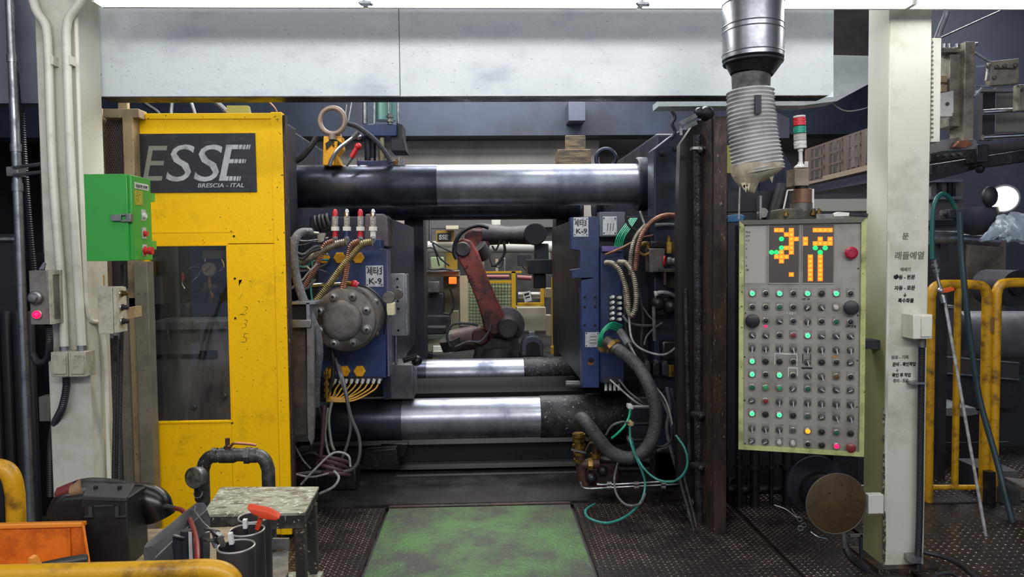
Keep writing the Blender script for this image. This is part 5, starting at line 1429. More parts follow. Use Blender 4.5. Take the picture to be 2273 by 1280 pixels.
# things between post and panel
solo('guard_strip', MB().pb(1614, 322, 1628, 384, 4.3, 4.36), mat('lime strip', '#a9aa50', .5), 'yellow-green strip behind the rusty guard post and bellows', 'strip')
solo('valve_actuator', MB().pp([(1614, 478), (1640, 474), (1654, 478), (1650, 492), (1614, 494)], 4.2, .1), mat('blue actuator', '#2c6390', .45), 'small blue actuator peeking above the control panel corner', 'actuator', bev=.008)
solo('gauge', MB().pc(1695, 472, 4.86, 4.91, 11), mat('pale gauge', '#a8a49c', .4), 'pale round gauge half hidden above the control panel', 'gauge')
solo('bracket_strip', MB().pb(1686, 434, 1691, 486, 4.85, 4.9), galv, 'bright upright strip beside the pale round gauge', 'strip')
solo('cable', MB().pt([(1640, 486, 4.1), (1642, 420, 4.1), (1646, 400, 4.1)], 2), whitew, 'pale cable rising from the blue actuator', 'cable')
solo('dark_pipe', MB().cyl(at(1740, 410, 4.85), at(1712, 500, 4.85), .046), rubber, 'dark slanting hose between the bellows and the pedestal', 'hose')
solo('side_shield', MB().pp([(1725, 250), (1752, 262), (1752, 306), (1720, 306)], 5.27, .04), mat('grey purple shield', '#5d5c6a', .5), 'grey shield plate behind the bellows', 'shield')
solo('press_machine', MB().pp([(1630, 270), (1700, 270), (1770, 390), (1700, 480), (1620, 480)], 5.3, .3), oilyb, 'dark machine head behind the hanging bellows', 'machine')

# ------------------------------------------------------------------ fittings on the right column
rb_ = thing('junction_box', 'cream junction box on the edge of the handwriting column', 'junction box', at(2050, 752, 3.58))
part('box', MB().pb(2027, 698, 2070, 752, 3.5, 3.6), creamw, rb_, bev=.004)
part('lid', MB().pb(2046, 702, 2069, 747, 3.49, 3.5), creamw, rb_, bev=.002)
part('gland', MB().cyl(at(2046, 752, 3.55), at(2046, 770, 3.55), .02), steel, rb_)
solo('flexible_conduit', MB().corr([(2046, 768, 3.55), (2045, 850, 3.56), (2043, 1000, 3.56), (2041, 1150, 3.56), (2036, 1275, 3.56)], 8, None, 3.6), corrb, 'black corrugated conduit running down the handwriting column', 'conduit')
solo('conduit_clip', MB().pb(2026, 848, 2054, 853, 3.54, 3.6), galv, 'upper steel clip holding the conduit to the handwriting column', 'clip')
solo('conduit_clip', MB().pb(2024, 1238, 2046, 1250, 3.53, 3.6), galv, 'lower steel clip holding the conduit near the column foot', 'clip')
ct = thing('cable_tray', 'cream perforated cable tray on the upper column edge', 'cable tray', at(2075, 315, 3.7))
part('tray', MB().pb(2068, 84, 2088, 315, 3.68, 3.8), creamw, ct, bev=.002)
for k in range(22):
    y = 92 + k * 10
    part('slot', MB().pb(2067, y, 2072, y + 4, 3.676, 3.681), inkp, ct)
# ------------------------------------------------------------------ upper right: guide post machinery
solo('flexible_conduit', MB().corr([(2078, -60, 3.82), (2104, -10, 3.9), (2100, 30, 3.9), (2089, 60, 3.84), (2079, 88, 3.76)], 7, None, 4), mat('grey conduit', '#83858e', .4, .4), 'grey ribbed conduit high beside the column top', 'conduit')
solo('stay_wire', MB().cyl(at(2086, 85, 3.78), at(2290, -8, 5.0), .005), galv, 'thin stay wire slanting up across the dark hall', 'wire')
gpo = thing('guide_press', 'scuffed grey guide post unit with white box beside the column', 'machine', at(2135, 345, 4.8))
tan = mat('scuffed tan steel', '#8c8475', .48, .3, ('#554d45', 9, .45, .8), .1, 30)
part('post', MB().pb(2141, 92, 2163, 312, 4.75, 4.9), tan, gpo, bev=.004)
part('plate', MB().pb(2108, 120, 2140, 280, 4.8, 4.95), tan, gpo, bev=.004)
part('arm', MB().pb(2089, 106, 2131, 116, 4.78, 4.9), tan, gpo, bev=.003)
for x in (2107, 2124, 2096):
    part('bolt', MB().cyl(at(x, 106, 4.82), at(x, 97, 4.82), .011, n=8), galv, gpo)
part('bolt', MB().cyl(at(2163, 98, 4.78), at(2170, 98, 4.78), .012, n=8), galv, gpo)
part('white_box', MB().pp([(2087, 207), (2117, 201), (2117, 250), (2113, 253), (2117, 254), (2112, 258), (2087, 258)], 4.7, .08), white, gpo, bev=.003)
part('box_boss', MB().pc(2104, 230, 4.69, 4.7, 4), steel, gpo)
part('block', MB().pb(2089, 168, 2102, 182, 4.8, 4.9).pb(2089, 188, 2102, 203, 4.8, 4.9), mat('tan block', '#9a8465', .5), gpo)
part('base', MB().pp([(2090, 310), (2150, 302), (2168, 312), (2168, 330), (2090, 335)], 4.8, .2), steel, gpo)
part('copper_scrap', MB().pp([(2120, 325), (2130, 312), (2150, 310), (2160, 322), (2140, 328)], 4.74, .05), copper, gpo)
ab = thing('rod_carriage', 'tan clamp carriage with bolts and silver arms on chrome rods', 'carriage', at(2230, 192, 4.8))
part('plate', MB().pp([(2200, 136), (2262, 129), (2262, 185), (2198, 190)], 4.8, .05), tan, ab, bev=.004)
for x, y in ((2211, 149), (2229, 147), (2253, 146), (2206, 173)):
    part('bolt', MB().lathe(at(x, y, 4.8), (0, -1, 0), [(0, .013), (.012, .013), (.016, .008)], 12), flange, ab)
part('slot', MB().pb(2208, 150, 2256, 153, 4.792, 4.8), rusty, ab)
part('arm', MB().bar(at(2164, 117, 4.82), at(2199, 138, 4.82), .014).bar(at(2164, 149, 4.82), at(2199, 145, 4.82), .014).bar(at(2164, 190, 4.82), at(2200, 192, 4.82), .012).bar(at(2162, 215, 4.82), at(2182, 194, 4.82), .012), galv, ab)
part('foot', MB().pb(2262, 187, 2280, 245, 4.8, 4.86), tan, ab, bev=.006)
part('foot_bolt', MB().pc(2271, 198, 4.79, 4.8, 4), flange, ab)
part('side_link', MB().pp([(2195, 142), (2200, 142), (2198, 178), (2190, 178)], 4.79, .02), steel, ab)
rk = thing('rod_slide', 'pair of chrome guide rods above dark girders', 'slide', at(2230, 310, 4.9))
for y0, y1 in ((249, 244), (305, 300)):
    part('rod', MB().cyl(at(2181, y0, 4.9), at(2330, y1 - 3, 4.9), 6 * mpp(4.9)), chrome, rk)
part('rear_panel', MB().pb(2210, 195, 2330, 292, 5.1, 5.15), mat('grey olive panel', '#77756d', .5), rk)
part('upright', MB().pb(2181, 200, 2209, 310, 5.05, 5.1), darkm, rk)
part('rail', MB().pb(2175, 198, 2330, 203, 4.95, 5.0), galv, rk)
gd_ = thing('girder_track', 'dark steel girders carrying the rod slide', 'girder', at(2180, 400, 4.95))
part('girder', MB().pp([(2066, 365), (2180, 347), (2400, 312), (2400, 340), (2180, 372), (2066, 402)], 5.0, .3), oily, gd_, bev=.004)
part('girder', MB().pp([(2066, 332), (2160, 325), (2400, 300), (2400, 308), (2180, 345), (2066, 358)], 5.2, .3), mat('plum girder', '#4e4648', .5, .2), gd_)
for k in range(5):
    part('bolt', MB().pc(2085 + k * 16, 346 - k * 1.5, 5.17, 5.2, 3, 8), steel, gd_)
part('valve', MB().pb(2168, 320, 2195, 360, 4.88, 5.0).ball(at(2175, 375, 4.95), .03), oily, gd_, bev=.006)
# work lamp cluster
hd = thing('work_lamp', 'dazzling round work lamp at the edge of the railings', 'lamp', at(2228, 470, 4.7))
lc = at(2228, 441, 4.7)
la = V((-.95, -1, .08)).normalized()
part('bulb', MB().lathe(lc, la, [(0, .08), (.012, .075), (.022, .05), (.025, .01)], 28), lampw, hd)
part('visor', MB().ball(at(2197, 436, 4.6), 19 * mpp(4.6), 16, (1, .6, 1.25)), mat('dark visor', '#171922', .5), hd)
part('housing', MB().lathe(lc + la * -.12, la, [(0, .03), (.04, .075), (.11, .095), (.125, .095), (.125, .088), (.115, .086)], 28), mat('dark lamp shell', '#3a3d48', .5), hd)
part('bracket', MB().bar(lc + la * -.1, lc + V((.1, .25, -.2)), .02), galv, hd)
dd = thing('dark_drum', 'dark hemispherical hood hanging in front of the work lamp', 'hood', at(2165, 530, 4.75))
part('shell', MB().lathe(at(2165, 461, 4.75), (0, 0, -1), [(0, .135), (.02, .135), (.08, .125), (.13, .1), (.165, .06), (.18, .02)], 32), mat('dark hood', '#2c2e3c', .5), dd)
part('side_lug', MB().pb(2108, 464, 2130, 484, 4.75, 4.85), darkm, dd, bev=.004)
part('side_knob', MB().cyl(at(2089, 472, 4.8), at(2110, 472, 4.8), .02), steel, dd)
bgm = glassy('plastic film', '#e6eef5', .14, .18, '#b9c6d4', .55)
mb = MB()
n = 28
for (cx_, cy_, r0, ln) in ((2165, 0, 0, 0),):
    pts = [at(2178, 533, 4.62), at(2200, 520, 4.6), at(2218, 505, 4.58), at(2245, 505, 4.56), at(2285, 508, 4.56)]
    rad = [4, 12, 24, 31, 33]
    Q = spline(pts, 5)
    random.seed(21)
    ph = [random.uniform(0, 6) for _ in range(40)]
    vs_, fs_ = [], []
    m_ = len(Q)
    for i, p in enumerate(Q):
        t = i / (m_ - 1) * 4
        j = min(3, int(t))
        rr = (rad[j] + (rad[j + 1] - rad[j]) * (t - j)) * mpp(4.6)
        for k in range(n):
            th = 2 * PI * k / n
            q_ = rr * (1 + .12 * math.sin(3 * th + ph[i % 7]) + .08 * math.sin(7 * th + i))
            vs_.append(p + V((0.012 * math.sin(5 * th + i), math.cos(th) * q_ * .6, math.sin(th) * q_)))
    for i in range(m_ - 1):
        for k in range(n):
            k2 = (k + 1) % n
            fs_.append((i * n + k, i * n + k2, (i + 1) * n + k2, (i + 1) * n + k))
    mb.add(vs_, fs_)
solo('plastic_bag', mb, bgm, 'crumpled clear plastic sheet below the bright work lamp', 'plastic bag')
sp2 = thing('insulated_pipe', 'silver insulated pipe with elbow behind the column', 'pipe', at(2110, 545, 5.0))
part('pipe', MB().cyl(at(2062, 527, 5.0), at(2128, 528, 5.0), 16 * mpp(5.0), None, 24), galv, sp2)
part('pipe', MB().cyl(at(2128, 530, 5.05), at(2215, 536, 5.05), 12 * mpp(5), None, 20), silverd, sp2)
part('support', MB().box((at(2090, 600, 5.0).x - .03, 4.97, 0), (at(2090, 600, 5.0).x + .03, 5.03, at(2090, 540, 5.0).z)), darkm, sp2)
part('seam', MB().torus(at(2126, 528, 5.0), (1, 0, 0), 16.5 * mpp(5.0), .005, 24, 6), galv, sp2)
# green air hose, blow gun lance
solo('air_hose', MB().pt([(2070, 575, 4.4), (2069, 540, 4.4), (2070, 480, 4.4), (2077, 445, 4.4), (2092, 430, 4.42), (2108, 440, 4.44), (2120, 462, 4.46)], 5, n=10), mat('dark teal hose', '#25605a', .4), 'dark teal air hose arching beside the column', 'hose')
solo('air_hose', MB().pt([(2130, 470, 4.42), (2133, 540, 4.42), (2141, 640, 4.4), (2152, 740, 4.4), (2165, 830, 4.4), (2178, 900, 4.38), (2212, 1020, 4.3), (2240, 1130, 4.2), (2256, 1200, 4.15), (2264, 1290, 4.1)], 6.5, n=10), mat('slate teal hose', '#2b3d44', .45), 'long slate teal hose hanging in front of the yellow railings', 'hose')
bl = thing('blow_lance', 'thin steel air lance with orange valve handle leaning on the railing', 'air lance', at(2205, 1290, 3.9))
part('rod', MB().cyl(at(2098, 672, 4.35), at(2206, 1290, 3.9), .009), whitew, bl)
part('coupling', MB().cyl(at(2074, 577, 4.38), at(2080, 612, 4.38), .014).cyl(at(2075, 586, 4.38), at(2076, 592, 4.38), .02).cyl(at(2078, 598, 4.38), at(2079, 604, 4.38), .02).cyl(at(2080, 612, 4.38), at(2092, 660, 4.36), .01).cyl(at(2092, 655, 4.36), at(2096, 672, 4.35), .018), galv, bl)
part('valve', MB().ball(at(2088, 645, 4.36), .022), galv, bl)
part('handle', MB().pp([(2090, 642), (2112, 637), (2119, 639), (2118, 645), (2104, 649), (2091, 650)], 4.34, .02), mat('orange handle', '#e05a20', .35), bl, bev=.003)

# yellow railings
YR_ = 4.55
def railing(label, x0, x1, ytop, ybot, posts, r_=11):
    o = thing('safety_railing', label, 'railing', at((x0 + x1) / 2, 1130, YR_))
    P = []
    a, b = at(x0, ytop, YR_), at(x1, ytop, YR_)
    rr = r_ * mpp(YR_)
    rad = .07
    zb_ = 0.0
    def corner(p, s_):
        return [V((p.x - s_ * 0, p.y, p.z - rad)), V((p.x + s_ * rad * .29, p.y, p.z - rad * .29)), V((p.x + s_ * rad, p.y, p.z))]
    path = [V((a.x, a.y, zb_)), *corner(a, 1), V(((a.x + b.x) / 2, a.y, a.z)), *reversed(corner(b, -1)), V((b.x, b.y, zb_))]
    full = [path[0]] + spline(path[1:-1], 8) + [path[-1]]
    part('hoop', MB().tube(full, rr, 14), yellowp, o)
    for x in posts:
        p = at(x, 860, YR_)
        part('bar', MB().cyl((p.x, p.y, at(x, ybot, YR_).z), (p.x, p.y, a.z), 7.5 * mpp(YR_)), yellowp, o)
    part('bottom_rail', MB().cyl((a.x, a.y, at(x0, ybot, YR_).z), (b.x, b.y, at(x1, ybot, YR_).z), 6 * mpp(YR_)), yellowp, o)
    return o
ra = railing('yellow tube railing next to the column with a middle bar', 2066, 2192, 632, 1081, (2123,))
rb2 = railing('yellow tube railing cut off by the picture edge beside the first', 2212, 2400, 628, 1081, (2290,))
part('latch', MB().pb(2196, 705, 2208, 740, YR_ - .03, YR_ + .02), mat('rusty latch', '#7a5a20', .5), ra, bev=.004)
# machinery behind railings
bk = thing('holding_furnace', 'grey furnace casing with big horizontal cylinder behind the railings', 'furnace', at(2170, 900, 6.0))
part('wall', MB().pb(2150, 530, 2232, 700, 6.9, 7.0), mat('scorched concrete', '#7a6f63', .7, 0, ('#4a4038', 4, .45, .8), .2), bk)
part('wall', MB().pb(2040, 540, 2150, 700, 6.95, 7.05), mat('dim grey panel', '#3f3b3c', .6), bk)
part('disc', MB().pc(2262, 640, 6.2, 6.6, 42, 36), darkm, bk)
part('disc_hub', MB().pc(2262, 640, 6.15, 6.2, 16, 24), oily, bk)
part('cylinder', MB().cyl(at(2120, 745, 6.0), at(2420, 745, 6.0), 57 * mpp(6.0), None, 36), mat('dull grey drum', '#6f7073', .45, .3, ('#4f5052', 3, .45, .8)), bk)
part('box', MB().pb(2040, 683, 2118, 790, 5.9, 6.3), mat('grey casing', '#4d4b50', .5), bk, bev=.01)
part('box_lid', MB().pb(2040, 678, 2120, 684, 5.85, 6.3), mat('pale lid', '#77757a', .5), bk)
part('beam', MB().pp([(2040, 787), (2262, 805), (2262, 840), (2040, 826)], 5.7, .2), mat('plum beam', '#41393d', .5), bk)
part('beam', MB().pp([(2040, 825), (2262, 843), (2262, 905), (2040, 905)], 5.75, .3), darkm, bk)
part('edge', MB().bar(at(2040, 787, 5.68), at(2262, 805, 5.68), .01).bar(at(2040, 822, 5.68), at(2262, 842, 5.68), .012), galv, bk)
part('back_wall', MB().pb(2200, 830, 2420, 1080, 5.9, 6.0), mat('dark slate panel', '#2c3136', .4), bk)
part('base', MB().pb(2040, 905, 2420, 1150, 6.2, 6.3), darkm, bk)
wb = thing('wrapped_block', 'dark block with plastic wrap on top behind the railing bars', 'block', at(2120, 1085, 5.4))
part('block', MB().pb(2050, 915, 2180, 1100, 5.3, 5.9), oily, wb, bev=.01)
part('wrap', MB().pp([(2050, 908), (2120, 905), (2165, 905), (2172, 918), (2140, 924), (2050, 920)], 5.28, .5), glassy('crinkled wrap', '#b0b4b8', .3, .2, '#8c9094', .5), wb)
part('seam', MB().bar(at(2050, 982, 5.295), at(2240, 980, 5.295), .006), steel, wb)
stp = thing('step_platform', 'dark step with worn checker tread beside the railings', 'step', at(2235, 1165, 4.4))
part('tread', MB().prism([at(2226, 1058, 4.35), at(2400, 1075, 4.2), at(2400, 1108, 3.9), at(2273, 1082, 4.0)], (0, 0, -.02)), mat('worn tread', '#8c8a86', .35, .6, ('#4a4846', 9, .45, .8)), stp)
part('side', MB().prism([at(2186, 1045, 4.6), at(2260, 1045, 4.6), at(2270, 1160, 4.35), at(2190, 1155, 4.6)], (0, .3, 0)), darkm, stp)
part('leg', MB().bar(at(2196, 1045, 4.45), at(2196, 1150, 4.45), .05), oily, stp)
solo('floor_hose', MB().pt([(2050, 1224, 3.55), (2090, 1234, 3.5), (2130, 1252, 3.42), (2170, 1285, 3.3), (2190, 1310, 3.2)], 6), rubber, 'black hose lying on the checker plate beside the column foot', 'hose')
solo('floor_hose', MB().pt([(2062, 1290, 3.3), (2090, 1272, 3.34), (2120, 1276, 3.3), (2140, 1300, 3.2)], 4), rubber, 'second thinner hose curling on the checker plate', 'hose')
q = thing('window_frame', 'small dim shelf frame seen behind the teal hose', 'rack', at(2120, 500, 7.0))
for x in (2085, 2107, 2116):
    part('post', MB().bar(at(x, 400, 7.0), at(x, 440, 7.0), .03), darkm, q)
part('shelf', MB().pb(2066, 436, 2138, 442, 6.95, 7.3).pb(2066, 398, 2138, 404, 6.95, 7.3), galv, q)
part('panel', MB().pb(2066, 404, 2138, 560, 7.02, 7.35), mat('dim grey panel two', '#6a6668', .6), q)
part('lower_shelf', MB().pb(2066, 488, 2138, 500, 6.9, 7.2), darkm, q)
# catwalk between panel and column
cw = thing('catwalk', 'brown mesh catwalk railing on the grey gantry behind the signal tower', 'catwalk', at(1860, 420, 8.0))
brn = mat('brown railing', '#6a5850', .55)
def cwy(x, top):
    t = (x - 1790) / 140
    return (333 - t * 48) if top else (405 - t * 40)
n = 11
for k in range(n):
    x = 1793 + k * 13.5
    part('baluster', MB().bar(at(x, cwy(x, 1), 8), at(x, cwy(x, 0), 8), .016 if k % 3 else .045), brn, cw)
for t_ in (0, .33, .66, 1):
    a = [at(x, cwy(x, 1) + (cwy(x, 0) - cwy(x, 1)) * t_, 8) for x in (1788, 1960)]
    part('rail', MB().bar(a[0], a[1], .022), brn, cw)
part('panel', MB().pp([(1800, 330), (1960, 278), (1960, 352), (1800, 398)], 8.6, .05), mat('brown hall panel', '#625c53', .6, 0, ('#383532', 1.6, .42, .62), stretch=(2, 1, .6)), cw)
part('toe_board', MB().pp([(1788, 404), (1830, 396), (1830, 390), (1960, 358), (1960, 370), (1790, 410)], 7.9, .05), mat('tan toe board', '#a08c78', .55), cw)
part('girder', MB().pp([(1788, 415), (1960, 378), (1960, 400), (1788, 430)], 7.95, .2), mat('dim lilac girder', '#5a5a66', .5), cw)
part('girder', MB().pp([(1795, 432), (1960, 425), (1960, 440), (1795, 442)], 7.8, .2), darkm, cw)
part('support', MB().pb(1850, 440, 1870, 1020, 7.85, 8.0), darkm, cw)
part('support', MB().box((at(1860, 500, 7.9).x - .05, 7.85, 0), (at(1860, 500, 7.9).x + .05, 7.95, at(1860, 1000, 7.9).z + .1)), darkm, cw)
part('beam', MB().pb(1800, 441, 1960, 468, 7.6, 7.8), mat('pale gantry beam', '#b0aca2', .5), cw)
solo('torn_web', MB().pt([(1840, 224, 4.45), (1870, 244, 4.45), (1900, 245, 4.45), (1950, 232, 4.45)], 1.5, n=6), whitew, 'thin pale cable sagging above the catwalk', 'cable')

# ------------------------------------------------------------------ background through the machine
solo('crane_girder', MB().box((-9, 12.6, at(1000, 301, 12.6).z), (10, 13.1, at(1000, 130, 12.6).z)), girderp, 'broad navy crane girder above the machine opening', 'girder')
solo('wall_panel', MB().pb(640, 60, 1330, 560, 13.2, 13.3), wallg, 'plain grey sheet wall seen above the upper tie bar', 'panel')
solo('timber_crate', MB().pb(1238, 331, 1312, 366, 8.6, 8.9).pb(1255, 300, 1300, 332, 8.7, 8.75).pb(1262, 360, 1290, 900, 8.65, 8.8), mat('tan timber', '#8b7657', .6, 0, ('#4e4238', 6, .4, .7), stretch=(1, 1, 6)), 'tan timber crate behind the dark lifting eye', 'crate', bev=.01)
solo('steel_bracket', MB().pb(1262, 225, 1300, 268, 12.2, 12.64), mat('slate bracket', '#4b5368', .5), 'slate box hanging under the crane girder', 'bracket', bev=.01)
# red robot
YRb = 8.5
ro = thing('industrial_robot', 'sooty red industrial robot arm reaching across behind the machine', 'robot', at(1090, 800, YRb))
part('base', MB().pp([(1058, 755), (1150, 750), (1160, 800), (1050, 800)], YRb - .2, .7), robotd, ro, bev=.03)
part('turntable', MB().cyl(at(1105, 800, YRb), at(1105, 768, YRb), .3, .25, 28), robotd, ro)
part('shoulder', MB().lathe(at(1128, 728, YRb - .42), (0, 1, 0), [(0, .1), (.02, .12), (.3, .13), (.32, .2), (.6, .2)], 32), robotd, ro)
part('shoulder_housing', MB().pp([(1062, 760), (1080, 700), (1110, 690), (1150, 712), (1152, 770), (1085, 790)], YRb - .08, .35), robotr, ro, bev=.03)
part('motor', MB().cyl(at(1005, 756, YRb - .1), at(1070, 746, YRb - .1), .13, .14, 24), mat('pinkish grey motor', '#7a5f5c', .5, .1, ('#4a4040', 5, .45, .8)), ro)
part('motor_cap', MB().cyl(at(1002, 748, YRb - .12), at(1010, 770, YRb - .1), .15, None, 20), robotd, ro)
part('joint_disc', MB().lathe(at(1066, 748, YRb - .25), (0, 1, 0), [(0, .08), (.02, .1), (.2, .1)], 24), mat('dark red disc', '#5a2c2a', .5), ro)
# lower arm link
arm = part('lower_arm', MB().pp([(1008, 548), (1014, 535), (1028, 528), (1046, 534), (1062, 560), (1082, 615), (1122, 710), (1118, 738), (1096, 745), (1076, 732), (1062, 680), (1036, 610), (1018, 578), (1010, 570)], YRb - .35, .16), robotr, ro, bev=.02)
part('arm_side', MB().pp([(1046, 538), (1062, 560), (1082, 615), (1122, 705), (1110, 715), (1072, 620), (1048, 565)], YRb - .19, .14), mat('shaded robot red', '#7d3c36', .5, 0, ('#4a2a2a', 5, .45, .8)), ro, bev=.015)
for s, x, y, r_ in (('2', 1027, 593, 1.0), ('COMAU', 1035, 612, 1.05), ('2', 1058, 664, 1.0), ('LT', 1074, 702, .1)):
    part('lettering', ptext('CRBAU' if s == 'COMAU' else s, x, y, YRb - .352, 9 if len(s) > 2 else 11, .1, .001, rot=r_), mat('dark lettering', '#3a2020', .6), arm)
part('elbow_disc', MB().lathe(at(1027, 553, YRb - .37), (0, 1, 0), [(0, .07), (.015, .085), (.3, .085)], 28), robotd, ro)
part('elbow_housing', MB().pp([(1030, 520), (1046, 506), (1078, 508), (1088, 540), (1082, 570), (1050, 562), (1034, 545)], YRb - .1, .4), robotr, ro, bev=.03)
part('elbow_motor', MB().cyl(at(1062, 548, YRb - .2), at(1080, 570, YRb - .15), .1, .08, 20), robotd, ro)
part('forearm', MB().cyl(at(1070, 520, YRb), at(1130, 522, YRb), .13, .1, 24).cyl(at(1130, 522, YRb), at(1200, 520, YRb), .1, .12, 24), robotd, ro)
part('wrist', MB().cyl(at(1188, 519, YRb - .14), at(1188, 519, YRb + .16), .13, None, 24).pb(1188, 540, 1218, 580, YRb - .1, YRb + .1), mat('black wrist', '#2a292c', .5), ro, bev=.012)
part('gripper', MB().pb(1172, 575, 1236, 608, YRb - .2, YRb + .2).pb(1185, 608, 1212, 640, YRb - .1, YRb + .1), blackpl, ro, bev=.012)
part('cable', MB().pt([(1085, 505), (1060, 500), (1030, 512), (1012, 535), (1008, 560), (1014, 575)], 4.5, YRb - .38), rubber, ro)
part('cable', MB().pt([(1000, 770), (992, 745), (1005, 720), (1040, 718), (1062, 722)], 3, YRb - .3), rubberg, ro)
part('cable', MB().pt([(1010, 770), (1040, 758), (1065, 758), (1082, 740), (1090, 720)], 2.5, YRb - .45), rubberg, ro)
part('cable', MB().pt([(1092, 545), (1100, 555), (1108, 540), (1110, 530)], 2, YRb - .1).pt([(1118, 535), (1120, 560), (1105, 585), (1090, 590)], 3, YRb - .1), rubber, ro)
part('pedestal', MB().pb(1045, 798, 1165, 830, YRb - .2, YRb + .5), darkm, ro)
# second machine in the background
B = thing('background_machine', 'second casting machine with yellow frame and white bar far behind the robot', 'machine', at(1090, 800, 11.0))
part('cross_bar', MB().cyl(at(920, 548, 11), at(1245, 548, 11), 13 * mpp(11), None, 24), mat('white bar', '#b9b8b0', .45), B)
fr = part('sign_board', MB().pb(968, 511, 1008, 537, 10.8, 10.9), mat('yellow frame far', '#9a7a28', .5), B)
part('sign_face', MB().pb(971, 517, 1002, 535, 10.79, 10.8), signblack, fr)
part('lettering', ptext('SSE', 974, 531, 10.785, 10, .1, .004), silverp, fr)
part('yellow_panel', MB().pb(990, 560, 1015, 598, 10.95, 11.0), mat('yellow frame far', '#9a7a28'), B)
part('beige_shelf', MB().pb(935, 604, 1020, 613, 10.7, 11.0), mat('beige shelf', '#a59a80', .5), B)
part('post', MB().pb(1021, 612, 1039, 722, 10.7, 10.8), mat('beige shelf', '#a59a80'), B)
part('casing', MB().pb(985, 613, 1021, 735, 10.9, 11.0), mat('olive casing', '#6e6853', .5), B)
part('top_plate', MB().pb(950, 480, 1240, 505, 11.2, 11.5), mat('dim top plate', '#5d5d5f', .5), B)
part('lamp_strip', MB().pb(990, 500, 1017, 508, 10.6, 10.8), mat('pale strip', '#cfc6ad', .5), B)
part('white_box', MB().pb(1091, 484, 1111, 500, 10.4, 10.6), white, B, bev=.01)
part('rod', MB().cyl(at(946, 484, 9.5), at(946, 590, 9.5), 3 * mpp(9.5)).cyl(at(955, 484, 9.6), at(955, 535, 9.6), 3.5 * mpp(9.5)), galv, B)
part('rod_sleeve', MB().cyl(at(947, 560, 9.45), at(947, 595, 9.45), 6 * mpp(9.5)), galv, B)
part('green_unit', MB().pb(955, 570, 985, 598, 10.6, 10.8), mat('pale green unit', '#8d9a7a', .5), B, bev=.02)
part('dark_unit', MB().pb(940, 650, 985, 700, 10.6, 10.9).pb(945, 700, 1000, 750, 10.4, 10.7), darkm, B, bev=.02)
part('backing', MB().pb(900, 470, 1260, 830, 12.2, 12.3), mat('dim hall partition', '#5e5c5a', .6, 0, ('#3a3a3c', 2, .42, .7)), B)
part('cable', MB().pt([(955, 535), (980, 548), (1005, 560)], 2, 9.4).pt([(960, 540), (975, 570), (998, 590)], 2, 9.4).pt([(935, 560), (950, 550), (965, 555), (975, 590)], 1.6, 9.4).pt([(1000, 640), (1008, 670), (1000, 695), (985, 695)], 2.5, 10.3), rubber, B)
part('pipe_row', MB().cyl(at(1075, 614, 10.3), at(1130, 614, 10.3), 4.5 * mpp(10.3)).cyl(at(1148, 615, 10.3), at(1180, 617, 10.3), 5 * mpp(10.3)), mat('pinkish cable sleeve', '#8a4f52', .5), B)
solo('signal_lamp', MB().pb(996, 615, 1013, 630, 10.5, 10.6), orl, 'square orange signal lamp glowing on the background machine', 'lamp', bev=.01)
yf = thing('mesh_fence', 'yellow fence with green mesh panel beyond the robot', 'fence', at(1110, 720, 9.8))
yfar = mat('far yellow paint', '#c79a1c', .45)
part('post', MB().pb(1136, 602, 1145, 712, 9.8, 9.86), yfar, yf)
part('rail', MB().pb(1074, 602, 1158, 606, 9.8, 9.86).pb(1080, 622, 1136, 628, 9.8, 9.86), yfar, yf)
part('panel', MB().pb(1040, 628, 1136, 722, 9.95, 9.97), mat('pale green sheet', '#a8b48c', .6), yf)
mb = MB()
for k in range(14):
    x = 1043 + k * 7
    mb.bar(at(x, 628, 9.9), at(x, 722, 9.9), .007)
for k in range(13):
    y = 632 + k * 7
    mb.bar(at(1040, y, 9.9), at(1136, y, 9.9), .007)
part('mesh', mb, mat('dark mesh wire', '#4b5040', .5), yf, kind='stuff')
fb = thing('barrier_frame', 'yellow barrier frame with paper notice beside the robot', 'barrier', at(1180, 690, 9.4))
part('post', MB().pb(1200, 640, 1208, 680, 9.4, 9.46), yfar, fb)
part('rail', MB().pb(1149, 672, 1208, 679, 9.39, 9.45), yfar, fb)
part('notice', MB().pp([(1160, 650), (1176, 645), (1181, 667), (1165, 671)], 9.3, .01), white, fb)
part('notice_text', MB().pp([(1163, 652), (1174, 649), (1175, 653), (1164, 656)], 9.295, .004).pp([(1166, 660), (1176, 657), (1177, 659), (1166, 662)], 9.295, .004), inkb, fb)
part('roller', MB().cyl(at(1150, 655, 9.8), at(1200, 655, 9.8), 8 * mpp(9.8)), steel, fb)
part('cabinet', MB().pb(1148, 682, 1212, 735, 9.6, 10.0), mat('beige grey cabinet', '#98917f', .5), fb, bev=.01)
q = thing('yellow_post', 'tall slim yellow post behind the right die half edge', 'post', at(1231, 790, 9.0))
part('post', MB().pb(1225, 617, 1233, 785, 9.0, 9.06), yfar, q)
part('foot', MB().pb(1224, 770, 1240, 788, 8.98, 9.1), yfar, q)
part('brackets', MB().pb(1212, 640, 1225, 660, 9.1, 9.3).pb(1214, 700, 1224, 745, 9.1, 9.3), mat('beige shelf', '#a59a80'), q)
dm = thing('motor_guard', 'dark arched motor guard at the foot of the red robot', 'motor', at(1182, 792, 8.1))
part('arch', MB().pp([(1158, 790)] + [(1182 - 24 * math.cos(PI * k / 10), 768 - 22 * math.sin(PI * k / 10)) for k in range(11)] + [(1206, 790)], 8.05, .22), mat('slate guard', '#5b5f6c', .4, .3), dm, bev=.01)
part('opening', MB().pp([(1167, 788)] + [(1183 - 15 * math.cos(PI * k / 8), 770 - 12 * math.sin(PI * k / 8)) for k in range(9)] + [(1200, 788)], 8.04, .011), blackpl, dm)
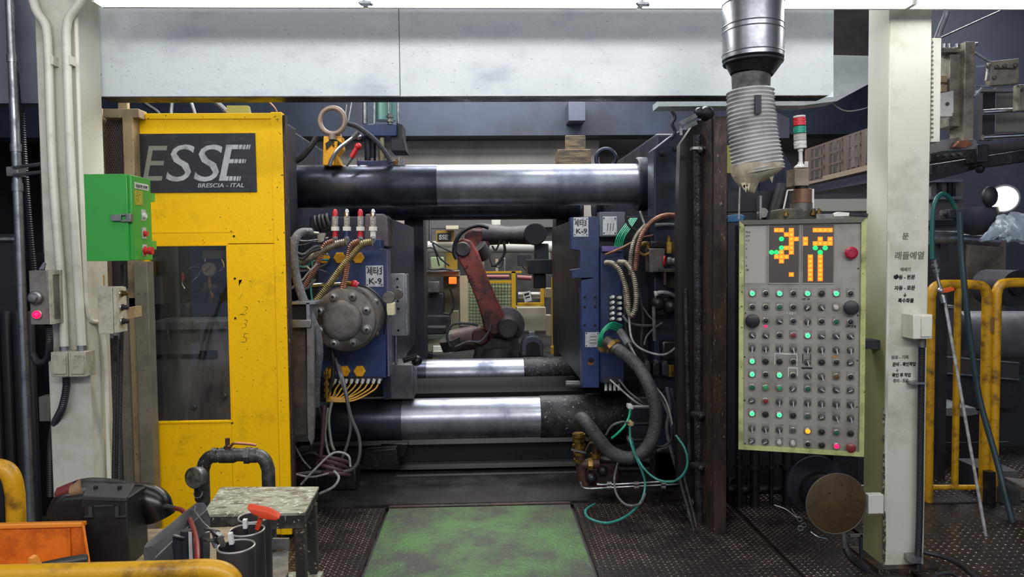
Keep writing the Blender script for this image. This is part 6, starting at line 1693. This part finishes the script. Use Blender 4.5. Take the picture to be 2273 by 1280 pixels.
part('cap', MB().pb(1174, 736, 1188, 747, 8.1, 8.22), galv, dm, bev=.006)
part('plinth', MB().pb(1156, 790, 1215, 815, 8.05, 8.28), darkm, dm)
sv = thing('shovel', 'black long-handled shovel standing in front of the beige steps', 'shovel', at(935, 800, 8.3))
part('handle', MB().cyl(at(942, 680, 8.35), at(935, 778, 8.3), 3 * mpp(8.3)), blackpl, sv)
part('blade', MB().pp([(914, 783), (930, 778), (945, 778), (961, 786), (958, 802), (918, 802)], 8.28, .04), blackpl, sv, bev=.008)
stp2 = thing('beige_steps', 'beige cabinet with three white steps behind the shovel', 'steps', at(960, 800, 9.3))
part('cabinet', MB().pb(912, 750, 1000, 830, 9.4, 9.9), mat('beige cabinet far', '#a59c86', .5), stp2, bev=.01)
for k in range(3):
    part('step', MB().pb(961, 768 + k * 11, 998 + k * 3, 777 + k * 11, 9.3 - .06 * k, 9.42), white, stp2, bev=.004)
part('worktop', MB().pb(908, 743, 1010, 751, 9.35, 9.9), mat('green grey worktop', '#5f6a60', .5), stp2)
solo('floor_scrap', MB().pb(915, 715, 935, 745, 8.9, 9.1).pb(940, 725, 990, 743, 8.9, 9.1), darkm, 'dark pile of machine parts on the far worktop', 'parts', bev=.02)

pz_ = at(1100, 800, 8.5).z
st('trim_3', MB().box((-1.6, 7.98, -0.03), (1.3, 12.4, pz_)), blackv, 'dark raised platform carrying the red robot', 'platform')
st('trim_4', MB().pb(2040, -80, 2500, 760, 9.0, 9.1), mat('dim navy cladding', '#262a3a', .7, 0, ('#191b28', .8, .4, .75)), 'dim navy cladding beyond the rod slide and lamp', 'cladding')
part('base', MB().pb(2040, 700, 2500, 1160, 9.0, 9.1), darkm, bpy.data.objects['trim_4'])
# ------------------------------------------------------------------ foreground: pipe loop, painted stand, tool cart
YP = 3.3
pv2 = thing('valve_pipe', 'grey pipe loop with lever valve and round gauge before the yellow guard', 'pipe', at(525, 1180, YP))
pg = mat('grimy grey pipe', '#5d5c5b', .42, .5, ('#2f2c2a', 12, .42, .75), .25, 60, speck=('#a8a8a6', 60, .71))
rr = 14.5 * mpp(YP)
z1_ = at(525, 1010, YP).z
xa, xb = at(450, 1060, YP).x, at(596, 1060, YP).x
ra_ = .065
path = [V((xa, YP, .0)), V((xa, YP, z1_ - ra_)), V((xa + ra_ * .29, YP, z1_ - ra_ * .29)), V((xa + ra_, YP, z1_)), V((xb - ra_, YP, z1_)), V((xb - ra_ * .29, YP, z1_ - ra_ * .29)), V((xb, YP, z1_ - ra_)), V((xb, YP, .0))]
part('pipe', MB().tube([path[0]] + spline(path[1:-1], 6) + [path[-1]], rr, 16), pg, pv2)
def pring(x0, x1, k, n=16):
    return MB().cyl(at(x0, 1010, YP), at(x1, 1010, YP), k * mpp(YP), None, n)
for x0, x1, k, n in ((470, 482, 16.5, 16), (488, 520, 17, 16), (520, 524, 15.5, 16), (544, 556, 19, 6), (557, 570, 16.5, 16)):
    part('fitting', pring(x0, x1, k, n), pg, pv2)
part('valve_stem', MB().cyl(at(505, 996, YP), at(505, 972, YP), .01).cyl(at(505, 997, YP), at(505, 990, YP), .016), rusty, pv2)
part('lever', MB().pt([(506, 990), (512, 990), (518, 984), (535, 984), (560, 986), (568, 988)], 3, YP - .01, 8, 4), copper, pv2)
gc_ = at(434, 1059, YP - .1)
gg = part('gauge', MB().lathe(gc_, (-.35, -1, .05), [(-.03, .04), (0, .046), (.012, .046), (.014, .04), (.008, .039)], 28), steel, pv2)
part('gauge_face', MB().lathe(gc_, (-.35, -1, .05), [(.007, .039), (.009, .039)], 24), mat('dirty dial', '#6b6a58', .35, 0, ('#35342c', 20, .42, .7)), gg)
part('gauge_stem', MB().cyl(at(438, 1082, YP - .09), at(440, 1108, YP - .05), .014).cyl(at(440, 1095, YP - .07), at(450, 1100, YP), .02), pg, pv2)

# painted steel stand
sx = [fl(490, 1080, .66), fl(708, 1079, .66), fl(676, 1137, .66), fl(448, 1141, .66)]
ps = thing('steel_stand', 'paint-splashed steel stand with open legs before the yellow guard', 'stand', V(((sx[0].x + sx[2].x) / 2, sx[0].y - .15, 0)))
part('top', MB().prism(sx, (0, 0, -.012)), paint_t, ps, bev=.002)
fx0, fx1, fy, by = sx[3].x, sx[2].x, sx[2].y, sx[1].y
bx1 = sx[1].x
part('apron', MB().box((fx0 + .005, fy + .004, .60), (fx1 - .002, fy + .012, .647)), darkleg, ps)
part('apron', MB().prism([(fx1 - .006, fy + .012, .60), (bx1 - .004, by, .62), (bx1 - .004, by, .647), (fx1 - .006, fy + .012, .647)], (-.006, 0, 0)), darkleg, ps)
for x, y in ((fx1 - .04, fy + .01), (bx1 - .04, by - .05), (fx0 + .01, fy + .01), (sx[0].x + .01, by - .05)):
    part('leg', MB().box((x, y, 0), (x + .036, y + .036, .6)), darkleg, ps, bev=.002)
part('lower_shelf', MB().box((fx0 + .02, fy + .02, .30), (fx1 - .0, by - .02, .315)), paint_t, ps)

# tool cart
YT0, YT1 = 1.5, 2.2
ZT = .8
tc = thing('tool_cart', 'workbench cart with pale top and yellow tube rails', 'cart', V((-1.2, 1.75, 0)))
xl, xr = -1.9, at(445, 1200, 1.8).x
part('bench_top', MB().box((xl, 1.56, ZT - .03), (xr, YT1, ZT)), wood, tc, bev=.003)
rl1 = [at(-80, 1278, 1.5), at(300, 1275, 1.5), at(440, 1273, 1.5), at(490, 1281, 1.5), at(520, 1305, 1.5), at(530, 1345, 1.5)]
zr = rl1[0].z
xe = at(525, 1290, 1.5).x
rp_ = [V((xl, 1.5, zr)), V((xe - .12, 1.5, zr)), V((xe - .05, 1.5, zr)), V((xe - .014, 1.5, zr - .016)), V((xe, 1.5, zr - .055)), V((xe, 1.5, .1))]
part('front_rail', MB().tube([rp_[0]] + spline(rp_[1:-1], 6) + [rp_[-1]], .0205, 16), yellowp, tc)
z2 = at(20, 1032, 2.27).z
x2 = at(33, 1080, 2.27).x
rp2 = [V((x2 - .3, 2.27, z2)), V((x2 - .09, 2.27, z2)), V((x2 - .03, 2.27, z2 - .012)), V((x2 - .008, 2.27, z2 - .04)), V((x2, 2.27, z2 - .09)), V((x2, 2.27, .1))]
part('back_rail', MB().tube([rp2[0]] + spline(rp2[1:-1], 6) + [rp2[-1]], .027, 16), yellowp, tc)
part('leg', MB().box((xl + .05, 1.66, 0), (xl + .1, 1.71, ZT - .03)), darkleg, tc)
part('leg', MB().box((xr - .1, 1.9, 0), (xr - .05, 1.95, ZT - .03)), darkleg, tc)
part('leg', MB().box((xr - .1, 1.64, 0), (xr - .05, 1.69, ZT - .03)), darkleg, tc)
part('rail_foot', MB().box((xe - .02, 1.48, 0), (xe + .02, 1.52, .1)).box((x2 - .02, 2.25, 0), (x2 + .02, 2.29, .1)), yellowp, tc)
part('cross_bar', MB().box((xe - .015, 1.51, .4), (xe + .015, 1.66, .43)).box((x2 - .015, 1.95, .4), (x2 + .015, 2.27, .43)), yellowp, tc)
# cup shelf bracket
shz = .78
cpx = at(600, 1240, 1.7)
part('cup_shelf', MB().prism([fl(480, 1300, shz), fl(575, 1232, shz), fl(640, 1219, shz), fl(640, 1270, shz), fl(600, 1330, shz)], (0, 0, -.012)), steel, tc)
part('shelf_lip', MB().prism([fl(600, 1219, shz), fl(641, 1219, shz), fl(641, 1219, shz) + V((0, 0, .03)), fl(605, 1219, shz) + V((0, 0, .03))], (0, .01, 0)), steel, tc)
part('shelf_arm', MB().box((xr - .05, 1.72, shz - .04), (at(610, 1250, 1.72).x, 1.76, shz - .012)), steel, tc)
# orange bin
yb0, yb1 = 1.64, 1.905
Bx0, Bx1 = xl + .02, at(186, 1165, yb1).x
Bx2 = at(216, 1262, 1.66).x
bzt = at(100, 1158, yb1).z
ob = thing('parts_bin', 'worn orange plastic parts bin with sloping end on the cart', 'bin', V(((Bx0 + Bx1) / 2, 1.74, ZT)))
part('back_wall', MB().box((Bx0, yb1 - .006, ZT), (Bx1, yb1, bzt)), orangep, ob, bev=.002)
part('floor', MB().box((Bx0, yb0, ZT + .001), (Bx1, yb1 - .006, ZT + .006)), orangep, ob)
part('end_wall', MB().prism([(Bx1 - .006, yb1, ZT), (Bx1 - .006, yb1, bzt), (Bx1 * .87 + Bx2 * .13 - .006, yb1 - .035, bzt), (Bx2 - .006, yb0 + .01, ZT + .05), (Bx2 - .006, yb0, ZT + .045), (Bx2 - .006, yb0, ZT)], (.007, 0, 0)), orangep, ob, bev=.002)
part('rim', MB().box((Bx0, yb1 - .012, bzt - .012), (Bx1 + .006, yb1 + .006, bzt)), mat('lighter bin rim', '#e08a2e', .4), ob, bev=.003)
part('rib', MB().box((Bx1 - .035, yb1 - .012, ZT + .006), (Bx1 - .029, yb1 - .006, bzt - .013)), orangep, ob)
part('front_lip', MB().box((Bx0, yb0, ZT), (at(62, 1245, yb0).x, yb0 + .006, ZT + .028)), mat('lighter bin rim', '#e08a2e'), ob, bev=.002)
part('lip_end', MB().prism([at(62, 1238, yb0 + .004), at(72, 1240, yb0 + .004), at(82, 1259, yb0 + .004), at(62, 1259, yb0 + .004)], (0, .02, 0)), mat('lighter bin rim', '#e08a2e'), ob)
solo('hand_tool', MB().lathe(at(70, 1262, 1.66), at(182, 1242, 1.7) - at(70, 1262, 1.66), [(0, .010), (.06, .0125), (.1, .0125), (.108, .011), (.11, .005)], 16), blackpl, 'black round tool handle lying in the orange bin', 'tool')
# black power tool in its holder
th_ = thing('tool_holder', 'black plastic tool holder box standing behind the orange bin', 'holder', at(250, 1245, 1.93))
hx0, hx1 = at(187, 1160, 1.930).x, at(283, 1160, 1.930).x
hb, ht = ZT, at(250, 1108, 1.930).z
part('box', MB().prism([(hx0, 1.930, hb), (at(288, 1240, 1.930).x, 1.930, hb), (hx1, 1.930, ht), (hx0, 1.930, ht)], (0, .11, 0)), blackpl, th_, bev=.004)
part('lid', MB().prism([at(183, 1110, 1.925), at(282, 1113, 1.925), at(300, 1082, 2.040), at(196, 1082, 2.040)], (0, .0, .012)), mat('dark grey plastic', '#34363a', .45), th_, bev=.002)
part('clip', MB().pb(186, 1146, 206, 1148, 1.922, 1.93).pb(196, 1124, 204, 1147, 1.925, 1.93).pb(255, 1124, 263, 1147, 1.925, 1.93).pb(255, 1146, 278, 1148, 1.922, 1.93).pb(208, 1121, 252, 1124, 1.925, 1.93), mat('dark grey plastic', '#34363a'), th_)
part('tab', MB().pb(215, 1076, 234, 1083, 2.05, 2.07), mat('dark grey plastic', '#34363a'), th_, bev=.002)
for x in (213, 266):
    p = at(x, 1093, 1.990)
    part('screw_hole', MB().cyl(p + V((0, 0, .006)), p + V((0, 0, .018)), .0055, None, 12), blackv, th_)
pt_ = thing('power_tool', 'black hand tool with reddish knob and domed end resting in the holder', 'power tool', at(250, 1110, 2.090))
part('body', MB().tube(spline([at(128, 1145, 2.070), at(150, 1112, 2.070), at(185, 1092, 2.090), at(240, 1090, 2.110), at(300, 1095, 2.090)], 6), lambda t, i: (.030 + .008 * math.sin(t * PI)), 18), blackpl, pt_)
part('dome', MB().tube(spline([at(290, 1100, 2.070), at(318, 1104, 2.060), at(345, 1120, 2.050), at(358, 1148, 2.050)], 6), lambda t, i: .03 + .014 * math.sin(min(1, t * 1.2) * PI * .8), 20), mat('glossy black plastic', '#141416', .28), pt_)
part('chin', MB().pp([(122, 1118), (140, 1104), (190, 1100), (188, 1160), (115, 1157)], 2.030, .06), blackpl, pt_, bev=.008)
part('knob', MB().cyl(at(132, 1094, 2.060), at(160, 1084, 2.060), .016, .018, 16).ball(at(135, 1095, 2.060), .016), mat('reddish brown knob', '#6e3230', .35), pt_)
part('knob_collar', MB().cyl(at(155, 1092, 2.055), at(182, 1082, 2.065), .014, .024, 16), mat('scuffed tan plastic', '#8d6f52', .45), pt_)
part('cable_boot', MB().cyl(at(364, 1124, 2.030), at(392, 1128, 2.020), .009, .006, 12), blackpl, pt_)
part('cable', MB().pt([(390, 1128, 2.020), (404, 1132, 1.95), (420, 1150, 1.85), (431, 1178, 1.72), (437, 1208, 1.62), (438, 1250, 1.55), (436, 1300, 1.54)], 5, n=10), mat('red brown cable', '#7d2b26', .4), pt_)
# steel channel on the cart
sc2 = thing('steel_channel', 'grey folded steel channel leaning along the end of the cart', 'steel channel', at(390, 1250, 1.7))
gsm = mat('grey sheet steel', '#6d6e70', .4, .5, ('#48484c', 6, .45, .8), .05, 40)
part('flange', MB().prism([at(319, 1243, 1.62), at(320, 1215, 1.62), at(326, 1204, 1.63), at(434, 1116, 1.9), at(448, 1116, 1.92), at(455, 1126, 1.92), at(452, 1134, 1.9), at(336, 1243, 1.62)], (.004, .004, 0)), gsm, sc2)
part('web', MB().prism([at(336, 1244, 1.615), at(345, 1234, 1.63), at(455, 1132, 1.9), at(462, 1150, 1.88), at(460, 1300, 1.76), at(410, 1370, 1.68), at(338, 1370, 1.62)], (.004, .004, 0)), gsm, sc2)
part('hole', MB().lathe(at(334, 1226, 1.628), (0.2, -1, .25), [(0, .014), (.004, .014)], 20), mat('shadowed hole', '#3b3836', .6), sc2)
for x, y0, r_ in ((398, 1182, .014), (413, 1176, .012)):
    part('tube', MB().cyl(at(x, y0, 1.7), at(x, 1290, 1.7), r_), darkm, sc2)
part('spring_clip', MB().torus(at(396, 1190, 1.69), (.3, .5, 1), .016, .003, 20, 6), steel, sc2)
part('white_strip', MB().prism([at(418, 1180, 1.66), at(425, 1180, 1.66), at(430, 1290, 1.62), at(421, 1290, 1.62)], (0, .002, 0)), mat('pale strip two', '#8e8c8a', .5), sc2)
part('tab', MB().prism([at(432, 1195, 1.7), at(440, 1190, 1.72), at(450, 1200, 1.72), at(450, 1260, 1.7), at(430, 1260, 1.68)], (0, .003, 0)), darkm, sc2)
kk = thing('key_bundle', 'bunch of dark rings and keys on a wire hook', 'key ring', at(475, 1205, 1.75))
part('hook', MB().pt([(434, 1124, 1.86), (432, 1134, 1.83), (438, 1142, 1.8), (452, 1160, 1.78), (468, 1174, 1.76)], 1.8, n=6), steel, kk)
for k, (x, y, a_) in enumerate(((470, 1176, (.2, .6, 1)), (474, 1184, (.6, .5, .6)), (466, 1190, (-.3, .8, .5)), (478, 1192, (.9, .3, .4)), (472, 1198, (.1, .3, 1)))):
    part('ring', MB().torus(at(x, y, 1.75), a_, .017, .0022, 22, 6), [steel, darkm, steel, darkm, flange][k], kk)
part('key', MB().bar(at(478, 1180, 1.74), at(494, 1192, 1.72), .01, .003).bar(at(470, 1195, 1.74), at(480, 1215, 1.73), .01, .003), galv, kk)
# tube cups
cup = mat('dark tube cup', '#423f3e', .4, .2, ('#302c2b', 8, .45, .8))
rimm = mat('bright cup rim', '#a9a4a0', .35, .5)
CU = [(524, 1212, 1.6, 41, 'nearest', 'dark upright tube cup holding white tipped sticks, nearest of the three'), (548, 1176, 1.72, 38.5, 'middle', 'dark upright tube cup holding the red handled scraper, middle of the three'), (565, 1147, 1.85, 36, 'last', 'dark empty upright tube cup closest to the steel stand')]
for px, py, Y, rpx, nm, lb_ in CU:
    c = at(px, py, Y)
    r_ = rpx * mpp(Y)
    o = thing('tube_cup', lb_, 'cup', V((c.x, c.y, shz)), 'tube cups on the cart bracket')
    hh = c.z - shz
    part('wall', MB().lathe((c.x, c.y, shz), (0, 0, 1), [(0, r_), (hh, r_), (hh, r_ - .0035), (.01, r_ - .0035)], 32), cup, o)
    part('rim', MB().torus((c.x, c.y, c.z), (0, 0, 1), r_ - .0018, .0024, 36, 8), rimm, o)
sr = thing('scraper', 'orange-red T-handled scraper standing in the middle tube cup', 'scraper', at(575, 1180, 1.72))
redm = mat('orange red plastic', '#c9401f', .35)
part('handle', MB().prism([at(546, 1128, 1.7), at(560, 1129, 1.7), at(596, 1137, 1.7), at(621, 1151, 1.7), at(612, 1156, 1.7), at(584, 1153, 1.7), at(560, 1142, 1.7)], (0, .02, .006)), redm, sr, bev=.003)
part('stem', MB().bar(at(580, 1146, 1.715), at(572, 1172, 1.72), .015, .01), redm, sr)
part('blade', MB().bar(at(572, 1172, 1.72), at(562, 1225, 1.73), .012, .004), steel, sr)
for k, (xa, ya, xb, yb_, Y, lb_) in enumerate(((544, 1152, 547, 1215, 1.70, 'white tipped dark stick standing in the middle tube cup'), (511, 1182, 524, 1262, 1.61, 'pale tipped dark flat stick in the nearest tube cup'), (488, 1190, 515, 1262, 1.6, 'dark stick leaning out of the nearest tube cup'))):
    o = thing('stick', lb_, 'stick', at(xb, yb_, Y))
    a, b = at(xa, ya, Y), at(xb, yb_, Y + .01)
    part('shaft', MB().bar(a.lerp(b, .3), b, .008), darkm, o)
    part('tip', MB().bar(a, a.lerp(b, .3), .009), white if k < 2 else steel, o)
for x, y in ((223, 1250), (231, 1251), (237, 1250)):
    pass

# ------------------------------------------------------------------ more machine clutter
def cab(pts, r_, m_, lb_, nm='cable', Y=None):
    solo(nm, MB().pt(pts, r_, Y, n=8), m_, lb_, 'hose' if 'hose' in nm else 'cable')
cab([(1455, 500), (1480, 498), (1508, 499)], 4, galv, 'short bright pipe under the reddish arching hose', 'steel_pipe', 4.88)
cab([(1506, 512), (1508, 560), (1507, 600)], 2, whitew, 'thin upright white cable beside the brass relief valve', 'cable', 4.84)
cab([(1384, 620), (1386, 680), (1390, 730), (1400, 770)], 4, rubber, 'black hose running down behind the U bend', 'hydraulic_hose', 4.9)
cab([(1420, 640), (1428, 700), (1424, 760), (1434, 800)], 5, rubber, 'thick black hose down the middle of the dark platen', 'hydraulic_hose', 4.9)
cab([(1480, 860), (1487, 900), (1480, 950), (1490, 1000), (1508, 1058)], 4, rubberg, 'grey hose dropping from the low brass valve', 'hydraulic_hose', 4.6)
cab([(1490, 862), (1500, 910), (1498, 960), (1510, 1010), (1524, 1080)], 3.5, grit, 'gritty hose beside the guard post pipes', 'hydraulic_hose', 4.5)
cab([(1440, 985), (1470, 990), (1490, 975), (1494, 940)], 3, rubber, 'black loop of hose by the lowest short pipe', 'hydraulic_hose', 4.58)
cab([(1388, 480), (1396, 500), (1412, 512)], 3, rubber, 'short black hose above the ribbed brown hose', 'hydraulic_hose', 4.9)
cab([(1420, 468), (1428, 490), (1436, 512)], 2.4, whitew, 'short pale cable under the upper tie bar end', 'cable', 4.92)
cab([(1320, 985), (1340, 990), (1352, 1010), (1370, 1020)], 4, rubber, 'black hose over the rust brown valves', 'hydraulic_hose', 4.66)
cab([(1300, 1000), (1308, 985), (1318, 984), (1326, 996)], 3, rusty, 'small rusty bend over the brass unions', 'pipe_bend', 4.66)
for k, (pts, r_, m_, lb_) in enumerate((
    ([(645, 560), (670, 575), (690, 560), (712, 552)], 3, rubber, 'black cable just below the silver braided hose'),
    ([(646, 610), (668, 622), (684, 605), (704, 585)], 2.2, whitew, 'pale cable crossing behind the coppery braided hose'),
    ([(648, 640), (662, 630), (680, 640), (700, 620)], 3, rubberg, 'grey cable above the chrome rod of the red gland'),
    ([(690, 560), (694, 600), (690, 640), (694, 672)], 2.4, tealt, 'thin teal cable hanging beside the dark blue plate'),
    ([(648, 590), (660, 600), (676, 590), (690, 600)], 2.8, braid, 'short braided line against the yellow guard edge'),
    ([(728, 905), (722, 960), (728, 1000), (740, 1020)], 2.6, whitew, 'pale hose dropping from the brass manifold to the coil'),
    ([(735, 770), (740, 800), (738, 840), (728, 870)], 5, rubber, 'thick black hose under the round flange'),
    ([(660, 1015), (690, 1005), (712, 1015), (730, 1035)], 3, rubber, 'black cable on the floor behind the yellow guard'))):
    cab(pts, r_, m_, lb_, 'cable', 4.68 + .012 * k)
# bolts on the platen face and blocks
for x, y in ((1470, 340), (1500, 330), (1530, 300), (1466, 480), (1466, 860), (1500, 880), (1470, 1000)):
    part('platen_bolt', MB().lathe(at(x, y, 4.95), (0, -1, 0), [(0, .02), (.018, .02), (.02, .012)], 6), oily, mc)
vb = thing('valve_bank', 'row of small dark solenoid valves on the platen above the low brass valve', 'valve', at(1450, 800, 4.9))
for k in range(4):
    x = 1410 + k * 20
    q = part('solenoid', MB().pb(x, 806, x + 14, 834, 4.86, 4.95), [oily, darkm][k % 2], vb, bev=.006)
    part('plug', MB().pb(x + 3, 800, x + 11, 807, 4.87, 4.92), [rubberg, flange][k % 2], q)
# background machine extras
for x0, y0, x1, y1, Y, m_, nm in ((1040, 575, 1075, 600, 10.9, mat('grey green housing', '#6f7a68', .5), 'housing'), (1150, 565, 1180, 590, 10.9, darkm, 'dark_box'), (1195, 560, 1222, 600, 10.9, mat('grey green housing', '#6f7a68'), 'housing'),
        (925, 600, 1020, 604, 10.6, steel, 'edge_bar'), (930, 470, 942, 740, 11.2, darkm, 'upright'), (1100, 575, 1106, 605, 10.6, mat('beige shelf', '#a59a80'), 'small_post'), (1118, 572, 1122, 605, 10.6, galv, 'small_post'),
        (1160, 505, 1235, 530, 11.4, mat('dim top plate', '#5d5d5f'), 'top_box'), (1030, 470, 1085, 500, 11.6, mat('pale strip', '#cfc6ad'), 'roof_panel'), (1205, 480, 1240, 500, 11.3, mat('pale blue vent', '#8d959c', .5), 'vent'),
        (950, 625, 975, 648, 10.5, steel, 'bracket'), (1000, 690, 1018, 735, 10.4, mat('olive casing', '#6e6853'), 'lower_casing')):
    part(nm, MB().pb(x0, y0, x1, y1, Y, Y + .15), m_, B, bev=.006)
for k in range(6):
    part('vent_slat', MB().pb(1206 + k * 6, 482, 1208 + k * 6, 498, 11.27, 11.3), darkm, B)
for pts in ([(1085, 560), (1092, 585), (1110, 592), (1118, 575)], [(945, 590), (960, 598), (985, 596), (1005, 600)], [(1160, 590), (1170, 600), (1190, 598)]):
    part('hose', MB().pt(pts, 2, 10.4), rubber, B)
